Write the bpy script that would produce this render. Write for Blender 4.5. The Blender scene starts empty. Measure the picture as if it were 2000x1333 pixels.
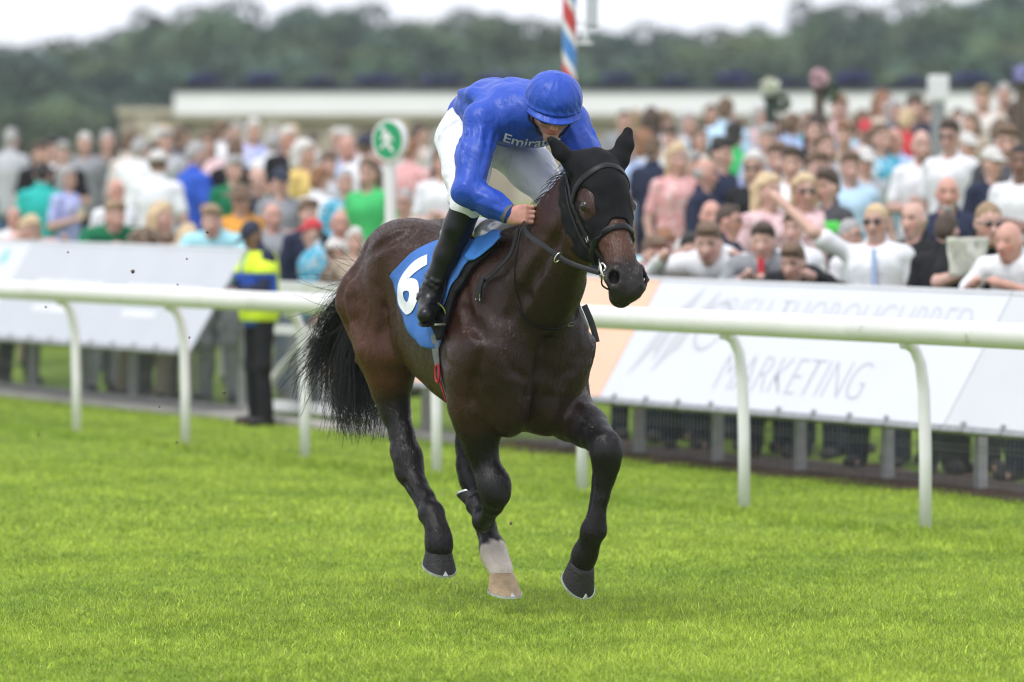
import bpy, bmesh, math, random
import numpy as np
from mathutils import Vector, Matrix
from mathutils.bvhtree import BVHTree

scene = bpy.context.scene
COL = scene.collection
R_ = math.radians

# ------------------------------------------------------------------ camera
cam_d = bpy.data.cameras.new('camera')
cam = bpy.data.objects.new('camera', cam_d)
COL.objects.link(cam)
cam_d.sensor_width = 36.0
cam_d.lens = 200.0
cam_d.clip_start = 0.5
cam_d.clip_end = 6000.0
CAM_H = 1.99
PITCH = math.atan((666.5 - 314.0) / (200.0 / 36.0 * 2000.0))
cam.location = (0, 0, CAM_H)
cam.rotation_euler = (math.pi / 2 - PITCH, 0, 0)
cam_d.dof.use_dof = True
cam_d.dof.focus_distance = 24.3
cam_d.dof.aperture_fstop = 2.5
cam_d.dof.aperture_blades = 9
scene.camera = cam

# ------------------------------------------------------------------ sky, sun, exposure
SUN_ELEV, SUN_AZ = R_(60), R_(215)      # azimuth clockwise from +Y: behind and to the left of the camera
world = bpy.data.worlds.new('World')
scene.world = world
world.use_nodes = True
wn, wl = world.node_tree.nodes, world.node_tree.links
wn.clear()
w_out = wn.new('ShaderNodeOutputWorld')
w_bg = wn.new('ShaderNodeBackground')
w_sky = wn.new('ShaderNodeTexSky')
w_sky.sky_type = 'NISHITA'
w_sky.sun_disc = False
w_sky.sun_elevation = SUN_ELEV
w_sky.sun_rotation = SUN_AZ
w_sky.dust_density = 2.0
w_geo = wn.new('ShaderNodeTexCoord')
w_noise = wn.new('ShaderNodeTexNoise')
w_noise.inputs['Scale'].default_value = 2.2
w_noise.inputs['Detail'].default_value = 5
w_ramp = wn.new('ShaderNodeValToRGB')
w_ramp.color_ramp.elements[0].position = 0.30
w_ramp.color_ramp.elements[0].color = (0.80, 0.80, 0.80, 1)
w_ramp.color_ramp.elements[1].position = 0.62
w_ramp.color_ramp.elements[1].color = (1, 1, 1, 1)
w_mix = wn.new('ShaderNodeMixRGB')
w_mix.inputs['Color2'].default_value = (8.7, 8.95, 9.8, 1)      # an even layer of bright cloud
w_bg.inputs['Strength'].default_value = 0.105
wl.new(w_geo.outputs['Generated'], w_noise.inputs['Vector'])
wl.new(w_noise.outputs['Fac'], w_ramp.inputs['Fac'])
wl.new(w_ramp.outputs['Color'], w_mix.inputs['Fac'])
wl.new(w_sky.outputs['Color'], w_mix.inputs['Color1'])
wl.new(w_mix.outputs['Color'], w_bg.inputs['Color'])
wl.new(w_bg.outputs['Background'], w_out.inputs['Surface'])
sun_d = bpy.data.lights.new('sun', 'SUN')
sun_d.energy = 1.6
sun_d.angle = R_(20)
sun_d.color = (1.0, 0.975, 0.94)
sun = bpy.data.objects.new('sun', sun_d)
COL.objects.link(sun)
sun.location = (0, 0, 30)
_sd = Vector((math.sin(SUN_AZ) * math.cos(SUN_ELEV), math.cos(SUN_AZ) * math.cos(SUN_ELEV), math.sin(SUN_ELEV)))
sun.rotation_euler = _sd.to_track_quat('Z', 'Y').to_euler()
scene.view_settings.view_transform = 'Standard'
scene.view_settings.look = 'None'
scene.view_settings.exposure = 0.5
scene.view_settings.gamma = 1.0
scene.view_settings.use_curve_mapping = False
scene.cycles.use_denoising = True
scene.cycles.filter_width = 1.1
scene.cycles.max_bounces = 6
scene.cycles.transparent_max_bounces = 8

# ------------------------------------------------------------------ scene bookkeeping
def tag(o, label=None, cat=None, group=None, kind=None):
    if label: o['label'] = label
    if cat: o['category'] = cat
    if group: o['group'] = group
    if kind: o['kind'] = kind
    return o

def empty(name, loc=(0, 0, 0), rz=0.0, parent=None):
    o = bpy.data.objects.new(name, None)
    o.empty_display_size = 0.2
    COL.objects.link(o)
    o.location = loc
    o.rotation_euler = (0, 0, rz)
    if parent: o.parent = parent
    return o

def link(name, me, mat=None, parent=None):
    o = bpy.data.objects.new(name, me)
    COL.objects.link(o)
    if mat is not None and not me.materials:
        me.materials.append(mat)
    elif mat is not None and me.materials[0] is not mat:
        o.material_slots[0].link = 'OBJECT'
        o.material_slots[0].material = mat
    if parent: o.parent = parent
    return o

def mesh_np(name, V, Fq, smooth=True):
    """numpy verts (n,3) and faces (m,4) or (m,3) -> mesh"""
    V = np.asarray(V, np.float32); Fq = np.asarray(Fq, np.int32)
    me = bpy.data.meshes.new(name)
    n, m, k = len(V), len(Fq), Fq.shape[1]
    me.vertices.add(n); me.vertices.foreach_set('co', V.ravel())
    me.loops.add(m * k); me.loops.foreach_set('vertex_index', Fq.ravel())
    me.polygons.add(m)
    me.polygons.foreach_set('loop_start', np.arange(0, m * k, k, dtype=np.int32))
    me.polygons.foreach_set('loop_total', np.full(m, k, np.int32))
    me.polygons.foreach_set('use_smooth', np.full(m, smooth, bool))
    me.update(calc_edges=True)
    return me

def set_col(me, C):
    """per-vertex colour attribute 'col' (n,3)"""
    a = me.color_attributes.new('col', 'FLOAT_COLOR', 'POINT')
    C4 = np.ones((len(me.vertices), 4), np.float32); C4[:, :3] = C
    a.data.foreach_set('color', C4.ravel())

class MB:
    """collects boxes, tubes, lathes; build() links ONE mesh object"""
    def __init__(self): self.V = []; self.F = []
    def add(self, V, F):
        b = len(self.V)
        self.V += [tuple(v) for v in V]
        self.F += [tuple(i + b for i in f) for f in F]
        return self
    def box(self, c, s, M=None):
        x, y, z = s[0] / 2, s[1] / 2, s[2] / 2
        V = [Vector((i * x, j * y, k * z)) for i in (-1, 1) for j in (-1, 1) for k in (-1, 1)]
        if M is not None: V = [M @ v for v in V]
        V = [v + Vector(c) for v in V]
        return self.add(V, [(0, 1, 3, 2), (4, 6, 7, 5), (0, 4, 5, 1), (2, 3, 7, 6), (0, 2, 6, 4), (1, 5, 7, 3)])
    def tube(self, pts, r, n=10, cap=True, flat=None, up=None, closed=False):
        """tube through pts; r a number or list; flat=(w,h) factors with frame from up"""
        P = [Vector(p) for p in pts]
        m = len(P)
        rr = r if hasattr(r, '__len__') else [r] * m
        V = []
        nrm = None
        for i, p in enumerate(P):
            if closed: t = P[(i + 1) % m] - P[i - 1]
            else: t = P[min(i + 1, m - 1)] - P[max(i - 1, 0)]
            t.normalize()
            if nrm is None:
                a = Vector(up) if up is not None else (Vector((0, 0, 1)) if abs(t.z) < 0.9 else Vector((1, 0, 0)))
            else: a = nrm
            if up is not None and not callable(up): a = Vector(up)
            nrm = (a - t * a.dot(t))
            if nrm.length < 1e-6: nrm = t.orthogonal()
            nrm.normalize()
            b = t.cross(nrm)
            fw, fh = flat if flat else (1, 1)
            for k in range(n):
                an = 2 * math.pi * k / n
                V.append(p + (b * math.cos(an) * fw + nrm * math.sin(an) * fh) * rr[i])
        F = []
        for i in range(m if closed else m - 1):
            i2 = (i + 1) % m
            for k in range(n):
                k2 = (k + 1) % n
                F.append((i * n + k, i * n + k2, i2 * n + k2, i2 * n + k))
        if cap and not closed:
            F.append(tuple(range(n - 1, -1, -1)))
            F.append(tuple(range((m - 1) * n, m * n)))
        return self.add(V, F)
    def lathe(self, prof, n=20, c=(0, 0, 0), M=None):
        """profile [(r,z)...] about z"""
        V = []; m = len(prof)
        for r, z in prof:
            for k in range(n):
                a = 2 * math.pi * k / n
                v = Vector((r * math.cos(a), r * math.sin(a), z))
                V.append((M @ v if M is not None else v) + Vector(c))
        F = []
        for i in range(m - 1):
            for k in range(n):
                k2 = (k + 1) % n
                F.append((i * n + k, i * n + k2, (i + 1) * n + k2, (i + 1) * n + k))
        F.append(tuple(range(n - 1, -1, -1))); F.append(tuple(range((m - 1) * n, m * n)))
        return self.add(V, F)
    def mesh(self, name, smooth=False, bevel=0.0):
        me = bpy.data.meshes.new(name)
        me.from_pydata(self.V, [], self.F)
        if bevel > 0:
            bm = bmesh.new(); bm.from_mesh(me)
            bmesh.ops.bevel(bm, geom=list(bm.edges), offset=bevel, segments=2, affect='EDGES', profile=0.6)
            bm.to_mesh(me); bm.free()
        if smooth:
            me.polygons.foreach_set('use_smooth', np.ones(len(me.polygons), bool))
        me.update()
        return me
    def build(self, name, mat, parent=None, smooth=False, bevel=0.0, sharp=None):
        me = self.mesh(name, smooth, bevel)
        if sharp: me.set_sharp_from_angle(angle=sharp)
        return link(name, me, mat, parent)

# ------------------------------------------------------------------ materials
MATS = {}
def add_creases(m, strength, scale, prev=None):
    """cloth creases: ridged noise, stretched, as relief"""
    N, Lk = m.node_tree.nodes, m.node_tree.links; b = N['Principled BSDF']
    tc = N.new('ShaderNodeTexCoord')
    mp = N.new('ShaderNodeMapping'); mp.inputs['Scale'].default_value = (0.7, 1.3, 0.9); mp.inputs['Rotation'].default_value = (0.5, 0.7, 0.3)
    no = N.new('ShaderNodeTexNoise'); no.noise_type = 'RIDGED_MULTIFRACTAL'
    no.inputs['Scale'].default_value = scale; no.inputs['Detail'].default_value = 2; no.inputs['Distortion'].default_value = 0.6
    bp = N.new('ShaderNodeBump'); bp.inputs['Strength'].default_value = strength; bp.inputs['Distance'].default_value = 0.02
    Lk.new(tc.outputs['Object'], mp.inputs['Vector']); Lk.new(mp.outputs['Vector'], no.inputs['Vector']); Lk.new(no.outputs['Fac'], bp.inputs['Height'])
    if prev is not None: Lk.new(prev.outputs['Normal'], bp.inputs['Normal'])
    Lk.new(bp.outputs['Normal'], b.inputs['Normal'])
def mat(name, color, rough=0.6, spec=0.4, var=0.0, vscale=8.0, bump=0.0, bscale=60.0, metal=0.0, attr=False,
        sheen=0.0, coat=0.0, detail=4.0, var2=None, crease=0.0, cscale=5.0):
    """procedural Principled material: colour broken up by noise, optional bump"""
    if name in MATS: return MATS[name]
    m = bpy.data.materials.new(name); m.use_nodes = True
    nt = m.node_tree; N, Lk = nt.nodes, nt.links
    b = N['Principled BSDF']
    b.inputs['Roughness'].default_value = rough
    b.inputs['Specular IOR Level'].default_value = spec
    b.inputs['Metallic'].default_value = metal
    if sheen: b.inputs['Sheen Weight'].default_value = sheen
    if coat:
        b.inputs['Coat Weight'].default_value = coat; b.inputs['Coat Roughness'].default_value = 0.12
    tc = N.new('ShaderNodeTexCoord')
    no = N.new('ShaderNodeTexNoise'); no.inputs['Scale'].default_value = vscale; no.inputs['Detail'].default_value = detail
    Lk.new(tc.outputs['Object'], no.inputs['Vector'])
    if attr:
        at = N.new('ShaderNodeAttribute'); at.attribute_name = 'col'
        src = at.outputs['Color']
    else:
        rgb = N.new('ShaderNodeRGB'); rgb.outputs[0].default_value = (*color, 1)
        src = rgb.outputs[0]
    mr = N.new('ShaderNodeMapRange')
    mr.inputs['From Min'].default_value = 0.3; mr.inputs['From Max'].default_value = 0.7
    mr.inputs['To Min'].default_value = 1 - var; mr.inputs['To Max'].default_value = 1 + var
    Lk.new(no.outputs['Fac'], mr.inputs['Value'])
    mx = N.new('ShaderNodeMixRGB'); mx.blend_type = 'MULTIPLY'; mx.inputs['Fac'].default_value = 1
    Lk.new(src, mx.inputs['Color1']); Lk.new(mr.outputs['Result'], mx.inputs['Color2'])
    out = mx.outputs['Color']
    if var2:
        no2 = N.new('ShaderNodeTexNoise'); no2.inputs['Scale'].default_value = var2[1]; no2.inputs['Detail'].default_value = 3
        Lk.new(tc.outputs['Object'], no2.inputs['Vector'])
        r2 = N.new('ShaderNodeMapRange'); r2.inputs['From Min'].default_value = var2[2]; r2.inputs['From Max'].default_value = var2[3]
        Lk.new(no2.outputs['Fac'], r2.inputs['Value'])
        m2 = N.new('ShaderNodeMixRGB'); m2.inputs['Color2'].default_value = (*var2[0], 1)
        Lk.new(r2.outputs['Result'], m2.inputs['Fac']); Lk.new(out, m2.inputs['Color1'])
        out = m2.outputs['Color']
    Lk.new(out, b.inputs['Base Color'])
    if bump:
        nb = N.new('ShaderNodeTexNoise'); nb.inputs['Scale'].default_value = bscale; nb.inputs['Detail'].default_value = 5
        Lk.new(tc.outputs['Object'], nb.inputs['Vector'])
        bp = N.new('ShaderNodeBump'); bp.inputs['Strength'].default_value = bump; bp.inputs['Distance'].default_value = 0.02
        Lk.new(nb.outputs['Fac'], bp.inputs['Height']); Lk.new(bp.outputs['Normal'], b.inputs['Normal'])
    if crease: add_creases(m, crease, cscale, bp if bump else None)
    MATS[name] = m
    return m

# ------------------------------------------------------------------ signed-distance modelling (bodies as one continuous surface)
class Field:
    def __init__(self, lo, hi, h):
        self.lo = np.array(lo, float); self.h = h; self.rs = 1.0
        self.n = np.ceil((np.array(hi) - self.lo) / h).astype(int) + 1
        self.d = np.full(self.n, 9.0, np.float32)
        self.ax = [(self.lo[i] + h * np.arange(self.n[i])).astype(np.float32) for i in range(3)]
    def sub(self, lo, hi, m):
        i0 = np.maximum(np.floor((np.array(lo) - m - self.lo) / self.h).astype(int), 0)
        i1 = np.minimum(np.ceil((np.array(hi) + m - self.lo) / self.h).astype(int) + 1, self.n)
        if np.any(i1 <= i0): return None
        sl = tuple(slice(a, b) for a, b in zip(i0, i1))
        X = self.ax[0][sl[0]][:, None, None]; Y = self.ax[1][sl[1]][None, :, None]; Z = self.ax[2][sl[2]][None, None, :]
        return sl, X, Y, Z
    def blend(self, sl, b, k, cut):
        a = self.d[sl]
        if cut:
            h = np.maximum(k - np.abs(-a - b), 0) / k
            self.d[sl] = -(np.minimum(-a, b) - h * h * k * 0.25)
        else:
            h = np.maximum(k - np.abs(a - b), 0) / k
            self.d[sl] = np.minimum(a, b) - h * h * k * 0.25
    def rc(self, a, b, ra, rb=None, k=0.03, cut=False, sq=None, off=0.0):
        """tapered capsule a->b; sq=(axis, s) squashes it along axis by s"""
        a = np.array(a, np.float32); b = np.array(b, np.float32)
        if rb is None: rb = ra
        ra, rb = (ra + off) * self.rs, (rb + off) * self.rs
        rm = max(ra, rb) * (max(1, sq[1]) if sq else 1)
        g = self.sub(np.minimum(a, b) - rm, np.maximum(a, b) + rm, k + 3 * self.h)
        if g is None: return self
        sl, X, Y, Z = g
        ab = b - a; L2 = max(float(ab @ ab), 1e-9)
        qx, qy, qz = X - a[0], Y - a[1], Z - a[2]
        t = np.clip((qx * ab[0] + qy * ab[1] + qz * ab[2]) / L2, 0, 1)
        qx = qx - t * ab[0]; qy = qy - t * ab[1]; qz = qz - t * ab[2]
        r = ra + (rb - ra) * t
        d2 = qx * qx + qy * qy + qz * qz
        if sq:
            ax = np.array(sq[0], np.float32); ax /= np.linalg.norm(ax)
            w = qx * ax[0] + qy * ax[1] + qz * ax[2]
            d2 = d2 + (1 / sq[1] ** 2 - 1) * w * w
            dd = (np.sqrt(np.maximum(d2, 0)) - r) * min(1.0, sq[1])
        else: dd = np.sqrt(d2) - r
        self.blend(sl, dd, k, cut)
        return self
    def chain(self, pts, rs, k=0.03, cut=False, sq=None, off=0.0):
        for i in range(len(pts) - 1): self.rc(pts[i], pts[i + 1], rs[i], rs[i + 1], k, cut, sq, off)
        return self
    def ell(self, c, r, M=None, k=0.04, cut=False, off=0.0):
        """ellipsoid; M rows = its axes"""
        c = np.array(c, np.float32); r = (np.array(r, np.float32) + off) * self.rs
        rm = float(r.max())
        if M is None: e = r
        else:
            M = np.array(M, np.float32); M = M / np.linalg.norm(M, axis=1)[:, None]
            e = np.sqrt(((M * r[:, None]) ** 2).sum(0))
        g = self.sub(c - e, c + e, k + 3 * self.h)
        if g is None: return self
        sl, X, Y, Z = g
        x, y, z = X - c[0], Y - c[1], Z - c[2]
        if M is not None:
            x, y, z = (M[i, 0] * x + M[i, 1] * y + M[i, 2] * z for i in range(3))
        k0 = np.sqrt((x / r[0]) ** 2 + (y / r[1]) ** 2 + (z / r[2]) ** 2)
        k1 = np.sqrt((x / r[0] ** 2) ** 2 + (y / r[1] ** 2) ** 2 + (z / r[2] ** 2) ** 2) + 1e-6
        self.blend(sl, k0 * (k0 - 1) / k1, k, cut)
        return self
    def fn(self, lo, hi, f, k=0.03, cut=False):
        g = self.sub(lo, hi, k + 3 * self.h)
        if g is None: return self
        sl, X, Y, Z = g
        X, Y, Z = np.broadcast_arrays(X, Y, Z)
        self.blend(sl, f(X, Y, Z).astype(np.float32), k, cut)
        return self
    def noise(self, amp, scale, seed=0, zone=None):
        """adds low-frequency ripples (cloth folds, muscle unevenness)"""
        rng = np.random.default_rng(seed)
        X, Y, Z = np.meshgrid(*self.ax, indexing='ij', sparse=True)
        acc = np.zeros(self.n, np.float32)
        for i in range(6):
            v = rng.normal(size=3); v *= scale * rng.uniform(0.6, 1.5) / np.linalg.norm(v)
            acc += np.sin(v[0] * X + v[1] * Y + v[2] * Z + rng.uniform(0, 6.28)).astype(np.float32)
        acc *= amp / 2.5
        if zone is not None: acc *= zone(X, Y, Z)
        self.d += acc
        return self
    def sample(self, P):
        P = np.asarray(P, float)
        q = (P - self.lo) / self.h
        i = np.clip(np.floor(q).astype(int), 0, self.n - 2); f = q - i
        s = 0
        for a in (0, 1):
            for b in (0, 1):
                for c in (0, 1):
                    w = (f[:, 0] if a else 1 - f[:, 0]) * (f[:, 1] if b else 1 - f[:, 1]) * (f[:, 2] if c else 1 - f[:, 2])
                    s = s + w * self.d[i[:, 0] + a, i[:, 1] + b, i[:, 2] + c]
        return s
    def surface(self, d=None):
        """naive surface nets -> verts, quads"""
        d = self.d if d is None else d
        ins = d < 0
        n = self.n
        c = np.zeros(n - 1, np.uint8)
        for a in (0, 1):
            for b in (0, 1):
                for e in (0, 1):
                    c += ins[a:n[0] - 1 + a, b:n[1] - 1 + b, e:n[2] - 1 + e]
        act = (c > 0) & (c < 8)
        idx = np.argwhere(act)
        ids = np.full(n - 1, -1, np.int64); ids[act] = np.arange(len(idx))
        S = np.zeros((len(idx), 3)); W = np.zeros(len(idx))
        corners = [(a, b, e) for a in (0, 1) for b in (0, 1) for e in (0, 1)]
        val = {q: d[idx[:, 0] + q[0], idx[:, 1] + q[1], idx[:, 2] + q[2]] for q in corners}
        for q in corners:
            for axn in range(3):
                if q[axn] == 0:
                    q2 = list(q); q2[axn] = 1; q2 = tuple(q2)
                    v0, v1 = val[q], val[q2]
                    m = (v0 < 0) != (v1 < 0)
                    t = np.where(m, v0 / np.where(m, v0 - v1, 1), 0)
                    P = np.tile(np.array(q, float), (len(idx), 1)); P[:, axn] += t
                    S += P * m[:, None]; W += m
        V = self.lo + (idx + S / W[:, None]) * self.h
        Q = []
        for axn in range(3):
            sl0 = [slice(None)] * 3; sl1 = [slice(None)] * 3
            sl0[axn] = slice(0, -1); sl1[axn] = slice(1, None)
            s0 = ins[tuple(sl0)]; s1 = ins[tuple(sl1)]
            e = np.argwhere(s0 != s1)
            o1, o2 = [(1, 2), (2, 0), (0, 1)][axn]
            ok = (e[:, o1] > 0) & (e[:, o2] > 0) & (e[:, o1] < n[o1] - 1) & (e[:, o2] < n[o2] - 1)
            e = e[ok]
            flip = s0[e[:, 0], e[:, 1], e[:, 2]]
            def g(a, b):
                p = e.copy(); p[:, o1] -= a; p[:, o2] -= b
                return ids[p[:, 0], p[:, 1], p[:, 2]]
            q = np.stack([g(1, 1), g(0, 1), g(0, 0), g(1, 0)], 1)
            q[~flip] = q[~flip][:, ::-1]
            Q.append(q)
        Q = np.concatenate(Q)
        Q = Q[(Q >= 0).all(1)]
        return V, Q

def relax(V, Q, it=2, w=0.5):
    """a little Laplacian smoothing of a quad mesh"""
    n = len(V)
    E = np.concatenate([Q[:, [0, 1]], Q[:, [1, 2]], Q[:, [2, 3]], Q[:, [3, 0]]])
    for _ in range(it):
        S = np.zeros_like(V); C = np.zeros(n)
        for ax in range(3):
            S[:, ax] = np.bincount(E[:, 0], V[E[:, 1], ax], n) + np.bincount(E[:, 1], V[E[:, 0], ax], n)
        C = np.bincount(E[:, 0], minlength=n) + np.bincount(E[:, 1], minlength=n)
        V = V + w * (S / np.maximum(C, 1)[:, None] - V)
    return V

def field_mesh(name, F, it=2, d=None):
    V, Q = F.surface(d)
    V = relax(V, Q, it)
    return mesh_np(name, V, Q), V

def smooth01(x, a, b):
    t = np.clip((x - a) / (b - a), 0, 1)
    return t * t * (3 - 2 * t)

def strands(name, curves, r0, r1, mat_, parent, seed=0):
    """hair: list of (m,3) point arrays -> thin three-sided tubes in one mesh"""
    rng = np.random.default_rng(seed)
    VV, FF, b = [], [], 0
    for P in curves:
        P = np.asarray(P, float); m = len(P)
        T = np.gradient(P, axis=0); T /= np.linalg.norm(T, axis=1)[:, None] + 1e-9
        a = np.array([0.3, 0.5, 0.8]); A = np.cross(T, a); A /= np.linalg.norm(A, axis=1)[:, None] + 1e-9
        B = np.cross(T, A)
        r = np.linspace(r0, r1, m)[:, None] * rng.uniform(0.7, 1.3)
        ring = [P + r * (math.cos(x) * A + math.sin(x) * B) for x in (0, 2.094, 4.189)]
        VV.append(np.stack(ring, 1).reshape(-1, 3))
        i = np.arange(m - 1)[:, None] * 3
        for k in range(3):
            k2 = (k + 1) % 3
            FF.append(np.concatenate([i + k, i + k2, i + 3 + k2, i + 3 + k], 1) + b)
        b += m * 3
    me = mesh_np(name, np.concatenate(VV), np.concatenate(FF))
    return link(name, me, mat_, parent)

def text_mesh(body, size=1.0, shear=0.0, extrude=0.0, spacing=1.0, offset=0.0):
    cu = bpy.data.curves.new('text', 'FONT'); cu.body = body; cu.size = size; cu.shear = shear; cu.extrude = extrude
    cu.space_character = spacing; cu.resolution_u = 6; cu.offset = offset
    o = bpy.data.objects.new('text', cu); COL.objects.link(o)
    bpy.context.view_layer.update()
    me = bpy.data.meshes.new_from_object(o.evaluated_get(bpy.context.evaluated_depsgraph_get()))
    bpy.data.objects.remove(o, do_unlink=True); bpy.data.curves.remove(cu)
    return me
# ------------------------------------------------------------------ the place. t runs along the rails (towards the right of the picture), p away from the track
RA = math.atan2(5.4, 10.95)
TD = Vector((math.sin(RA), -math.cos(RA), 0)); PD = Vector((math.cos(RA), math.sin(RA), 0))
A0 = Vector((-3.17, 41.15, 0))
RZ_T = math.atan2(TD.y, TD.x)
FENCE_P = 2.25
FPOST, SIGN = (1.22, 3.4), (1.13, 2.0)
def gz(p):
    """ground height: flat as far as the spectators' fence, then a gentle bank"""
    p = np.asarray(p, float)
    return 0.065 * np.clip(p - 2.4, 0, 18.0)
def W(t, p, z=0.0):
    v = A0 + TD * t + PD * p
    return Vector((v.x, v.y, z))
def tp(x, y):
    d = Vector((x, y, 0)) - A0
    return d.dot(TD), d.dot(PD)

def ground_mat():
    m = bpy.data.materials.new('turf'); m.use_nodes = True
    N, Lk = m.node_tree.nodes, m.node_tree.links; b = N['Principled BSDF']
    b.inputs['Roughness'].default_value = 0.9; b.inputs['Specular IOR Level'].default_value = 0.1
    geo = N.new('ShaderNodeNewGeometry')
    n1 = N.new('ShaderNodeTexNoise'); n1.inputs['Scale'].default_value = 0.9; n1.inputs['Detail'].default_value = 6
    n2 = N.new('ShaderNodeTexNoise'); n2.inputs['Scale'].default_value = 14; n2.inputs['Detail'].default_value = 6
    r1 = N.new('ShaderNodeValToRGB')
    e = r1.color_ramp.elements
    e[0].position = 0.32; e[0].color = (0.095, 0.165, 0.015, 1)
    e[1].position = 0.70; e[1].color = (0.205, 0.290, 0.038, 1)
    mx = N.new('ShaderNodeMixRGB'); mx.blend_type = 'OVERLAY'; mx.inputs['Fac'].default_value = 0.55
    Lk.new(geo.outputs['Position'], n1.inputs['Vector']); Lk.new(geo.outputs['Position'], n2.inputs['Vector'])
    Lk.new(n1.outputs['Fac'], r1.inputs['Fac']); Lk.new(r1.outputs['Color'], mx.inputs['Color1']); Lk.new(n2.outputs['Fac'], mx.inputs['Color2'])
    Lk.new(mx.outputs['Color'], b.inputs['Base Color'])
    return m
M_TURF = ground_mat()
# ground: one sheet to the horizon
ps = np.concatenate([[-1200, -300, -80, -40, -20, -10, -4, 0], np.array([2, 2.4, 4, 8, 12, 16, 20.4]), [24, 36, 45, 60, 75, 90, 130, 200, 400, 800, 1500]])
ts = np.concatenate([[-1500, -700, -300], np.arange(-160, 161, 16.0), [300, 700, 1500]])
V = [W(t, p, float(gz(p))) for p in ps for t in ts]
nt = len(ts)
F = [(i * nt + j, i * nt + j + 1, (i + 1) * nt + j + 1, (i + 1) * nt + j) for i in range(len(ps) - 1) for j in range(nt - 1)]
gm = MB().add(V, F).mesh('ground', True)
gm.flip_normals() if gm.polygons[0].normal.z < 0 else None
tag(link('ground', gm, M_TURF), kind='structure')

# ---- turf blades over the part of the track in view
def grass_mat():
    m = bpy.data.materials.new('grass_blades'); m.use_nodes = True
    N, Lk = m.node_tree.nodes, m.node_tree.links; b = N['Principled BSDF']
    b.inputs['Roughness'].default_value = 0.55; b.inputs['Specular IOR Level'].default_value = 0.25
    at = N.new('ShaderNodeAttribute'); at.attribute_name = 'col'
    tr = N.new('ShaderNodeBsdfTranslucent'); ms = N.new('ShaderNodeMixShader'); ms.inputs['Fac'].default_value = 0.35
    Lk.new(at.outputs['Color'], b.inputs['Base Color']); Lk.new(at.outputs['Color'], tr.inputs['Color'])
    out = N['Material Output']
    Lk.new(b.outputs['BSDF'], ms.inputs[1]); Lk.new(tr.outputs['BSDF'], ms.inputs[2]); Lk.new(ms.outputs['Shader'], out.inputs['Surface'])
    return m
def vnoise(x, y, sc, seed):
    """value noise on a lattice"""
    r = np.random.default_rng(seed); T = r.uniform(0, 1, (256, 256))
    x = x * sc; y = y * sc
    i = np.floor(x).astype(int); j = np.floor(y).astype(int); fx = x - i; fy = y - j
    fx = fx * fx * (3 - 2 * fx); fy = fy * fy * (3 - 2 * fy)
    g = lambda a, b: T[a % 256, b % 256]
    return (g(i, j) * (1 - fx) + g(i + 1, j) * fx) * (1 - fy) + (g(i, j + 1) * (1 - fx) + g(i + 1, j + 1) * fx) * fy
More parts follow.
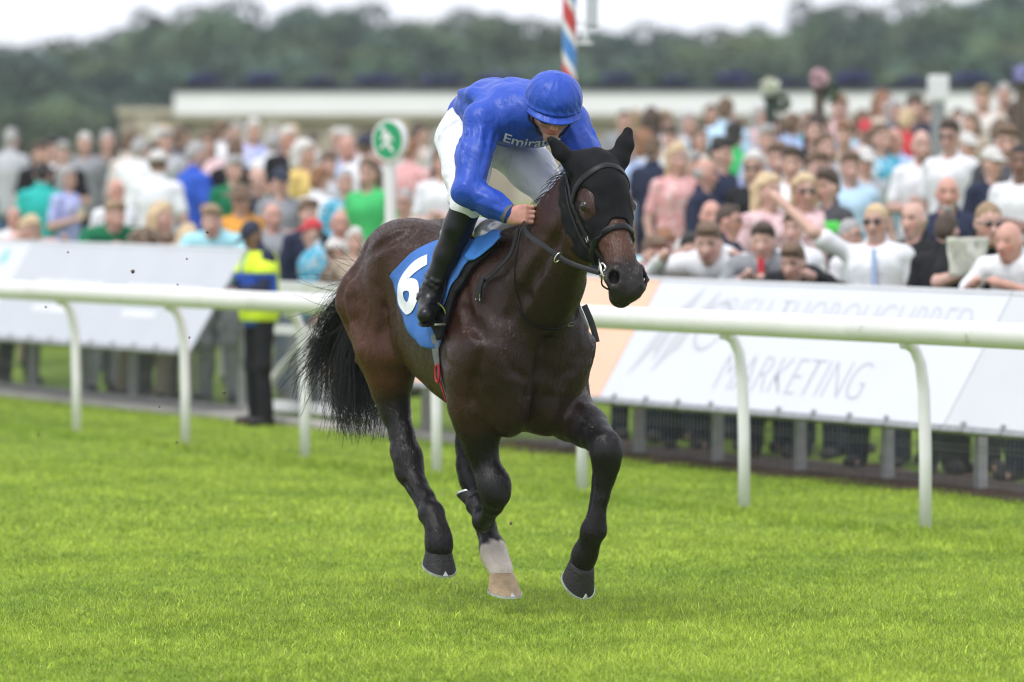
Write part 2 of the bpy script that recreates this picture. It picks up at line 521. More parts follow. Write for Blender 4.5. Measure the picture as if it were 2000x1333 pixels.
def make_grass():
    r = np.random.default_rng(77)
    XY = []
    for (y0, y1, dens) in ((20.6, 25, 4800), (25, 30, 3200), (30, 38, 1700), (38, 52, 900)):
        x0, x1 = -0.10 * y1 - 2.4, 0.10 * y1 + 2.4
        n = int(dens * (x1 - x0) * (y1 - y0))
        x = r.uniform(x0, x1, n); y = r.uniform(y0, y1, n)
        k = np.abs(x) < 0.098 * y + 2.4
        XY.append(np.stack([x[k], y[k]], 1))
    XY = np.concatenate(XY)
    p = (XY[:, 0] - A0.x) * PD.x + (XY[:, 1] - A0.y) * PD.y
    t = (XY[:, 0] - A0.x) * TD.x + (XY[:, 1] - A0.y) * TD.y
    XY = XY[p < FENCE_P - 0.1]; t = t[p < FENCE_P - 0.1]; p = p[p < FENCE_P - 0.1]
    n = len(XY)
    a = vnoise(XY[:, 0], XY[:, 1], 1.3, 1); b = vnoise(XY[:, 0], XY[:, 1], 5.5, 2); c = vnoise(XY[:, 0], XY[:, 1], 17, 3)
    tuft = 0.45 * a + 0.35 * b + 0.2 * c
    rail = np.exp(-((p + 0.10) / 0.20) ** 2)                    # longer, unmown grass under the rail
    h = (0.014 + 0.034 * np.clip(tuft - 0.25, 0, 1)) * r.uniform(0.5, 1.3, n) + 0.045 * rail * r.uniform(0.3, 1, n)
    w = r.uniform(0.0013, 0.0024, n) * np.where(XY[:, 1] > 30, 1.7, 1.1)
    ang = r.uniform(0, 6.283, n)
    ln = r.normal(0, 0.75, n) * h; l2 = r.normal(0, 0.75, n) * h
    dx, dy = np.cos(ang) * w, np.sin(ang) * w
    z0 = np.full(n, -0.004)
    B1 = np.stack([XY[:, 0] - dx, XY[:, 1] - dy, z0], 1); B2 = np.stack([XY[:, 0] + dx, XY[:, 1] + dy, z0], 1)
    M1 = np.stack([XY[:, 0] + dx * 0.7 + ln * 0.35, XY[:, 1] + dy * 0.7 + l2 * 0.35, h * 0.6], 1)
    M0 = np.stack([XY[:, 0] - dx * 0.7 + ln * 0.35, XY[:, 1] - dy * 0.7 + l2 * 0.35, h * 0.6], 1)
    T = np.stack([XY[:, 0] + ln, XY[:, 1] + l2, h], 1)
    V = np.stack([B1, B2, M1, M0, T], 1).reshape(-1, 3)
    i = np.arange(n)[:, None] * 5
    # two triangles would do for far blades; three keep the blade's bend
    Ft = np.concatenate([i + [[0, 1, 2]], i + [[0, 2, 3]], i + [[3, 2, 4]]], 0)
    me = mesh_np('grass', V, Ft)
    g1 = np.array([0.140, 0.245, 0.018]); g2 = np.array([0.470, 0.580, 0.085]); g3 = np.array([0.36, 0.36, 0.11])
    q = np.clip(0.36 + 0.90 * (0.45 * a + 0.35 * b + 0.2 * c - 0.34) + r.normal(0, 0.16, n) - 0.25 * rail, 0, 1)[:, None]
    C = g1 * (1 - q) + g2 * q
    dry = (r.random(n) < 0.035)[:, None]
    C = np.where(dry, g3, C) * np.exp(r.normal(0, 0.22, n))[:, None] * (0.78 + 0.5 * c)[:, None]
    pale = (np.clip(vnoise(t, p, 0.9, 6) - 0.55, 0, 1) * 1.2)[:, None]
    C = C * (1 - 0.3 * pale) + g2 * 1.15 * 0.3 * pale
    set_col(me, np.repeat(C, 5, 0))
    o = link('grass', me, grass_mat())
    return tag(o, 'short green turf of the racecourse in front of the rails', 'grass', kind='stuff')
make_grass()

# ---- running rail: oval plastic tube carried on swan-neck posts
M_RAIL = mat('cream_plastic', (0.72, 0.715, 0.69), rough=0.34, spec=0.45, var=0.035, vscale=3, var2=((0.45, 0.45, 0.36), 9, 0.66, 0.80))
rail = empty('running_rail', W(0, 0, 0), RZ_T)
tag(rail, 'cream plastic running rail on curved posts behind the galloping horse', 'rail')
# in the rail's frame: x along t, y = +p?  (RZ_T turns x onto TD; its y is then -PD... keep sign)
YS = 1.0 if Vector((-math.sin(RZ_T), math.cos(RZ_T), 0)).dot(PD) > 0 else -1.0
RAIL_H = 1.10
def rail_h(x): return RAIL_H - 0.004 + 0.0036 * (x + 1.5)       # the ground rises a little along the track
def rail_section(x0, x1):
    b = MB()
    n = 20; V, F = [], []
    for x in (x0, x0 + 0.012, x1 - 0.012, x1):
        s = 0.93 if x in (x0, x1) else 1.0
        for k in range(n):
            a = 2 * math.pi * k / n
            V.append((x, 0.055 * s * math.cos(a), rail_h(x) - 0.068 + 0.068 * s * math.sin(a)))
    for i in range(3):
        for k in range(n):
            k2 = (k + 1) % n
            F.append((i * n + k, (i + 1) * n + k, (i + 1) * n + k2, i * n + k2))
    F.append(tuple(range(n))); F.append(tuple(range(4 * n - 1, 3 * n - 1, -1)))
    return b.add(V, F).build('rail_tube', M_RAIL, rail, smooth=True, sharp=0.6)
SP = 12.209 / 6
for i in range(-5, 8): rail_section(-0.85 + i * SP * 2, -0.85 + (i + 1) * SP * 2)
pb = MB()
pth = [(0, YS * 0.140, -0.05), (0, YS * 0.138, 0.40), (0, YS * 0.128, 0.72), (0, YS * 0.108, 0.86), (0, YS * 0.072, 0.935), (0, YS * 0.03, 0.965), (0, YS * 0.0, 0.975)]
pb.tube(pth, [0.034, 0.034, 0.033, 0.032, 0.032, 0.034, 0.040], 14, up=(1, 0, 0))
M_RPOST = mat('white_plastic_post', (0.80, 0.79, 0.80), rough=0.4, spec=0.4, var=0.05, vscale=4, var2=((0.40, 0.42, 0.30), 14, 0.68, 0.80))
pm = pb.mesh('post', True); pm.materials.append(M_RPOST)
for i in range(-6, 15):
    o = link('post', pm, None, rail); o.location = (i * SP - 0.30, 0, 0); o.scale = (1, 1, (rail_h(i * SP) - 0.125) / 0.975)

# ---- spectators' fence: posts, wire panels, top rail, and the sloping boards hung on it
M_GALV = mat('grey_galvanised_steel', (0.30, 0.31, 0.32), rough=0.5, metal=0.5, var=0.15, vscale=12)
M_WPOST = mat('weathered_white_post', (0.50, 0.50, 0.49), rough=0.6, var=0.15, vscale=10)
M_WOOD = mat('dark_timber', (0.06, 0.045, 0.035), rough=0.8, var=0.25, vscale=10, bump=0.3)
M_BWHITE = mat('white_board', (0.60, 0.61, 0.67), rough=0.45, spec=0.4, var=0.02, vscale=2)
M_BGREY = mat('grey_board', (0.47, 0.49, 0.535), rough=0.45, spec=0.4, var=0.03, vscale=2)
M_BLGREY = mat('light_grey_board', (0.54, 0.55, 0.58), rough=0.45, spec=0.4, var=0.03, vscale=2)
M_PEACH = mat('peach_board', (0.78, 0.47, 0.33), rough=0.45, spec=0.4, var=0.03, vscale=2)
M_PRINT = mat('pale_grey_print', (0.42, 0.44, 0.49), rough=0.5)
M_PRINT2 = mat('faint_grey_print', (0.48, 0.49, 0.53), rough=0.5)
M_PRINTW = mat('white_board_print', (0.78, 0.79, 0.82), rough=0.5)
M_TEAL = mat('teal_board_print', (0.25, 0.55, 0.55), rough=0.5)
B_TOP, B_BOT, B_OUT = 1.19, 0.42, 0.47      # board: top on the fence, foot swung out towards the track
def board_M(t0, dz=0.0):
    """frame on the sloping board: x along the board, y up the slope, z out of the face"""
    x = TD.copy(); up = (PD * B_OUT + Vector((0, 0, B_TOP - B_BOT))).normalized(); z = x.cross(up)
    o = W(t0, FENCE_P - B_OUT - 0.03, B_BOT + dz)
    if z.dot(-PD) < 0:       # keep text readable from the track: x must run to the reader's right
        z = -z
    M = Matrix((x, up, z)).transposed().to_4x4(); M.translation = o
    return M
SLOPE = math.hypot(B_OUT, B_TOP - B_BOT)
def board(t0, t1, m, label, prints=(), dz=0.0, name='advertising_board'):
    root = empty(name, W(t0, FENCE_P - B_OUT, 0)); Mw = board_M(t0, dz)
    rel = Matrix.Translation(-root.location)
    L = t1 - t0 - 0.012
    def bx(nm, x0, x1, y0, y1, z0, z1, mm, par=root):
        b = MB().box(((x0 + x1) / 2, (y0 + y1) / 2, (z0 + z1) / 2), (x1 - x0, y1 - y0, z1 - z0))
        b.V = [tuple(rel @ (Mw @ Vector(v))) for v in b.V]
        return b.build(nm, mm, par)
    pan = bx('panel', 0, L, 0, SLOPE, 0, 0.016, m)
    bx('bottom_channel', -0.001, L + 0.001, -0.035, 0.004, -0.012, 0.026, M_GALV)
    bx('top_channel', -0.001, L + 0.001, SLOPE - 0.004, SLOPE + 0.02, -0.010, 0.022, M_BLGREY)
    n = max(2, int(L / 0.45) + 1)
    for i in range(n):
        x = L * (i + 0.5) / n
        bx('clip', x - 0.02, x + 0.02, -0.036, 0.03, 0.026, 0.034, M_GALV)
        bx('strut', x - 0.014, x + 0.014, -0.03, SLOPE * 0.98, -0.035, -0.012, M_GALV)
    for kind, args in prints:
        if kind == 'text':
            body, size, x, y, sx, shear, mm = args
            me = text_mesh(body, size, shear, offset=-0.010)
            for v in me.vertices:
                v.co = rel @ (Mw @ Vector((x + v.co.x * sx, y + v.co.y, 0.0185)))
            link('lettering', me, mm, pan)
        else:
            P, mm = args
            me = MB().add([rel @ (Mw @ Vector((a, c, 0.0185))) for a, c in P], [tuple(range(len(P)))]).mesh('mark')
            link('printed_mark', me, mm, pan)
    return tag(root, label, 'advertising board', 'sloping boards along the spectators fence')

# boards from left to right; the panels are about four and a half metres long
def blocks(x0, x1, y0, y1, seed):
    """an unreadable line of print: short strokes"""
    r = random.Random(seed); out = []; x = x0
    while x < x1:
        w = r.uniform(0.03, 0.10)
        out.append(('poly', ([(x, y0), (min(x + w, x1), y0), (min(x + w, x1) + 0.01, y1), (x + 0.01, y1)], M_PRINTW)))
        x += w + r.uniform(0.02, 0.045)
    return out
board(-15.35, -10.88, M_BGREY, 'grey sloping board at the far left end of the fence', dz=0.10)
board(-10.88, -6.41, M_BWHITE, 'white sloping board with a teal mark, leftmost one in view', [('poly', ([(3.9, 0.70), (4.1, 0.70), (4.05, 0.82), (3.95, 0.84)], M_TEAL))], dz=0.10)
board(-6.41, -1.95, M_BGREY, 'grey sloping board with faint white print, left of the steward',
      blocks(0.55, 2.0, 0.50, 0.56, 1) + blocks(2.55, 4.05, 0.50, 0.56, 2) + blocks(0.80, 1.55, 0.26, 0.32, 3) + blocks(2.75, 3.45, 0.26, 0.32, 4), dz=0.10)
board(0.48, 4.94, M_PEACH, 'peach coloured sloping board behind the horse')
LOGO = [[(0.22, 0.18), (0.30, 0.44), (0.44, 0.68), (0.66, 0.86), (0.60, 0.66), (0.50, 0.48), (0.47, 0.30), (0.40, 0.40)],
        [(0.52, 0.22), (0.56, 0.46), (0.70, 0.66), (0.90, 0.84), (0.86, 0.70), (0.76, 0.52), (0.72, 0.40), (0.64, 0.36)]]
def ring(cx, cy, r0, r1, n=26):
    out = []
    for i in range(n):
        a, b = 6.283 * i / n, 6.283 * (i + 0.7) / n
        out.append(('poly', ([(cx + r0 * math.cos(a), cy + r0 * math.sin(a)), (cx + r1 * math.cos(a), cy + r1 * math.sin(a)), (cx + r1 * math.cos(b), cy + r1 * math.sin(b)), (cx + r0 * math.cos(b), cy + r0 * math.sin(b))], M_PRINT2)))
    return out
board(4.94, 9.40, M_BWHITE, 'white sloping board reading Irish Thoroughbred Marketing with a grey emblem',
      [('poly', (q, M_PRINT2)) for q in LOGO] + ring(1.02, 0.58, 0.16, 0.19) +
      [('text', ('IRISH THOROUGHBRED', 0.40, 1.00, 0.53, 0.74, 0.0, M_PRINT2)), ('text', ('MARKETING', 0.40, 1.42, 0.12, 0.86, 0.0, M_PRINT))])
board(9.40, 13.87, M_BLGREY, 'light grey sloping board at the right edge of the picture')
board(13.87, 18.3, M_BWHITE, 'white sloping board beyond the right edge of the picture')

M_CONC0 = mat('gravel_board_concrete', (0.42, 0.40, 0.38), rough=0.9, var=0.12, vscale=3)
# fence: one thing with posts, wire panels, top rail
fence = empty('wire_fence', W(0, FENCE_P, 0), RZ_T)
tag(fence, 'low wire mesh fence with grey posts carrying the sloping boards', 'fence')
pm = MB().box((0, 0, 0.55), (0.062, 0.062, 1.16)).mesh('post', bevel=0.006); pm.materials.append(M_WPOST)
PS = 1.11
def wire_panel():
    b = MB(); L = PS - 0.02
    n = int(L / 0.05)
    for i in range(n + 1): b.box((0.01 + L * i / n, 0, 0.375), (0.0045, 0.0045, 0.75))
    for z in (0.04, 0.07, 0.24, 0.27, 0.44, 0.47, 0.64, 0.67): b.box((0.01 + L / 2, 0.005, z), (L, 0.0045, 0.0045))
    m = b.mesh('wire_mesh'); m.materials.append(M_GALV); return m
wm = wire_panel()
i0, i1 = -16, 17
for i in range(i0, i1):
    x = i * PS
    if -1.9 < x < 0.3: continue
    o = link('post', pm, None, fence); o.location = (x, YS * 0.05, 0)
    if not -2.2 < x < 0.3:
        o = link('wire_mesh', wm, None, fence); o.location = (x, 0, 0); o['kind'] = 'stuff'
for a, b in ((-18, -1.95), (0.48, 19)):
    if a < 0: MB().box(((a + b) / 2, YS * 0.012, 0.03), (b - a, 0.02, 0.12)).build('gravel_board', M_CONC0, fence)
    MB().box(((a + b) / 2, YS * 0.02, 1.10), (b - a, 0.05, 0.05)).build('top_rail', M_GALV, fence, bevel=0.006)
# white gate in the gap beside the steward
M_GATE = mat('white_gate_paint', (0.66, 0.66, 0.66), rough=0.5, var=0.06, vscale=6)
gate = empty('white_gate', W(-1.93, FENCE_P, 0), RZ_T); tag(gate, 'white barred gate with a diagonal brace behind the steward', 'gate')
GL = 2.36
for nm, c, s_ in (('top_bar', (GL / 2, 0, 1.02), (GL, 0.07, 0.10)), ('bar', (GL / 2, 0, 0.70), (GL - 0.16, 0.05, 0.07)), ('bar', (GL / 2, 0, 0.12), (GL - 0.16, 0.05, 0.08)), ('gate_post', (0.05, 0, 0.48), (0.09, 0.09, 0.96)), ('gate_post', (GL - 0.05, 0, 0.48), (0.09, 0.09, 0.96)), ('upright', (GL * 0.5, 0.06, 0.55), (0.08, 0.03, 0.92))):
    MB().box(c, s_).build(nm, M_GATE, gate, bevel=0.006)
MB().tube([(0.12, -0.06, 0.10), (GL * 0.5, -0.06, 0.68)], 0.03, 8).build('brace', M_GATE, gate)
o = link('wire_mesh', wm, None, gate); o.location = (0.1, 0.03, 0.10); o['kind'] = 'stuff'
o = link('wire_mesh', wm, None, gate); o.location = (1.18, 0.03, 0.10); o['kind'] = 'stuff'
# kerb and bare soil at the foot of the fence
M_CONC = mat('pale_concrete', (0.38, 0.36, 0.34), rough=0.9, var=0.15, vscale=3, bump=0.3)
M_SOIL = mat('bare_soil', (0.12, 0.075, 0.05), rough=0.95, var=0.35, vscale=5, bump=0.8, bscale=12)
k = MB(); k.box((-7.0, 0, 0.015), (19.0, 0.22, 0.07)); ko = k.build('kerb', M_CONC, bevel=0.01)
ko.location = W(0, FENCE_P - 0.18, 0); ko.rotation_euler = (0, 0, RZ_T); tag(ko, kind='structure')
V, F = [], []
rr = random.Random(4); ns_ = 60
for i in range(ns_ + 1):
    x = 2.6 + 16 * i / ns_
    a, b = FENCE_P - 0.30 + rr.uniform(-0.10, 0.10), FENCE_P + 0.55 + rr.uniform(-0.15, 0.15)
    V += [W(x, a, 0.003), W(x, (a + b) / 2, 0.030 + rr.uniform(-0.01, 0.02)), W(x, b, 0.012 + float(gz(b)))]
for i in range(ns_):
    for j in range(2): F.append((i * 3 + j, i * 3 + 3 + j, i * 3 + 4 + j, i * 3 + 1 + j))
so = MB().add(V, F).build('soil', M_SOIL, smooth=True); tag(so, kind='structure')

# ---- finishing post, sign, posts beyond the fence
M_PWHITE = mat('pole_white', (0.70, 0.70, 0.72), rough=0.4)
M_PRED = mat('pole_red', (0.50, 0.05, 0.05), rough=0.4); M_PBLUE = mat('pole_blue', (0.06, 0.22, 0.55), rough=0.4)
fp_t, fp_p = FPOST
fp = empty('winning_post', W(fp_t, fp_p, float(gz(fp_p)))); tag(fp, 'tall winning post striped red white and blue behind the jockey', 'post')
MB().tube([(0, 0, -0.1), (0, 0, 5.0)], 0.050, 20).build('pole', M_PWHITE, fp, smooth=True, sharp=0.8)
def helix(name, ph, m):
    V, F = [], []; n = 420; L = 5.0; pitch = 0.475
    for i in range(n):
        z = L * i / (n - 1); a = 2 * math.pi * z / pitch * -1 + ph
        for k2 in range(5):
            aa = a + 1.25 * (k2 - 2) / 2 * 0.85
            V.append((0.0515 * math.cos(aa), 0.0515 * math.sin(aa), z))
    for i in range(n - 1):
        for k2 in range(4): F.append((i * 5 + k2, i * 5 + k2 + 1, i * 5 + 6 + k2, i * 5 + 5 + k2))
    return MB().add(V, F).build(name, m, fp, smooth=True)
helix('red_stripe', 0.0, M_PRED); helix('blue_stripe', math.pi, M_PBLUE)
cb = Vector((0.165, 0.02, 2.95))
MB().box(cb + Vector((0, 0, 0.26)), (0.085, 0.12, 0.62)).build('camera_housing', M_BGREY, fp, bevel=0.015)
MB().box(cb + Vector((0.07, 0.05, 0.42)), (0.05, 0.10, 0.40)).build('camera_housing', M_WPOST, fp, bevel=0.01)
for z in (2.78, 2.93): MB().tube([(0.04, 0, z), (0.17, 0.02, z)], 0.010, 8).build('bracket', M_PWHITE, fp)
MB().tube([(0.125, 0.01, 2.78), (0.125, 0.01, 2.93)], 0.008, 8).build('bracket_upright', M_PWHITE, fp)

M_SGREEN = mat('sign_green', (0.02, 0.30, 0.13), rough=0.4)
sg_t, sg_p = SIGN
sg = empty('round_sign', W(sg_t, sg_p, 0), R_(-16)); tag(sg, 'round green sign with a white running figure on a white post', 'sign')
MB().tube([(0, 0, 0), (0, 0, 2.02)], 0.040, 14).build('post', M_PWHITE, sg, smooth=True, sharp=0.8)
def disc(name, r, y0, y1, m, sx=1.0):
    n = 32
    V = [(sx * r * math.cos(6.2832 * i / n), y, 2.135 + r * math.sin(6.2832 * i / n)) for y in (y0, y1) for i in range(n)]
    F = [tuple(range(n)), tuple(range(2 * n - 1, n - 1, -1))] + [(i, n + i, n + (i + 1) % n, (i + 1) % n) for i in range(n)]
    return MB().add(V, F).build(name, m, sg)
disc('disc', 0.150, -0.06, 0.06, M_PWHITE, 0.80)
face = disc('face', 0.132, -0.064, -0.0605, M_SGREEN, 0.80)
# white figure: a running rider-like shape
def fig(P):
    n = len(P)
    V = [(a * 0.80, -0.067, 2.135 + b) for a, b in P] + [(a * 0.80, -0.0645, 2.135 + b) for a, b in P]
    return V, [tuple(range(n)), tuple(range(2 * n - 1, n - 1, -1))] + [(i, n + i, n + (i + 1) % n, (i + 1) % n) for i in range(n)]
FG_ = [[(-0.045 + 0.022 * math.cos(a), 0.080 + 0.022 * math.sin(a)) for a in np.linspace(0, 6.283, 13)[:-1]],
       [(-0.035, 0.060), (0.005, 0.062), (0.030, 0.030), (0.055, 0.005), (0.045, -0.008), (0.015, 0.012), (0.010, -0.015), (0.035, -0.045), (0.060, -0.080), (0.042, -0.090), (0.010, -0.058), (-0.020, -0.028), (-0.050, -0.060), (-0.075, -0.062), (-0.078, -0.046), (-0.055, -0.040), (-0.028, -0.005), (-0.030, 0.020), (-0.062, 0.000), (-0.070, 0.015)]]
b = MB()
for P in FG_: b.add(*fig(P))
b.build('running_figure', M_PWHITE, face)
# ------------------------------------------------------------------ the stone wall with its white parapet, and the wood behind
M_STONE = mat('beige_stone', (0.34, 0.29, 0.24), rough=0.85, var=0.16, vscale=1.6, bump=0.4, bscale=6, var2=((0.22, 0.19, 0.16), 1.1, 0.52, 0.72))
M_STONE2 = mat('pale_stone', (0.44, 0.39, 0.32), rough=0.85, var=0.12, vscale=2, bump=0.3, bscale=6)
M_PARA = mat('white_parapet', (0.84, 0.81, 0.87), rough=0.6, var=0.03, vscale=1)
M_ROOFD = mat('dark_slate', (0.07, 0.075, 0.09), rough=0.7, var=0.2, vscale=3)
M_VIO = mat('violet_flowers', (0.055, 0.05, 0.20), rough=0.8, var=0.35, vscale=8)
M_LEAFD = mat('planter_leaves', (0.04, 0.07, 0.03), rough=0.8, var=0.3, vscale=8)
WX0, WX1 = -7.3, 13.5
WB = 1.17
wall = empty('stone_wall', (0, 106, WB)); tag(wall, 'long beige stone wall with a white parapet behind the crowd', 'wall')
def wbox(nm, x0, x1, z0, z1, y0, y1, m, par=wall, bevel=0.0):
    return MB().box(((x0 + x1) / 2, (y0 + y1) / 2, (z0 + z1) / 2), (x1 - x0, y1 - y0, z1 - z0)).build(nm, m, par, bevel=bevel)
wbox('masonry', WX0, WX1, -0.3, 1.66, 0, 0.5, M_STONE)
wbox('coping', WX0 - 0.06, -6.30, 1.66, 1.80, -0.06, 0.56, M_STONE2, bevel=0.02)
for x in np.arange(WX0 + 0.3, WX1, 2.35): wbox('pilaster', x, x + 0.42, -0.3, 1.62, -0.10, -0.002, M_STONE2, bevel=0.01)
wbox('string_course', -6.28, WX1, 1.58, 1.655, -0.14, -0.102, M_STONE2)
par_ = wbox('parapet', -6.28, WX1 + 0.02, 1.67, 2.10, -0.16, 0.42, M_PARA, bevel=0.02)
wbox('parapet_cap', -6.30, WX1 + 0.04, 2.10, 2.135, -0.20, 0.46, M_ROOFD)
rr = random.Random(8)
# flower troughs along the parapet, each with its own clump
LEAF = [(-0.5, 0, 0), (0, 0.25, 0.1), (0.5, 0, 0), (0, -0.25, 0.1)]
def clump(n, rx, ry, rz, size, seed):
    r = np.random.default_rng(seed)
    d = r.normal(size=(n, 3)); d /= np.linalg.norm(d, axis=1)[:, None]; d *= r.uniform(0.3, 1, (n, 1)) ** 0.4
    c = d * [rx, ry, rz]
    a = r.normal(size=(n, 3)); a /= np.linalg.norm(a, axis=1)[:, None]; b = np.cross(a, r.normal(size=(n, 3))); b /= np.linalg.norm(b, axis=1)[:, None]
    s = size * r.uniform(0.6, 1.3, (n, 1))
    V = np.stack([c - a * s, c + b * s * 0.6, c + a * s, c - b * s * 0.6], 1).reshape(-1, 3)
    return mesh_np('clump', V, np.arange(n * 4).reshape(-1, 4), False)
fl = [clump(300, 0.52, 0.16, 0.11, 0.045, i) for i in range(3)]
gr = [clump(220, 0.55, 0.18, 0.10, 0.05, 10 + i) for i in range(3)]
for m_ in fl: m_.materials.append(M_VIO)
for m_ in gr: m_.materials.append(M_LEAFD)
n_tr = 18
ORD = ['first', 'second', 'third', 'fourth', 'fifth', 'sixth', 'seventh', 'eighth', 'ninth', 'tenth', 'eleventh', 'twelfth', 'thirteenth', 'fourteenth', 'fifteenth', 'sixteenth', 'seventeenth', 'eighteenth']
for i in range(n_tr):
    x = -5.75 + i * 1.10
    tr = empty('flower_trough', (x, 106.12, WB + 2.138))
    tag(tr, ORD[i] + ' trough of violet flowers from the left on the white parapet', 'flower trough', 'flower troughs along the parapet')
    MB().box((0, 0, 0.045), (1.08, 0.22, 0.12)).build('trough', M_ROOFD, tr)
    o = link('leaves', gr[i % 3], None, tr); o.location = (0, 0, 0.12)
    o = link('flowers', fl[i % 3], None, tr); o.location = (0, 0, 0.16 + 0.04 * (i % 2)); o.scale = (rr.uniform(0.6, 1.0), 1, rr.uniform(0.6, 1.2))

# ---- the wood: single trees, crowns of many leaf-sized faces
def crown_mesh(seed, rx, rz, nclump=46, per=330):
    r = np.random.default_rng(seed)
    V, C = [], []
    for i in range(nclump):
        d = r.normal(size=3); d /= np.linalg.norm(d); d[2] = d[2] * 0.9
        q = d * r.uniform(0.55, 1.0) * [rx, rx, rz]
        R = r.uniform(0.20, 0.36) * rx
        p = r.normal(size=(per, 3)); p /= np.linalg.norm(p, axis=1)[:, None]; p *= r.uniform(0.25, 1, (per, 1)) ** 0.35 * R
        p[:, 2] *= 0.75
        V.append(q + p); C.append(np.tile(r.uniform(0.45, 1.5) * np.ones(3) * [1 + r.normal() * 0.06, 1, 1 + r.normal() * 0.1], (per, 1)))
    c = np.concatenate(V); col = np.concatenate(C); n = len(c)
    a = r.normal(size=(n, 3)); a /= np.linalg.norm(a, axis=1)[:, None]; b = np.cross(a, r.normal(size=(n, 3))); b /= np.linalg.norm(b, axis=1)[:, None]
    s = r.uniform(0.10, 0.22, (n, 1))
    P = np.stack([c - a * s, c + b * s * 0.55, c + a * s, c - b * s * 0.55], 1).reshape(-1, 3)
    me = mesh_np('crown', P, np.arange(n * 4).reshape(-1, 4), False)
    set_col(me, np.repeat(col * np.array([0.122, 0.168, 0.108]) * r.uniform(0.9, 1.1, (n, 1)), 4, 0))  # leaf colour lightened and blued: part of the distance haze is painted in
    return me
def trunk_mesh(seed, h, rx):
    r = random.Random(seed); b = MB()
    b.tube([(0, 0, -0.4), (0.05, 0, h * 0.25), (r.uniform(-.2, .2), r.uniform(-.2, .2), h * 0.5), (r.uniform(-.4, .4), 0, h * 0.8)], [0.42, 0.32, 0.24, 0.08], 9)
    for i in range(7):
        a = 6.283 * i / 7 + r.random(); z0 = h * r.uniform(0.25, 0.6)
        b.tube([(0, 0, z0), (math.cos(a) * rx * 0.35, math.sin(a) * rx * 0.35, z0 + h * 0.14), (math.cos(a) * rx * 0.7, math.sin(a) * rx * 0.7, z0 + h * 0.2)], [0.14, 0.09, 0.03], 6)
    return b.mesh('trunk', True)
def leaf_mat(name, mul):
    m = bpy.data.materials.new(name); m.use_nodes = True
    N, Lk = m.node_tree.nodes, m.node_tree.links; b = N['Principled BSDF']; b.inputs['Roughness'].default_value = 0.7; b.inputs['Specular IOR Level'].default_value = 0.2
    at = N.new('ShaderNodeAttribute'); at.attribute_name = 'col'
    mx = N.new('ShaderNodeMixRGB'); mx.blend_type = 'MULTIPLY'; mx.inputs['Fac'].default_value = 1; mx.inputs['Color2'].default_value = (*mul, 1)
    Lk.new(at.outputs['Color'], mx.inputs['Color1']); Lk.new(mx.outputs['Color'], b.inputs['Base Color'])
    return m
M_LEAF = [leaf_mat('oak_leaves', (0.9, 0.95, 0.85)), leaf_mat('sycamore_leaves', (0.75, 0.85, 0.95)), leaf_mat('lime_leaves', (1.25, 1.2, 0.95))]
M_BARK = mat('grey_bark', (0.09, 0.075, 0.06), rough=0.9, var=0.3, vscale=4)
CR = [crown_mesh(100 + i, 1.0 * 4.2, 3.7) for i in range(4)]
for c_, m_ in zip(CR, [M_LEAF[0], M_LEAF[1], M_LEAF[2], M_LEAF[0]]): c_.materials.append(m_)
TR = [trunk_mesh(i, 8.0, 4.0) for i in range(3)]
for t_ in TR: t_.materials.append(M_BARK)
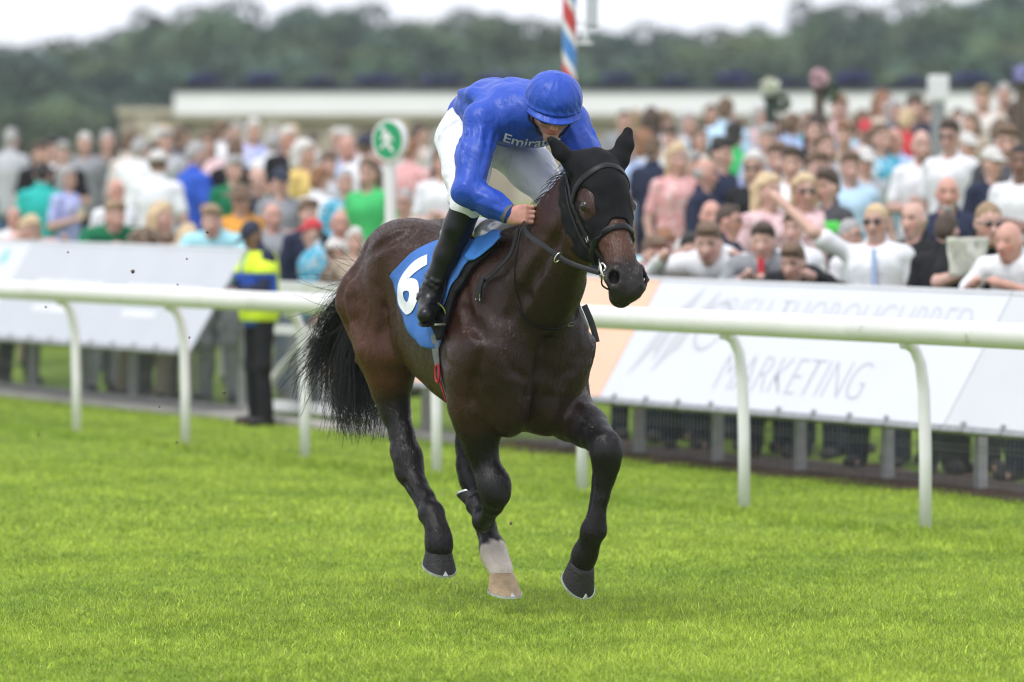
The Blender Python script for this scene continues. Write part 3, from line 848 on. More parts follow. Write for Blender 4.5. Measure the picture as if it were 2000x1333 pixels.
# px column, skyline px row, distance, width factor, leaf kind
TREES = [(-47.74, 340, 8.97, 6, 0, "dark green oak, first from the left on the wood's skyline"),
         (-42.81, 335, 8.55, 6, 1, "blue green sycamore, second from the left on the wood's skyline"),
         (-39.47, 340, 8.36, 6, 0, "dark green oak, third from the left on the wood's skyline"),
         (-35.28, 335, 7.79, 6, 1, "blue green sycamore, fourth from the left on the wood's skyline"),
         (-31.96, 335, 7.64, 6, 0, "dark green oak, fifth from the left on the wood's skyline"),
         (-29.11, 330, 7.39, 5.5, 1, "blue green sycamore, sixth from the left on the wood's skyline"),
         (-26.98, 335, 7.95, 5.0, 0, "dark green oak, seventh from the left on the wood's skyline"),
         (-24.84, 345, 7.69, 5, 1, "blue green sycamore, eighth from the left on the wood's skyline"),
         (-23.15, 350, 8.89, 5.2, 1, "blue green sycamore, ninth from the left on the wood's skyline"),
         (-21.42, 345, 9.77, 3.6, 0, "dark green oak, tenth from the left on the wood's skyline"),
         (-19.13, 340, 9.95, 5.5, 0, "dark green oak, eleventh from the left on the wood's skyline"),
         (-16.28, 335, 10.12, 5.5, 0, "dark green oak, twelfth from the left on the wood's skyline"),
         (-13.92, 340, 10.5, 6, 1, "blue green sycamore, thirteenth from the left on the wood's skyline"),
         (-11.18, 345, 10.08, 5, 0, "dark green oak, fourteenth from the left on the wood's skyline"),
         (-8.57, 340, 10.07, 5, 1, "blue green sycamore, fifteenth from the left on the wood's skyline"),
         (-6.21, 345, 10.14, 5.0, 2, "lighter green lime tree, sixteenth from the left on the wood's skyline"),
         (-3.67, 340, 9.95, 5, 0, "dark green oak, seventeenth from the left on the wood's skyline"),
         (-1.26, 350, 9.65, 5, 1, "blue green sycamore, eighteenth from the left on the wood's skyline"),
         (1.24, 345, 9.34, 5.0, 0, "dark green oak, nineteenth from the left on the wood's skyline"),
         (3.78, 350, 9.4, 5, 0, "dark green oak, twentieth from the left on the wood's skyline"),
         (6.68, 345, 9.21, 4.0, 1, "blue green sycamore, twenty-first from the left on the wood's skyline"),
         (9.59, 355, 8.88, 5.5, 0, "dark green oak, twenty-second from the left on the wood's skyline"),
         (11.97, 350, 8.95, 5.0, 0, "dark green oak, twenty-third from the left on the wood's skyline"),
         (13.97, 345, 9.15, 4.6, 2, "lighter green lime tree, twenty-fourth from the left on the wood's skyline"),
         (17.25, 355, 9.71, 4.6, 1, "blue green sycamore, twenty-fifth from the left on the wood's skyline"),
         (18.9, 350, 10.53, 4.0, 0, "dark green oak, twenty-sixth from the left on the wood's skyline"),
         (20.65, 345, 10.33, 4.5, 0, "dark green oak, twenty-seventh from the left on the wood's skyline"),
         (23.26, 340, 10.65, 5.5, 1, "blue green sycamore, twenty-eighth from the left on the wood's skyline"),
         (25.93, 335, 10.96, 6, 0, "dark green oak, twenty-ninth from the left on the wood's skyline"),
         (29.2, 338, 11.05, 6, 1, "blue green sycamore, thirtieth from the left on the wood's skyline"),
         (31.96, 335, 10.66, 6, 0, "dark green oak, thirty-first from the left on the wood's skyline"),
         (36.11, 340, 10.5, 6, 1, "blue green sycamore, thirty-second from the left on the wood's skyline"),
         (39.5, 335, 10.06, 6, 0, "dark green oak, thirty-third from the left on the wood's skyline"),
         (44.06, 340, 9.89, 6, 1, "blue green sycamore, thirty-fourth from the left on the wood's skyline"),
         (47.64, 335, 9.45, 6, 0, "dark green oak, thirty-fifth from the left on the wood's skyline"),
         (-24.62, 285, 4.07, 4, 2, "lighter green lime tree, first from the left on the wood's nearer edge"),
         (-25.38, 300, 5.86, 6, 0, "dark green oak, second from the left on the wood's nearer edge"),
         (-22.14, 300, 5.32, 6, 1, "blue green sycamore, third from the left on the wood's nearer edge"),
         (-19.22, 305, 6.49, 6, 0, "dark green oak, fourth from the left on the wood's nearer edge"),
         (-15.39, 300, 6.94, 6, 1, "blue green sycamore, fifth from the left on the wood's nearer edge"),
         (-11.8, 305, 7.31, 6, 0, "dark green oak, sixth from the left on the wood's nearer edge"),
         (-8.1, 300, 6.94, 6, 2, "lighter green lime tree, seventh from the left on the wood's nearer edge"),
         (-4.32, 300, 7.21, 6, 1, "blue green sycamore, eighth from the left on the wood's nearer edge"),
         (-0.82, 305, 6.76, 6, 0, "dark green oak, ninth from the left on the wood's nearer edge"),
         (4.86, 300, 6.67, 6, 1, "blue green sycamore, tenth from the left on the wood's nearer edge"),
         (8.78, 305, 6.35, 6, 2, "lighter green lime tree, eleventh from the left on the wood's nearer edge"),
         (12.15, 300, 6.4, 6, 0, "dark green oak, twelfth from the left on the wood's nearer edge"),
         (16.2, 305, 7.04, 6, 1, "blue green sycamore, thirteenth from the left on the wood's nearer edge"),
         (19.44, 300, 7.21, 6, 0, "dark green oak, fourteenth from the left on the wood's nearer edge"),
         (20.01, 285, 5.61, 4.5, 2, "lighter green lime tree, fifteenth from the left on the wood's nearer edge"),
         (22.95, 300, 7.48, 6, 1, "blue green sycamore, sixteenth from the left on the wood's nearer edge"),
         (26.76, 305, 7.86, 6, 2, "lighter green lime tree, seventeenth from the left on the wood's nearer edge")]
for i, (x, y, h, w, kd, lab) in enumerate(TREES):
    t = empty('tree', (x, y, 1.1), rr.uniform(0, 6.28))
    tag(t, lab, 'tree', 'trees of the wood behind the racecourse')
    o = link('trunk', TR[i % 3], None, t); o.scale = (h / 11, h / 11, h / 11)
    ci = i % 4
    o = link('crown', CR[ci], None, t); o.location = (0, 0, h * 0.58); o.scale = (w / 4.4, w / 4.4, h * 0.47 / 3.95)
    if CR[ci].materials[0] is not M_LEAF[kd]:
        o.material_slots[0].link = 'OBJECT'; o.material_slots[0].material = M_LEAF[kd]

# ---- summer haze between the track and the wood
hz = MB().box((0, 0, 7.5), (4800, 4800, 19.0)).mesh('haze')
hzo = bpy.data.objects.new('haze', hz); COL.objects.link(hzo)
hm = bpy.data.materials.new('haze'); hm.use_nodes = True
hn = hm.node_tree.nodes; hn.clear()
ho = hn.new('ShaderNodeOutputMaterial'); hv = hn.new('ShaderNodeVolumePrincipled')
hv.inputs['Color'].default_value = (0.84, 0.91, 1.0, 1); hv.inputs['Density'].default_value = 0.00030; hv.inputs['Anisotropy'].default_value = 0.2
hm.node_tree.links.new(hv.outputs['Volume'], ho.inputs['Volume'])
hz.materials.append(hm)
tag(hzo, 'thin summer haze over the racecourse', 'haze', kind='stuff')
# ------------------------------------------------------------------ the horse (own frame: x forward, y left, z up)
H_LOC = (-0.142, 24.894, 0.0)
H_RZ = R_(26 - 90)
def hobj(name):
    return empty(name, H_LOC, H_RZ)

HB = Field((-1.22, -0.46, 0.16), (1.52, 0.46, 2.24), 0.0085)

def herm(xs, ys):
    xs = np.array(xs, float); ys = np.array(ys, float)
    m = np.gradient(ys, xs)
    def f(x):
        i = np.clip(np.searchsorted(xs, x) - 1, 0, len(xs) - 2)
        h = xs[i + 1] - xs[i]; t = np.clip((x - xs[i]) / h, 0, 1)
        return ((2 * t ** 3 - 3 * t * t + 1) * ys[i] + (t ** 3 - 2 * t * t + t) * h * m[i]
                + (-2 * t ** 3 + 3 * t * t) * ys[i + 1] + (t ** 3 - t * t) * h * m[i + 1])
    return f
_u = [-0.93, -0.85, -0.74, -0.60, -0.42, -0.22, -0.02, 0.16, 0.30, 0.44, 0.56]
_top = herm(_u, [1.36, 1.48, 1.61, 1.705, 1.71, 1.655, 1.63, 1.65, 1.685, 1.64, 1.50])
_bot = herm(_u, [1.28, 1.20, 1.13, 1.10, 1.045, 0.965, 0.895, 0.845, 0.815, 0.85, 1.00])
_hw = herm(_u, [0.10, 0.17, 0.215, 0.235, 0.255, 0.285, 0.295, 0.275, 0.24, 0.20, 0.13])
def trunk(X, Y, Z):
    u = np.clip(X, _u[0], _u[-1])[:, :1, :1]
    t, b, w = _top(u), _bot(u), _hw(u)
    c = b + (t - b) * 0.46
    hh = np.where(Z > c, t - c, c - b)
    rho = (np.abs(Y / w) ** 2.25 + np.abs((Z - c) / hh) ** 2.25) ** (1 / 2.25)
    d = (rho - 1) * np.minimum(w, hh) * 0.95
    e = np.maximum(_u[0] - X, X - _u[-1])
    return np.maximum(d, e)
HB.fn((-1.1, -0.32, 0.78), (0.6, 0.32, 1.76), trunk, k=0.04)

for s in (-1, 1):
    # hindquarters: gluteals, biceps femoris, thigh, point of hip
    HB.ell((-0.53, s * 0.145, 1.53), (0.26, 0.14, 0.19), k=0.09)
    HB.ell((-0.72, s * 0.125, 1.38), (0.18, 0.115, 0.235), k=0.06)
    HB.ell((-0.78, s * 0.11, 1.27), (0.12, 0.105, 0.22), k=0.05)
    HB.ell((-0.60, s * 0.19, 1.28), (0.25, 0.11, 0.26), k=0.07)
    HB.ell((-0.44, s * 0.215, 1.61), (0.055, 0.035, 0.04), k=0.09)
    # shoulder blade, upper arm, breast muscle
    HB.rc((0.24, s * 0.10 + 0.01, 1.56), (0.46, s * 0.205 + 0.012, 1.20), 0.105, 0.13, k=0.09, sq=((0, 1, 0), 0.75))
    HB.rc((0.10, s * 0.19, 1.28), (0.34, s * 0.20, 1.06), 0.12, 0.13, k=0.10, sq=((0, 1, 0), 0.75))
    HB.ell((0.475, s * 0.125 + 0.012, 1.13), (0.135, 0.135, 0.21), k=0.07)
    HB.ell((0.45, s * 0.095 + 0.01, 0.955), (0.13, 0.105, 0.155), k=0.05)
HB.ell((-0.86, 0, 1.47), (0.09, 0.06, 0.06), k=0.08)            # dock of the tail
HB.rc((-0.88, 0, 1.47), (-1.00, 0, 1.40), 0.042, 0.03, k=0.05)
# neck
HB.rc((0.38, 0.01, 1.34), (0.65, 0.01, 1.52), 0.245, 0.195, k=0.12, sq=((0, 1, 0), 0.78))
HB.rc((0.65, 0.01, 1.52), (0.88, 0.015, 1.71), 0.195, 0.165, k=0.08, sq=((0, 1, 0), 0.62))
HB.rc((0.88, 0.015, 1.71), (1.08, 0.02, 1.87), 0.165, 0.135, k=0.06, sq=((0, 1, 0), 0.62))
HB.rc((0.28, 0, 1.62), (0.50, 0, 1.60), 0.06, 0.05, k=0.10)
HB.rc((0.50, 0, 1.60), (0.74, 0.01, 1.765), 0.05, 0.05, k=0.08)
HB.rc((0.74, 0.01, 1.765), (1.07, 0.02, 1.950), 0.05, 0.055, k=0.08)

# ---- legs: (points, radii)
LEGS = {}
HR = [(-0.68, -0.175, 1.36), (-0.575, -0.185, 1.16), (-0.575, -0.165, 1.03), (-0.595, -0.15, 0.955), (-0.575, -0.14, 0.87),
      (-0.525, -0.13, 0.77), (-0.463, -0.13, 0.68), (-0.440, -0.13, 0.61), (-0.361, -0.13, 0.545), (-0.290, -0.13, 0.50),
      (-0.212, -0.13, 0.437), (-0.155, -0.13, 0.372), (-0.143, -0.13, 0.315), (-0.14, -0.13, 0.285)]
HRr = [0.19, 0.135, 0.098, 0.074, 0.058, 0.047, 0.056, 0.054, 0.037, 0.036, 0.048, 0.040, 0.052, 0.055]
HLp = [(-0.66, 0.175, 1.36), (-0.42, 0.185, 1.12), (-0.38, 0.16, 0.98), (-0.37, 0.13, 0.86), (-0.345, 0.11, 0.74),
       (-0.305, 0.10, 0.645), (-0.272, 0.10, 0.575), (-0.205, 0.10, 0.48), (-0.138, 0.10, 0.373), (-0.075, 0.10, 0.285),
       (-0.045, 0.10, 0.245), (-0.002, 0.10, 0.205), (0.018, 0.10, 0.182)]
HLr = [0.19, 0.125, 0.090, 0.065, 0.048, 0.054, 0.052, 0.036, 0.036, 0.047, 0.045, 0.041, 0.044]
FR = [(0.36, -0.19, 1.10), (0.335, -0.185, 0.93), (0.325, -0.168, 0.835), (0.312, -0.145, 0.745), (0.322, -0.125, 0.665), (0.362, -0.11, 0.60), (0.372, -0.105, 0.545)]
FRr = [0.13, 0.105, 0.085, 0.065, 0.052, 0.062, 0.058]
FR2 = [(0.372, -0.105, 0.545), (0.33, -0.095, 0.50), (0.25, -0.08, 0.455), (0.165, -0.062, 0.425), (0.115, -0.054, 0.455), (0.075, -0.05, 0.485), (0.065, -0.048, 0.495)]
FR2r = [0.056, 0.043, 0.034, 0.047, 0.036, 0.044, 0.047]
FL = [(0.38, 0.195, 1.08), (0.34, 0.225, 0.955), (0.44, 0.23, 0.885), (0.575, 0.232, 0.845), (0.69, 0.224, 0.81), (0.772, 0.219, 0.785), (0.790, 0.217, 0.735),
      (0.776, 0.222, 0.675), (0.763, 0.218, 0.62), (0.753, 0.212, 0.547), (0.739, 0.203, 0.47), (0.720, 0.20, 0.41), (0.672, 0.197, 0.342), (0.642, 0.193, 0.296), (0.628, 0.192, 0.272)]
FLr = [0.13, 0.12, 0.106, 0.086, 0.062, 0.055, 0.058, 0.045, 0.036, 0.029, 0.031, 0.046, 0.039, 0.046, 0.049]
HB.chain(HR, HRr, k=0.045); HB.chain(HLp, HLr, k=0.045)
HB.chain(FR, FRr, k=0.04); HB.chain(FL, FLr, k=0.04)
HB.chain(FR2, FR2r, k=0.018)
# hock points and tendons, knee caps, fetlock ergots
HB.rc((-0.575, -0.13, 0.745), (-0.505, -0.13, 0.625), 0.027, 0.026, k=0.03)
HB.rc((-0.505, -0.13, 0.625), (-0.265, -0.13, 0.44), 0.022, 0.024, k=0.025)
HB.rc((-0.60, -0.14, 0.92), (-0.575, -0.13, 0.745), 0.022, 0.024, k=0.03)
HB.rc((-0.395, 0.10, 0.70), (-0.335, 0.10, 0.575), 0.027, 0.024, k=0.03)
HB.rc((-0.335, 0.10, 0.575), (-0.115, 0.10, 0.275), 0.02, 0.026, k=0.025)
HB.rc((0.735, 0.222, 0.69), (0.690, 0.200, 0.42), 0.022, 0.026, k=0.025)
HB.ell((0.81, 0.224, 0.77), (0.035, 0.045, 0.055), k=0.03)
HB.ell((0.392, -0.105, 0.575), (0.035, 0.05, 0.06), k=0.03)
HB.rc((0.30, -0.09, 0.45), (0.15, -0.062, 0.40), 0.02, 0.026, k=0.02)
HB.ell((-0.505, -0.13, 0.70), (0.03, 0.062, 0.05), k=0.03)
# grooves between cannon bone and tendon, small bones of knee and hock
for a, b, w_ in (((-0.395, -0.13, 0.570), (-0.250, -0.13, 0.455), 0.040), ((-0.265, 0.10, 0.540), (-0.125, 0.10, 0.325), 0.038), ((0.752, 0.219, 0.640), (0.722, 0.203, 0.470), 0.034)):
    for sy in (-1, 1):
        HB.rc(np.array(a) + [0, sy * w_, 0], np.array(b) + [0, sy * w_, 0], 0.010, 0.009, k=0.016, cut=True)
for c_, r_ in (((0.822, 0.200, 0.755), 0.022), ((0.820, 0.238, 0.750), 0.022), ((0.808, 0.218, 0.715), 0.022), ((0.400, -0.130, 0.585), 0.024), ((0.398, -0.085, 0.580), 0.024), ((0.395, -0.108, 0.535), 0.022),
               ((-0.445, -0.170, 0.665), 0.020), ((-0.440, -0.095, 0.665), 0.020), ((-0.415, -0.150, 0.630), 0.018), ((0.690, 0.175, 0.405), 0.018), ((0.690, 0.222, 0.405), 0.018), ((-0.245, -0.155, 0.425), 0.018), ((-0.245, -0.105, 0.425), 0.018)):
    HB.ell(c_, (r_, r_, r_ * 1.2), k=0.022)
# forearm muscles
HB.rc((0.38, -0.205, 0.93), (0.345, -0.165, 0.74), 0.048, 0.024, k=0.03)
HB.rc((0.30, -0.135, 0.93), (0.30, -0.125, 0.76), 0.045, 0.022, k=0.03)
HB.rc((0.45, 0.255, 0.935), (0.68, 0.24, 0.84), 0.045, 0.022, k=0.03)

# ---- head
_y = R_(0)
_hf = np.array([math.cos(_y), math.sin(_y), 0]); HS = np.array([-math.sin(_y), math.cos(_y), 0])
HA = _hf * 0.31 + np.array([0, 0, -0.585]); HA /= np.linalg.norm(HA)
HN = np.cross(HS, HA); HN = HN if HN @ _hf > 0 else -HN
HP0 = np.array([1.132, 0.030, 2.008])
def hd(l, n, w): return HP0 + HA * l + HN * n + HS * w
HM = np.array([HA, HN, HS])
def hfield(F, off=0.0, nose=True):
    """the head, also used (grown a little) for the fabric hood"""
    F.rc(hd(0.04, -0.10, 0), hd(0.14, -0.085, 0), 0.078, 0.092, k=0.05, sq=(HS, 1.0), off=off)
    F.ell(hd(0.13, -0.075, 0), (0.15, 0.078, 0.104), HM, k=0.04, off=off)
    F.rc(hd(0.16, -0.065, 0), hd(0.46, -0.052, 0), 0.086, 0.054, k=0.05, sq=(HS, 0.96), off=off)
    for s in (-1, 1):
        F.ell(hd(0.25, -0.165, s * 0.056), (0.145, 0.130, 0.048), HM, k=0.05, off=off)          # jowl
        F.ell(hd(0.203, -0.052, s * 0.089), (0.046, 0.036, 0.024), HM, k=0.03, off=off)         # orbit
        F.rc(hd(0.225, -0.075, s * 0.082), hd(0.38, -0.075, s * 0.052), 0.02, 0.012, k=0.03, off=off)  # facial crest
    F.rc(hd(0.32, -0.16, 0), hd(0.50, -0.108, 0), 0.066, 0.038, k=0.05, sq=(HS, 0.85), off=off)  # lower jaw
    if nose:
        F.rc(hd(0.44, -0.050, 0), hd(0.575, -0.060, 0), 0.052, 0.054, k=0.04, off=off)
        for s in (-1, 1):
            F.ell(hd(0.545, -0.045, s * 0.054), (0.058, 0.048, 0.036), HM, k=0.03)
        F.ell(hd(0.603, -0.068, 0), (0.044, 0.048, 0.062), HM, k=0.035)                          # upper lip
        F.ell(hd(0.593, -0.125, 0), (0.045, 0.036, 0.046), HM, k=0.02)                           # lower lip, chin
        F.rc(hd(0.50, -0.11, 0), hd(0.60, -0.125, 0), 0.038, 0.034, k=0.03)
hfield(HB)
for s in (-1, 1):
    # nostrils, mouth corner, eye sockets, ears
    HB.ell(hd(0.556, -0.024, s * 0.068), (0.044, 0.027, 0.022), [HA + 0.55 * HS * s, HN - 0.2 * HA, HS * s - 0.55 * HA], k=0.010, cut=True)
    HB.chain([hd(0.515, -0.028, s * 0.074), hd(0.520, -0.004, s * 0.050), hd(0.555, -0.004, s * 0.036), hd(0.592, -0.020, s * 0.040), hd(0.600, -0.045, s * 0.060)], [0.007, 0.009, 0.010, 0.010, 0.008], k=0.014)
    HB.chain([hd(0.520, -0.040, s * 0.092), hd(0.560, -0.042, s * 0.098), hd(0.595, -0.050, s * 0.080)], [0.006, 0.008, 0.007], k=0.014)
    HB.rc(hd(0.655, -0.100, 0.0), hd(0.545, -0.102, s * 0.066), 0.007, 0.006, k=0.010, cut=True)
    HB.ell(hd(0.205, -0.060, s * 0.117), (0.027, 0.022, 0.017), HM, k=0.012, cut=True)
    HB.rc(hd(0.173, -0.062, s * 0.112), hd(0.223, -0.038, s * 0.110), 0.009, 0.007, k=0.014)
EARS = {-1: [hd(0.03, -0.075, -0.062), hd(-0.045, -0.07, -0.098), np.array([0.945, -0.118, 2.085]), np.array([0.905, -0.125, 2.128])],
        1: [hd(0.03, -0.075, 0.062), hd(-0.045, -0.06, 0.088), np.array([1.215, 0.115, 2.115]), np.array([1.245, 0.118, 2.155])]}
EARS[-1] = [hd(0.035, -0.085, -0.066), hd(-0.012, -0.078, -0.108), hd(-0.055, -0.062, -0.158), hd(-0.098, -0.045, -0.198)]
EARS[1] = [hd(0.040, -0.075, 0.070), hd(-0.020, -0.06, 0.108), hd(-0.080, -0.05, 0.148), hd(-0.142, -0.045, 0.172)]
EARr = [0.036, 0.040, 0.034, 0.017]
for s in (-1, 1):
    HB.chain(EARS[s], EARr, k=0.014, sq=(HN, 0.66))

# ---- grooves and veins that model the muscles
G = 0.018
def groove(pts, r=0.010, k=0.03):
    r = [0.3 * r] + [r] * (len(pts) - 2) + [0.3 * r]
    HB.chain(pts, r, k=k, cut=True)
def vein(pts, r=0.006, k=0.014): HB.chain(pts, [r] * len(pts), k=k)
def onskin(u, z, s, d=0.0):
    """y of the body side at (u,z), pushed out by d"""
    ys = HB.ax[1]
    i = int(round((u - HB.lo[0]) / HB.h)); k_ = int(round((z - HB.lo[2]) / HB.h))
    col = HB.d[i, :, k_]
    idx = np.nonzero(col < 0)[0]
    if len(idx) == 0: return s * 0.2
    y = ys[idx[-1]] if s > 0 else ys[idx[0]]
    return float(y) + s * d
for s in (-1, 1):
    P = [(u, onskin(u, z, s, 0.014), z) for u, z in [(-0.62, 1.62), (-0.67, 1.50), (-0.70, 1.38), (-0.68, 1.26), (-0.64, 1.14)]]
    groove(P, 0.014, 0.05)
    P = [(u, onskin(u, z, s, 0.014), z) for u, z in [(-0.82, 1.46), (-0.83, 1.36), (-0.81, 1.22), (-0.75, 1.10)]]
    groove(P, 0.012, 0.04)
    P = [(u, onskin(u, z, s, 0.013), z) for u, z in [(0.34, 1.50), (0.42, 1.34), (0.47, 1.22)]]
    groove(P, 0.012, 0.05)
    P = [(u, onskin(u, z, s, 0.013), z) for u, z in [(0.22, 1.24), (0.30, 1.14), (0.40, 1.10)]]
    groove(P, 0.010, 0.04)
    vein([(u, onskin(u, z, s, 0.000), z) for u, z in [(-0.62, 1.26), (-0.60, 1.18), (-0.62, 1.10), (-0.60, 1.04)]])
    vein([(u, onskin(u, z, s, 0.000), z) for u, z in [(0.0, 1.0), (-0.12, 1.04), (-0.24, 1.05), (-0.34, 1.10)]])
    # flank hollow and jugular groove
    HB.ell((-0.40, s * 0.33, 1.30), (0.10, 0.06, 0.20), k=0.07, cut=True)
    groove([(u, onskin(u, z, s, 0.010), z) for u, z in [(1.04, 1.76), (0.92, 1.64), (0.80, 1.53), (0.70, 1.42), (0.62, 1.32)]], 0.014, 0.05)
    vein([hd(0.40, -0.03, s * 0.056), hd(0.35, -0.06, s * 0.07), hd(0.30, -0.10, s * 0.082)], 0.004, 0.01)
    vein([hd(0.46, -0.015, s * 0.045), hd(0.40, -0.03, s * 0.056)], 0.004, 0.01)
groove([(0.62, 0.01, 1.24), (0.605, 0.01, 1.10), (0.585, 0.01, 0.98), (0.55, 0.01, 0.88)], 0.012, 0.05)      # between the breast muscles
def skin_groove(pts, r, k, s):
    """groove through points given on the right side, mirrored for the left"""
    out = []
    for u, y, z in pts:
        yy = onskin(u, z, s, 0.0) if abs(y) > 0.2 else (y if s < 0 else -y)
        out.append((u + (0.012 if abs(y) <= 0.2 and u > 0.5 else 0), yy + s * r * 0.75, z))
    groove(out, r, k)
for s in (-1, 1):
    skin_groove([(-0.345, -0.15, 1.690), (-0.355, -0.205, 1.665), (-0.39, -0.261, 1.633), (-0.457, -0.287, 1.600), (-0.558, -0.284, 1.560)], 0.018, 0.035, s)
    skin_groove([(-0.487, -0.291, 1.512), (-0.459, -0.274, 1.433), (-0.444, -0.261, 1.342), (-0.432, -0.257, 1.252), (-0.403, -0.238, 1.139)], 0.018, 0.045, s)
    skin_groove([(-0.619, -0.321, 1.464), (-0.596, -0.336, 1.374), (-0.586, -0.331, 1.283), (-0.54, -0.322, 1.193)], 0.016, 0.035, s)
    skin_groove([(0.374, -0.257, 1.361), (0.51, -0.261, 1.276), (0.57, -0.23, 1.24)], 0.015, 0.05, s)
    skin_groove([(0.618, -0.179, 1.169), (0.620, -0.13, 1.092), (0.60, -0.07, 1.062)], 0.011, 0.035, s)
    skin_groove([(0.605, -0.076, 1.068), (0.578, -0.06, 0.978), (0.550, -0.05, 0.90)], 0.008, 0.03, s)
    skin_groove([(0.558, -0.26, 1.168), (0.507, -0.26, 1.057), (0.454, -0.247, 0.967)], 0.014, 0.04, s)
    HB.ell((-0.50, s * 0.262, 1.40), (0.055, 0.028, 0.16), k=0.05)
    HB.ell((-0.66, s * 0.225, 1.36), (0.05, 0.03, 0.17), k=0.05)
    HB.ell((0.40, s * 0.265, 1.18), (0.10, 0.03, 0.07), k=0.05)
    vein([(u, onskin(u, z, s, -0.001), z) for u, z in [(-0.52, 1.42), (-0.50, 1.34), (-0.53, 1.26), (-0.50, 1.18), (-0.52, 1.10)]], 0.005, 0.012)
    vein([(u, onskin(u, z, s, -0.001), z) for u, z in [(-0.56, 1.34), (-0.53, 1.28), (-0.55, 1.20)]], 0.004, 0.010)
HB.noise(0.0024, 26.0, 3)
HB.noise(0.0009, 75.0, 13)

me_h, HV = field_mesh('horse_body', HB, it=2)

# ---- coat colour: bay with black points, one white sock
def capdist(P, pts, rs):
    best = np.full(len(P), 9.0)
    for a, b, ra, rb in zip(pts[:-1], pts[1:], rs[:-1], rs[1:]):
        a = np.array(a); b = np.array(b); ab = b - a
        t = np.clip(((P - a) @ ab) / (ab @ ab), 0, 1)
        best = np.minimum(best, np.linalg.norm(P - a - t[:, None] * ab, axis=1) - (ra + (rb - ra) * t))
    return best
_rng = np.random.default_rng(5)
def pnoise(P, sc, seed):
    r = np.random.default_rng(seed); a = np.zeros(len(P))
    for i in range(7):
        v = r.normal(size=3) * sc
        a += np.sin(P @ v + r.uniform(0, 6.28))
    return a / 3.7
BAY = np.array([0.036, 0.0140, 0.0072]); BAYL = np.array([0.120, 0.045, 0.0200]); BLK = np.array([0.0060, 0.0052, 0.0054])
DARK = np.array([0.0130, 0.0062, 0.0042])
n1 = pnoise(HV, 6.0, 1)[:, None]; n2 = pnoise(HV, 22.0, 2)[:, None]
C = BAY * (1 + 0.22 * n1 + 0.10 * n2)
warm = smooth01(-HV[:, 0], 0.25, 0.7)[:, None] * smooth01(1.6 - HV[:, 2], 0.0, 0.5)[:, None]
C = C * (1 - 0.62 * warm) + BAYL * 0.62 * warm
topd = smooth01(HV[:, 2], 1.45, 1.7)[:, None] * smooth01(0.9 - HV[:, 0], 0, 0.3)[:, None]
C = C * (1 - 0.35 * topd) + DARK * 0.35 * topd
chest = (smooth01(HV[:, 0], 0.36, 0.58) * smooth01(1.75 - HV[:, 2], 0, 0.3))[:, None]
C = C * (1 - 0.72 * chest) + DARK * 0.72 * chest  # shade on the chest painted into the coat colour
lower = np.minimum.reduce([capdist(HV, HR[4:], HRr[4:]), capdist(HV, HLp[4:], HLr[4:]), capdist(HV, FR[3:], FRr[3:]), capdist(HV, FR2, FR2r), capdist(HV, FL[4:], FLr[4:])])
wb = (1 - smooth01(lower, 0.0, 0.12))[:, None]
C = C * (1 - wb) + BLK * wb
hl = (HV - HP0) @ HA; hn = (HV - HP0) @ HN; hw_ = (HV - HP0) @ HS
onhead = (hl > -0.02) & (hn > -0.33) & (HV[:, 0] > 0.95)
mz = (smooth01(hl, 0.43, 0.53) * onhead)[:, None]
C = C * (1 - mz) + np.array([0.020, 0.017, 0.016]) * mz
face = (smooth01(hl, 0.25, 0.35) * (1 - smooth01(hl, 0.44, 0.52)) * onhead)[:, None]
C = C * (1 - 0.6 * face) + np.array([0.105, 0.042, 0.022]) * 0.6 * face
nost = np.minimum(np.linalg.norm(HV - hd(0.556, -0.026, 0.066), axis=1), np.linalg.norm(HV - hd(0.556, -0.026, -0.066), axis=1))
nn = ((1 - smooth01(nost, 0.018, 0.030)) * (hl > 0.5))[:, None]
C = C * (1 - nn) + np.array([0.006, 0.004, 0.004]) * nn
sk = capdist(HV, HLp[-4:], HLr[-4:])
sock_top = (HV - np.array(HLp[-4])) @ np.array([0.55, 0, -0.62]) + 0.012 * pnoise(HV, 60, 9)
sw = ((1 - smooth01(sk, 0.01, 0.03)) * smooth01(sock_top, -0.01, 0.012))[:, None]
C = C * (1 - sw) + np.array([0.72, 0.62, 0.57]) * sw
set_col(me_h, np.clip(C, 0.003, 1))

def coat_mat():
    m = mat('horse_coat', (0.05, 0.02, 0.01), rough=0.36, spec=0.30, var=0.24, vscale=3.5, attr=True, bump=0.0)
    N, Lk = m.node_tree.nodes, m.node_tree.links
    b = N['Principled BSDF']
    pass
    # short hair: noise stretched along the body breaks up the highlights
    tc = N.new('ShaderNodeTexCoord'); mp = N.new('ShaderNodeMapping'); mp.inputs['Scale'].default_value = (34, 130, 46)
    no = N.new('ShaderNodeTexNoise'); no.inputs['Scale'].default_value = 1.0; no.inputs['Detail'].default_value = 4
    bp = N.new('ShaderNodeBump'); bp.inputs['Strength'].default_value = 0.34; bp.inputs['Distance'].default_value = 0.010
    Lk.new(tc.outputs['Object'], mp.inputs['Vector']); Lk.new(mp.outputs['Vector'], no.inputs['Vector'])
    Lk.new(no.outputs['Fac'], bp.inputs['Height']); Lk.new(bp.outputs['Normal'], b.inputs['Normal'])
    n3 = N.new('ShaderNodeTexNoise'); n3.inputs['Scale'].default_value = 5.0
    r3 = N.new('ShaderNodeMapRange'); r3.inputs['To Min'].default_value = 0.26; r3.inputs['To Max'].default_value = 0.50
    Lk.new(tc.outputs['Object'], n3.inputs['Vector']); Lk.new(n3.outputs['Fac'], r3.inputs['Value']); Lk.new(r3.outputs['Result'], b.inputs['Roughness'])
    return m
M_COAT = coat_mat()
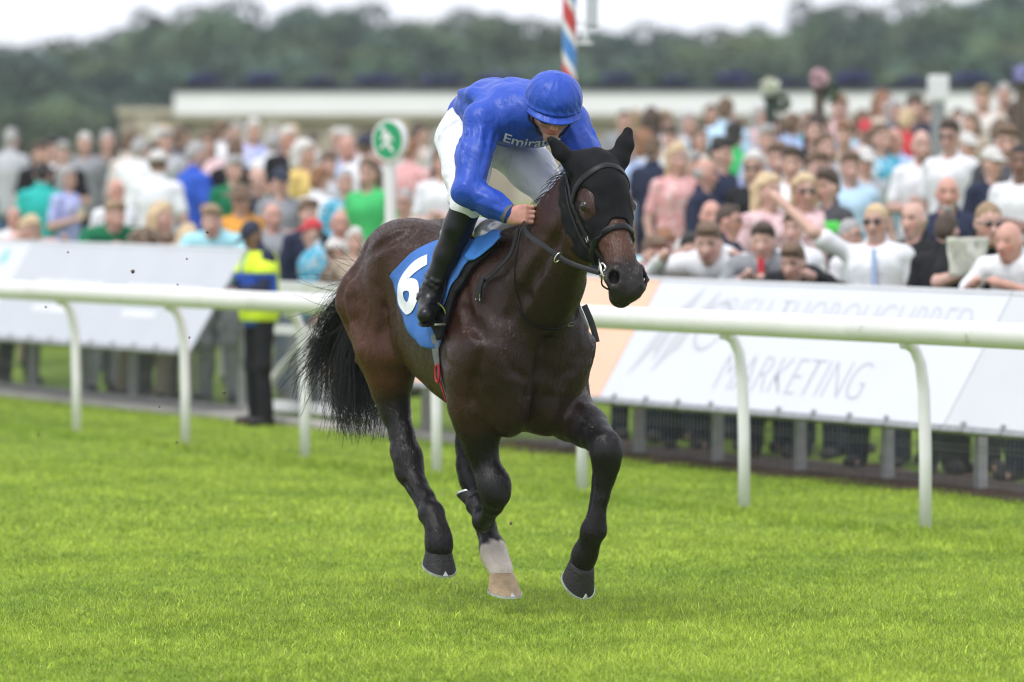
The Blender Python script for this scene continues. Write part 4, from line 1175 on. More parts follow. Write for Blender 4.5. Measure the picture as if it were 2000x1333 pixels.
M_HAIR = mat('black_horsehair', (0.010, 0.009, 0.010), rough=0.5, spec=0.25)
M_HOOF = mat('dark_hoof', (0.013, 0.012, 0.012), rough=0.55, var=0.3, vscale=40, bump=0.3, bscale=90)
M_HOOFP = mat('pale_hoof', (0.42, 0.29, 0.18), rough=0.5, var=0.2, vscale=30, bump=0.2, bscale=90, var2=((0.09, 0.06, 0.04), 60, 0.66, 0.72))
M_SHOE = mat('aluminium_shoe', (0.55, 0.57, 0.58), rough=0.4, metal=0.6, var=0.2, vscale=50)
M_EYE = mat('horse_eye', (0.010, 0.006, 0.005), rough=0.06, spec=0.7)

horse = hobj('horse')
tag(horse, 'dark bay racehorse in mid gallop with one white sock, carrying the jockey in blue', 'horse')
horse_body = link('body', me_h, M_COAT, horse)
# short summer coat: fine hairs lying along the body
def coat_hair(n=330000):
    r = np.random.default_rng(41)
    q = np.empty(len(me_h.polygons) * 4, np.int32); me_h.polygons.foreach_get('vertices', q); q = q.reshape(-1, 4)
    A, B, D = HV[q[:, 0]], HV[q[:, 1]], HV[q[:, 3]]
    nr = np.cross(B - A, D - A); ar = np.linalg.norm(nr, axis=1); nr /= ar[:, None] + 1e-12
    i = np.searchsorted(np.cumsum(ar) / ar.sum(), r.random(n))
    i = np.clip(i, 0, len(q) - 1)
    a, b = r.random((n, 1)), r.random((n, 1))
    P = A[i] * (1 - a) * (1 - b) + HV[q[i, 1]] * a * (1 - b) + HV[q[i, 2]] * a * b + HV[q[i, 3]] * (1 - a) * b
    N_ = nr[i]; col = np.clip(C, 0.003, 1)[q[i, 0]]
    flow = np.tile(np.array([-0.75, 0, -0.65]), (n, 1))
    head_ = (P[:, 0] > 1.02) & (((P - HP0) @ HN) > -0.30)
    flow[head_] = HA
    low = P[:, 2] < 0.85
    flow[low] = (-0.15, 0, -1.0)
    flow += 0.35 * np.stack([np.sin(P[:, 2] * 9 + P[:, 0] * 4), np.sin(P[:, 0] * 7), np.cos(P[:, 0] * 8 + P[:, 2] * 5)], 1) * (~low & ~head_)[:, None]
    flow += r.normal(0, 0.16, (n, 3))
    flow -= N_ * (flow * N_).sum(1)[:, None]; flow /= np.linalg.norm(flow, axis=1)[:, None] + 1e-9
    side = np.cross(N_, flow)
    L = r.uniform(0.006, 0.013, (n, 1)); w = r.uniform(0.0006, 0.0011, (n, 1))
    side = side * np.cos(0.5) + N_ * np.sin(r.normal(0, 0.35, (n, 1)))
    V0 = P - side * w; V1 = P + side * w; V2 = P + flow * L + N_ * (0.0011 + 0.08 * L)
    me = mesh_np('coat', np.stack([V0, V1, V2], 1).reshape(-1, 3), np.arange(n * 3).reshape(-1, 3), False)
    set_col(me, np.repeat(col * np.where(col[:, :1] > 0.2, 1.0, np.array([1.18, 1.06, 1.02])) * np.exp(r.normal(0, 1, (n, 1)) * np.where(col[:, :1] > 0.2, 0.10, 0.40)), 3, 0))
    o = link('coat', me, mat('coat_hair', (0.05, 0.02, 0.01), rough=0.34, spec=0.34, attr=True), horse)
    o['kind'] = 'stuff'
coat_hair()
H_BVH = BVHTree.FromObject(horse_body, bpy.context.evaluated_depsgraph_get())

for s in (-1, 1):
    MB().lathe([(0.0001, -0.026)] + [(0.026 * math.sin(a), -0.026 * math.cos(a)) for a in np.linspace(0.3, 2.84, 9)] + [(0.0001, 0.026)], 16,
               hd(0.209, -0.052, s * 0.105)).build('eye', M_EYE, horse, smooth=True)

def hoof(cor, down, toe, m, size=1.0):
    """hoof wall flaring from coronet to sole, heel open; shoe beneath"""
    c = Vector(cor); d = Vector(down).normalized(); t = Vector(toe); t = (t - d * t.dot(d)).normalized(); w = d.cross(t)
    NR, NA = 7, 28
    V, F = [], []
    def ringpt(q, a, inset=0.0):
        rt = (0.050 + 0.026 * q) * size - inset; rw = (0.049 + 0.018 * q) * size - inset; rh = (0.048 + 0.010 * q) * size - inset
        ca, sa = math.cos(a), math.sin(a)
        return c + d * (0.004 + 0.082 * q * size * (0.80 + 0.20 * ca)) + t * (ca * (rt if ca > 0 else rh) + 0.022 * q * size) + w * (sa * rw)
    for i in range(NR):
        q = i / (NR - 1)
        for k in range(NA):
            V.append(ringpt(q, 2 * math.pi * k / NA))
    top = len(V)
    for k in range(NA): V.append(ringpt(-0.12, 2 * math.pi * k / NA, 0.010))
    bot = len(V)
    for k in range(NA): V.append(ringpt(0.93, 2 * math.pi * k / NA, 0.016))
    for i in range(NR - 1):
        for k in range(NA):
            k2 = (k + 1) % NA
            F.append((i * NA + k, i * NA + k2, (i + 1) * NA + k2, (i + 1) * NA + k))
    for k in range(NA):
        k2 = (k + 1) % NA
        F.append((top + k, top + k2, k2, k)); F.append(((NR - 1) * NA + k, (NR - 1) * NA + k2, bot + k2, bot + k))
    F.append(tuple(top + k for k in range(NA - 1, -1, -1))); F.append(tuple(bot + k for k in range(NA)))
    h = MB().add(V, F).build('hoof', m, horse, smooth=True, sharp=0.8)
    # aluminium racing plate: a flat U with a toe clip
    b = MB(); S = []
    for k in range(25):
        a = -2.45 + 4.9 * k / 24
        S.append((ringpt(1.0, a, -0.003) , ringpt(1.0, a, 0.016)))
    V, F = [], []
    for o, i_ in S: V += [o + d * 0.001, i_ + d * 0.001, i_ + d * 0.010, o + d * 0.010]
    for k in range(24):
        for j in range(4):
            j2 = (j + 1) % 4
            F.append((k * 4 + j, k * 4 + j2, k * 4 + 4 + j2, k * 4 + 4 + j))
    F += [(0, 1, 2, 3), (99, 98, 97, 96)]
    b.add(V, F)
    tp = [ringpt(1.0, a, -0.004) for a in (-0.16, 0.16)] + [ringpt(0.80, 0.0, -0.004)]
    tp2 = [p - t * 0.004 for p in tp]
    b.add(tp + tp2, [(0, 1, 2), (5, 4, 3), (0, 3, 4, 1), (1, 4, 5, 2), (2, 5, 3, 0)])
    b.build('horseshoe', M_SHOE, h)
    return h
hoof((-0.142, -0.13, 0.292), (-0.28, 0, -1), (1, -0.05, -0.4), M_HOOF, 1.12)
hp = hoof((0.020, 0.10, 0.180), (-0.02, 0, -1), (1, 0, 0.0), M_HOOFP, 1.10)
hp['label'] = 'pale tan hoof below the white sock'
hoof((0.622, 0.191, 0.258), (-0.62, -0.1, -0.78), (0.75, 0.1, -0.65), M_HOOF, 1.16)
hoof((0.066, -0.048, 0.493), (-0.55, 0, 0.83), (-0.85, 0, -0.5), M_HOOF, 0.9)

# ---- tail and mane, hair by hair
rng = np.random.default_rng(11)
cv = []
for i in range(1700):
    side = rng.normal() * 0.5
    p = np.array([-0.97 + rng.normal() * 0.025, rng.normal() * 0.024, 1.41 + rng.normal() * 0.025])
    lock = rng.integers(0, 26); rl = np.random.default_rng(500 + lock)      # hairs gather in locks
    out = rl.random()
    back = 0.14 + 0.62 * out + rng.normal() * 0.035
    drop = (0.66 - 0.40 * max(0, out - 0.45)) * rng.uniform(0.72, 1.04)
    curl = rl.uniform(-0.10, 0.22); wv = rl.uniform(0, 6.28); wa = rl.uniform(0.018, 0.058); ys = rl.normal() * 0.06
    jit = rng.normal(size=3) * 0.012
    pts = []
    for t in np.linspace(0, 1, 18):
        x = p[0] - back * (1 - (1 - t) ** 2.2) + curl * max(0, t - 0.5) ** 1.5 + wa * math.sin(wv + 8 * t) * t
        z = p[2] + 0.035 * math.sin(min(t, 0.4) * 7.8) - drop * t ** 1.3
        y = p[1] + (ys + 0.05 * side) * t + wa * math.cos(wv + 7 * t) * t
        pts.append((x + jit[0] * t * 2, y + jit[1] * t * 2, z + jit[2] * t))
    cv.append(pts)
for i in range(130):     # loose flyaway hairs
    p = np.array([-0.97, rng.normal() * 0.03, 1.40 + rng.normal() * 0.04])
    a = rng.uniform(0.35, 0.85); up = rng.uniform(-0.36, 0.14); c_ = rng.uniform(-0.30, 0.10); y1 = rng.normal() * 0.10; w_ = rng.uniform(0.01, 0.035)
    cv.append([(p[0] - a * t + w_ * math.sin(9 * t + i) * t, p[1] + y1 * t, p[2] + up * t + c_ * t * t + w_ * math.sin(6 * t + i * 1.7) * t) for t in np.linspace(0, 1, 18)])
strands('tail', cv, 0.0016, 0.0008, M_HAIR, horse, 1)
cv = []
for i in range(700):
    t0 = rng.uniform(0, 1)
    bx = 0.36 + 0.68 * t0
    zc = HB.d[int((bx - HB.lo[0]) / HB.h), int((0.008 - HB.lo[1]) / HB.h), :]
    b = np.array([bx, 0.008 + rng.normal() * 0.010, float(HB.ax[2][np.nonzero(zc < 0)[0][-1]]) - 0.004])
    sd = -1 if (0.05 < t0 < 0.24 or rng.random() < 0.15) else 1
    ln = rng.uniform(0.06, 0.15) if t0 < 0.35 else rng.uniform(0.03, 0.07); bk = rng.uniform(0.0, 0.10)
    lift = rng.uniform(0.0, 0.014)
    cv.append([(b[0] - bk * t - 0.01 * math.sin(4 * t + i), b[1] + sd * (0.10 * (1 - (1 - t) ** 2) * (0.6 + ln * 2.2)), b[2] + lift * math.sin(min(1, t * 1.6) * 2.6) - ln * t ** 1.6) for t in np.linspace(0, 1, 9)])
strands('mane', cv, 0.0019, 0.0008, M_HAIR, horse, 2)
# ------------------------------------------------------------------ tack
M_LEATHER = mat('black_leather', (0.007, 0.007, 0.0075), rough=0.42, spec=0.28, var=0.3, vscale=40, bump=0.15, bscale=160)
M_HOOD = mat('black_hood_cloth', (0.0042, 0.0044, 0.0055), rough=0.7, spec=0.16, var=0.25, vscale=14, bump=0.2, bscale=300)
M_STEEL = mat('polished_steel', (0.62, 0.62, 0.58), rough=0.18, metal=1.0)
M_CLOTH = mat('blue_number_cloth', (0.045, 0.145, 0.43), rough=0.7, spec=0.25, var=0.16, vscale=7, bump=0.3, bscale=14, crease=0.5, cscale=7)
M_CLOTH2 = mat('light_blue_cloth', (0.055, 0.21, 0.62), rough=0.6, spec=0.25, var=0.12, vscale=9, bump=0.3, bscale=16, crease=0.5, cscale=9)
M_NUM = mat('white_numeral', (0.72, 0.74, 0.78), rough=0.7, var=0.06, vscale=20)
M_PAD = mat('black_saddle_pad', (0.012, 0.012, 0.013), rough=0.85, spec=0.2, var=0.25, vscale=20, bump=0.3, bscale=200)
M_SILVER = mat('silver_saddle_vinyl', (0.40, 0.40, 0.41), rough=0.24, spec=0.6, metal=0.35, var=0.15, vscale=12)
M_GIRTH = mat('grey_girth_webbing', (0.20, 0.21, 0.23), rough=0.8, var=0.2, vscale=60, bump=0.6, bscale=140)
M_RED = mat('red_girth_loop', (0.42, 0.015, 0.03), rough=0.5)

def skin_pt(p, off):
    loc, nrm, _, _ = H_BVH.find_nearest(Vector(p))
    return loc + nrm * off, nrm
def catmull(P, n=6, closed=False):
    P = [Vector(p) for p in P]; m = len(P); out = []
    rng_ = range(m) if closed else range(m - 1)
    for i in rng_:
        p0, p1, p2, p3 = (P[(i - 1) % m], P[i], P[(i + 1) % m], P[(i + 2) % m]) if closed else (P[max(i - 1, 0)], P[i], P[i + 1], P[min(i + 2, m - 1)])
        for k in range(n):
            t = k / n
            out.append(0.5 * ((2 * p1) + (p2 - p0) * t + (2 * p0 - 5 * p1 + 4 * p2 - p3) * t * t + (3 * p1 - p0 - 3 * p2 + p3) * t ** 3))
    if not closed: out.append(P[-1])
    return out
def ribbon(b, pts, nrms, w, th):
    """flat strap lying on nrms"""
    V, F = [], []; m = len(pts)
    for i in range(m):
        t = (pts[min(i + 1, m - 1)] - pts[max(i - 1, 0)]).normalized()
        n = (nrms[i] - t * nrms[i].dot(t)).normalized(); s = t.cross(n)
        ww = w[i] if hasattr(w, '__len__') else w
        for a, c in ((-1, 0.0), (-1, 0.7), (-0.6, 1), (0.6, 1), (1, 0.7), (1, 0.0)):
            V.append(pts[i] + s * (a * ww / 2) + n * (c * th))
    for i in range(m - 1):
        for k in range(6):
            k2 = (k + 1) % 6
            F.append((i * 6 + k, i * 6 + k2, i * 6 + 6 + k2, i * 6 + 6 + k))
    F.append(tuple(range(5, -1, -1))); F.append(tuple((m - 1) * 6 + k for k in range(6)))
    return b.add(V, F)
def strap(name, ctrl, w, th, m, parent, off=0.002, n=6, closed=False):
    pts, nr = [], []
    for p in catmull(ctrl, n, closed):
        q, nn = skin_pt(p, off); pts.append(q); nr.append(nn)
    nr = [sum((nr[max(0, min(len(nr) - 1, i + j))] for j in (-2, -1, 0, 1, 2)), Vector()).normalized() for i in range(len(nr))]
    return ribbon(MB(), pts, nr, w, th).build(name, m, parent, smooth=True, sharp=0.7)
def free_strap(name, ctrl, nrm, w, th, m, parent, n=8):
    pts = catmull(ctrl, n)
    return ribbon(MB(), pts, [Vector(nrm)] * len(pts), w, th).build(name, m, parent, smooth=True, sharp=0.7)

# ---- hood over head and ears
FH = Field((0.86, -0.27, 1.50), (1.40, 0.31, 2.24), 0.0055)
hfield(FH, off=0.006, nose=False)
for s in (-1, 1):
    FH.chain(EARS[s], EARr, k=0.014, sq=(HN, 0.66), off=0.004)
FH.rc((0.88, 0.015, 1.71), (1.08, 0.02, 1.87), 0.174, 0.144, k=0.06, sq=((0, 1, 0), 0.625))
FH.rc((0.74, 0.01, 1.765), (1.07, 0.02, 1.950), 0.057, 0.062, k=0.08)
_X, _Y, _Z = np.meshgrid(*FH.ax, indexing='ij', sparse=True)
_px, _py, _pz = _X - HP0[0], _Y - HP0[1], _Z - HP0[2]
_l = _px * HA[0] + _py * HA[1] + _pz * HA[2]; _n = _px * HN[0] + _py * HN[1] + _pz * HN[2]; _w = _px * HS[0] + _py * HS[1] + _pz * HS[2]
lim = 0.300 + 0.055 * smooth01(np.abs(_w), 0.03, 0.075) + 0.16 * smooth01(-_n, 0.05, 0.14) - 0.16 * smooth01(-_n, 0.24, 0.31)
FH.d = np.maximum(FH.d, (_l - lim).astype(np.float32))
FH.d = np.maximum(FH.d, (-0.255 - _n - 0.10 * _l).astype(np.float32))
for s in (-1, 1):
    FH.ell(hd(0.196, -0.045, s * 0.118), (0.066, 0.052, 0.05), HM, k=0.010, cut=True)
# seams: raised tape down the middle and round the eye holes
for i in range(8):
    a = hd(-0.01 + 0.04 * i, 0, 0); b = hd(0.03 + 0.04 * i, 0, 0)
    qa = H_BVH.find_nearest(Vector(a) + Vector(HN) * 0.05)[0]; qb = H_BVH.find_nearest(Vector(b) + Vector(HN) * 0.05)[0]
    FH.rc(np.array(qa), np.array(qb), 0.010, 0.010, k=0.006, sq=(HN, 0.8))
FH.d = np.maximum(FH.d, (_l - lim).astype(np.float32))
FH.noise(0.0016, 90.0, 8)
me, _v = field_mesh('hood', FH, it=2)
hood = hobj('horse_hood'); tag(hood, 'black cloth hood over the ears and face of the galloping bay', 'hood')
link('hood_cloth', me, M_HOOD, hood)
HOOD_BVH = BVHTree.FromObject(bpy.data.objects['hood_cloth'], bpy.context.evaluated_depsgraph_get())

# ---- bridle
bridle = hobj('bridle'); tag(bridle, 'black leather bridle and reins with steel bit on the bay horse', 'bridle')
def over_hood(pts, off):
    out, nr = [], []
    for p in pts:
        best = None
        for bv, o in ((H_BVH, off), (HOOD_BVH, off)):
            loc, nrm, _, dist = bv.find_nearest(Vector(p))
            out_p = loc + nrm * o
            h = (out_p - Vector(hd(0.2, -0.11, 0))).length
            if (loc - Vector(p)).length < 0.05 and (best is None or h > best[0]): best = (h, out_p, nrm)
        if best is None:
            loc, nrm, _, dist = H_BVH.find_nearest(Vector(p)); best = (0, loc + nrm * off, nrm)
        out.append(best[1]); nr.append(best[2])
    return out, nr
def hstrap(name, ctrl, w, th, off=0.002):
    p, n_ = over_hood(catmull(ctrl, 6), off)
    for _ in range(2):
        p = [p[0]] + [(p[i - 1] + 2 * p[i] + p[i + 1]) / 4 for i in range(1, len(p) - 1)] + [p[-1]]
        n_ = [n_[0]] + [(n_[i - 1] + n_[i] + n_[i + 1]).normalized() for i in range(1, len(n_) - 1)] + [n_[-1]]
    return ribbon(MB(), p, n_, w, th).build(name, M_LEATHER, bridle, smooth=True, sharp=0.7)
hstrap('browband', [hd(0.16, -0.13, -0.11), hd(0.12, -0.07, -0.112), hd(0.088, -0.02, -0.07), hd(0.078, 0.0, 0), hd(0.088, -0.02, 0.07), hd(0.12, -0.07, 0.112), hd(0.16, -0.13, 0.11)], 0.026, 0.008)
hstrap('noseband', [hd(0.40, -0.20, -0.03), hd(0.385, -0.14, -0.07), hd(0.352, -0.06, -0.075), hd(0.338, -0.01, -0.045), hd(0.335, 0.0, 0), hd(0.338, -0.01, 0.045), hd(0.352, -0.06, 0.075), hd(0.385, -0.14, 0.07), hd(0.40, -0.20, 0.03)], 0.026, 0.010)
for s in (-1, 1):
    hstrap('cheekpiece', [hd(0.02, -0.13, s * 0.10), hd(0.13, -0.125, s * 0.112), hd(0.25, -0.115, s * 0.108), hd(0.36, -0.105, s * 0.085), hd(0.455, -0.100, s * 0.066)], 0.020, 0.006, 0.003)
    hstrap('noseband_hanger', [hd(0.06, -0.165, s * 0.10), hd(0.20, -0.160, s * 0.108), hd(0.31, -0.150, s * 0.095), hd(0.385, -0.135, s * 0.07)], 0.012, 0.004, 0.003)
    bc = Vector(hd(0.488, -0.098, s * 0.066))
    ax = Vector(HS)
    e1, e2 = Vector(HA), Vector(HN)
    MB().tube([bc + ax * s * 0.008 + (e1 * math.cos(a) + e2 * math.sin(a)) * 0.032 for a in np.linspace(0, 6.283, 25)[:-1]], 0.0045, 8, closed=True).build('bit_ring', M_STEEL, bridle, smooth=True)
    MB().tube([bc + e1 * -0.055 + ax * s * 0.01, bc + e1 * 0.0 + ax * s * 0.012, bc + e1 * 0.055 + ax * s * 0.004], [0.005, 0.008, 0.005], 8).build('bit_cheek', M_STEEL, bridle, smooth=True)
    # billet buckle
    q = over_hood([hd(0.33, -0.108, s * 0.09)], 0.010)[0][0]
    MB().tube([q + e1 * 0.010 + e2 * 0.008, q + e1 * 0.010 - e2 * 0.008, q - e1 * 0.010 - e2 * 0.008, q - e1 * 0.010 + e2 * 0.008], 0.002, 6, closed=True).build('buckle', M_STEEL, bridle)
MB().tube([hd(0.488, -0.095, -0.07), hd(0.50, -0.09, -0.03), hd(0.502, -0.088, 0), hd(0.50, -0.09, 0.03), hd(0.488, -0.095, 0.07)], 0.007, 8).build('bit_mouthpiece', M_STEEL, bridle, smooth=True)
MB().tube(catmull([hd(0.50, -0.10, -0.075), hd(0.535, -0.135, -0.070), hd(0.545, -0.165, -0.02), hd(0.545, -0.165, 0.02), hd(0.535, -0.135, 0.070), hd(0.50, -0.10, 0.075)], 5), 0.004, 8).build('chin_strap', M_LEATHER, bridle, smooth=True)
RHAND, LHAND = Vector((0.705, -0.125, 1.735)), Vector((0.70, 0.10, 1.755))
for s, hnd in ((-1, RHAND), (1, LHAND)):
    b0 = Vector(hd(0.488, -0.12, s * 0.078))
    mid = (b0 + hnd) / 2 + Vector((0, s * 0.085, 0.004))
    q1 = b0.lerp(hnd, 0.25) + Vector((0, s * 0.062, -0.008)); q3 = b0.lerp(hnd, 0.75) + Vector((0, s * 0.070, -0.004))
    free_strap('rein', [b0, q1, mid, q3, hnd + Vector((0.02, s * 0.015, -0.01))], (0.1, s * 1.0, 0.45), 0.021, 0.006, M_LEATHER, bridle)
    kq = b0.lerp(hnd, 0.33) + Vector((0, s * 0.078, -0.008))
    dr = (hnd - b0).normalized(); pr = dr.cross(Vector((0.1, s, 0.45))).normalized()
    MB().tube([kq + (pr * math.cos(a) + Vector((0, s, 0.3)).normalized() * math.sin(a) * 0.5) * 0.022 for a in np.linspace(0, 6.283, 17)[:-1]], 0.003, 6, closed=True).build('martingale_ring', M_STEEL, bridle, smooth=True)
free_strap('rein_loop', [RHAND + Vector((0.0, -0.03, -0.03)), (0.66, -0.165, 1.60), (0.58, -0.185, 1.535), (0.52, -0.195, 1.50), (0.49, -0.215, 1.475)], (0.3, -1.0, 0.3), 0.022, 0.005, M_LEATHER, bridle)
free_strap('rein_end', [(0.492, -0.220, 1.485), (0.492, -0.232, 1.45), (0.495, -0.240, 1.40)], (0.3, -1.0, 0.1), 0.030, 0.012, M_LEATHER, bridle)
MB().tube([Vector((0.495, -0.246, 1.405)) + Vector(v) for v in ((0.018, 0, 0.012), (-0.018, 0, 0.012), (-0.018, 0, -0.012), (0.018, 0, -0.012))], 0.003, 6, closed=True).build('rein_buckle', M_STEEL, bridle)

# ---- neck strap
ns = hobj('neck_strap'); tag(ns, 'thin cord neck strap looped round the base of the bay horse neck', 'strap')
ctrl = [(0.62, -0.10, 1.70), (0.66, -0.148, 1.585), (0.655, -0.145, 1.455), (0.655, -0.115, 1.355), (0.665, -0.083, 1.305), (0.684, -0.03, 1.278), (0.700, 0.02, 1.276), (0.665, 0.105, 1.293), (0.60, 0.175, 1.32), (0.60, 0.17, 1.45), (0.62, 0.15, 1.58), (0.62, 0.08, 1.70)]
pts = [skin_pt(p, 0.004)[0] for p in catmull(ctrl, 6)]
MB().tube(pts, 0.0024, 6).build('cord', M_LEATHER, ns, smooth=True)
pts = [skin_pt(p, 0.004)[0] for p in catmull([(0.640, -0.135, 1.375), (0.650, -0.10, 1.32), (0.672, -0.06, 1.275), (0.69, -0.01, 1.257), (0.69, 0.04, 1.265), (0.675, 0.09, 1.285)], 6)]
MB().tube(pts, 0.0020, 6).build('cord_tail', M_LEATHER, ns, smooth=True)
q, nn = skin_pt((0.655, 0.11, 1.294), 0.008)
MB().tube([q + Vector(v) * 0.012 for v in ((0.4, 0.8, 0.6), (-0.3, -0.8, 0.6), (-0.3, -0.8, -0.6), (0.4, 0.8, -0.6))], 0.0022, 6, closed=True).build('buckle', M_STEEL, ns)

# ---- number cloth, draped on the flank: side outline in (u,z), pushed onto the body
def drape(outline, off, res=0.014, wrinkle=0.004, seed=1, side=-1, thick=0.004, zfree=None):
    """fills a side-view polygon with a grid and lays it on the horse's side"""
    P = np.array(outline, float)
    bm = bmesh.new()
    vs = [bm.verts.new((p[0], p[1], 0)) for p in outline]
    f = bm.faces.new(vs)
    lo, hi = P.min(0), P.max(0)
    for ax in (0, 1):
        x = lo[ax] + res
        while x < hi[ax]:
            co = [0, 0, 0]; co[ax] = x; no = [0, 0, 0]; no[ax] = 1
            bmesh.ops.bisect_plane(bm, geom=bm.verts[:] + bm.edges[:] + bm.faces[:], plane_co=co, plane_no=no, dist=1e-5)
            x += res
    ph = np.random.default_rng(seed).uniform(0, 6.28, 4)
    for v in bm.verts:
        u, z = v.co.x, v.co.y
        h = H_BVH.ray_cast(Vector((u, side * 0.8, z)), Vector((0, -side, 0)))
        if h[0] is None:
            h2 = H_BVH.find_nearest(Vector((u, 0, z))); y = h2[0].y
        else: y = h[0].y
        w = wrinkle * (math.sin(17 * u + 9 * z + ph[0]) + 0.7 * math.sin(31 * u - 12 * z + ph[1]) + 0.6 * math.sin(46 * z + 15 * u + ph[2]))
        v.co = (u, y + side * (off + max(-0.5 * off, w)), z)
    me = bpy.data.meshes.new('drape'); bmesh.ops.triangulate(bm, faces=[f for f in bm.faces if len(f.verts) > 4])
    bmesh.ops.recalc_face_normals(bm, faces=bm.faces[:])
    bm.to_mesh(me); bm.free()
    me.polygons.foreach_set('use_smooth', np.ones(len(me.polygons), bool))
    return me
def solid(o, th, offset=0.0):
    md = o.modifiers.new('thickness', 'SOLIDIFY'); md.thickness = th; md.offset = offset
    return o
cloth = hobj('number_cloth'); tag(cloth, 'blue number cloth with a white 6 under the saddle of the bay', 'saddle cloth')
CL = [(-0.20, 1.64), (-0.235, 1.59), (-0.285, 1.53), (-0.335, 1.478), (-0.285, 1.42), (-0.215, 1.36), (-0.125, 1.29), (-0.03, 1.235), (0.08, 1.185), (0.16, 1.175), (0.235, 1.185), (0.245, 1.28), (0.235, 1.40), (0.26, 1.52), (0.32, 1.60), (0.33, 1.665), (0.10, 1.625), (-0.10, 1.62)]
solid(link('panel', drape(CL, 0.014, wrinkle=0.006, res=0.011), M_CLOTH, cloth), 0.005)
CL2 = [(-0.30, 1.655), (-0.32, 1.475), (-0.03, 1.225), (0.16, 1.175), (0.245, 1.28), (0.33, 1.665), (0.10, 1.625), (-0.10, 1.62)]
solid(link('panel', drape(CL2, 0.014, wrinkle=0.0035, side=1, res=0.03), M_CLOTH, cloth), 0.005)

# the figure 6, laid over the cloth
me6 = text_mesh('6', 1.0, offset=0.035)
bm = bmesh.new(); bm.from_mesh(me6)
xs = [v.co.x for v in bm.verts]; ys = [v.co.y for v in bm.verts]
x0, x1, y0, y1 = min(xs), max(xs), min(ys), max(ys)
for ax, lo, hi, nn_ in ((0, x0, x1, 16), (1, y0, y1, 22)):
    for i in range(1, nn_):
        co = [0, 0, 0]; co[ax] = lo + (hi - lo) * i / nn_; no = [0, 0, 0]; no[ax] = 1
        bmesh.ops.bisect_plane(bm, geom=bm.verts[:] + bm.edges[:] + bm.faces[:], plane_co=co, plane_no=no, dist=1e-6)
dg = bpy.context.evaluated_depsgraph_get()
C_BVH = BVHTree.FromObject(cloth.children[0], dg)
for v in bm.verts:
    a = (v.co.x - x0) / (x1 - x0); b_ = (v.co.y - y0) / (y1 - y0)
    # numeral stands on a baseline that slopes with the cloth; a: towards the head, b: up
    u = -0.275 + 0.245 * a + 0.075 * (1 - b_); z = 1.318 + 0.262 * b_
    h = C_BVH.ray_cast(Vector((u, -0.8, z)), Vector((0, 1, 0)))
    if h[0] is None: h = H_BVH.ray_cast(Vector((u, -0.8, z)), Vector((0, 1, 0)))
    v.co = (u, (h[0].y if h[0] else -0.3) - 0.0045, z)
me = bpy.data.meshes.new('numeral'); bm.to_mesh(me); bm.free()
o6 = link('numeral', me, M_NUM, cloth)

# ---- saddle: small racing saddle, black pad, silver seat, pale blue front roll
saddle = hobj('racing_saddle'); tag(saddle, 'small racing saddle with silver vinyl seat and black pad', 'saddle')
PAD = [(-0.02, 1.62), (0.05, 1.50), (0.13, 1.40), (0.19, 1.28), (0.235, 1.215), (0.285, 1.225), (0.305, 1.30), (0.335, 1.42), (0.40, 1.53), (0.47, 1.60), (0.50, 1.64), (0.42, 1.672), (0.30, 1.675), (0.12, 1.645)]
for sd in (-1, 1):
    solid(link('pad', drape(PAD, 0.026, wrinkle=0.002, side=sd, res=0.02 if sd < 0 else 0.04), M_PAD, saddle), 0.014)
FLAP = [(0.03, 1.58), (0.10, 1.49), (0.17, 1.40), (0.225, 1.34), (0.275, 1.36), (0.30, 1.44), (0.36, 1.54), (0.42, 1.60), (0.44, 1.64), (0.30, 1.655), (0.12, 1.63)]
for sd in (-1, 1):
    solid(link('flap', drape(FLAP, 0.042, wrinkle=0.001, side=sd, res=0.03), M_CLOTH, saddle), 0.004)
ROLL = [(0.335, 1.585), (0.375, 1.56), (0.42, 1.565), (0.50, 1.625), (0.53, 1.665), (0.46, 1.69), (0.36, 1.69)]
for sd in (-1, 1):
    solid(link('front_roll', drape(ROLL, 0.052, wrinkle=0.004, side=sd, res=0.02), M_CLOTH2, saddle), 0.006)
FS = Field((-0.22, -0.26, 1.55), (0.50, 0.26, 1.86), 0.009)
FS.rc((-0.08, 0, 1.66), (0.34, 0, 1.70), 0.055, 0.06, k=0.05, sq=((0, 1, 0), 2.4))
FS.rc((-0.15, 0, 1.685), (-0.05, 0, 1.665), 0.05, 0.055, k=0.05, sq=((0, 1, 0), 2.2))
for s in (-1, 1): FS.rc((0.12, s * 0.10, 1.70), (0.34, s * 0.13, 1.665), 0.04, 0.05, k=0.05)
FS.rc((0.30, 0, 1.72), (0.38, 0, 1.745), 0.045, 0.035, k=0.04, sq=((0, 1, 0), 1.8))
me, _v = field_mesh('seat', FS)
link('seat', me, M_SILVER, saddle)
for sd in (-1, 1):
    du = 0.0 if sd < 0 else -0.14
    pts = [(0.27 + du, sd * 0.20, 1.66), (0.285 + du, sd * 0.285, 1.52), (0.285 + du, sd * 0.310, 1.42), (0.285 + du, sd * 0.330, 1.37)]
    free_strap('stirrup_leather', pts, (0, sd, 0.1), 0.016, 0.003, M_LEATHER, saddle)
    c = Vector((0.285 + du, sd * 0.350, 1.335))
    ir = [c + Vector((0.0, sd * 0.050 * math.sin(a), 0.052 * math.cos(a) - 0.01)) for a in np.linspace(-2.3, 2.3, 19)]
    iron = MB().tube(ir, 0.0065, 8).build('stirrup_iron', M_STEEL, saddle, smooth=True)
    MB().box(c + Vector((0, 0, -0.05)), (0.036, 0.088, 0.008)).build('tread', M_STEEL, iron)

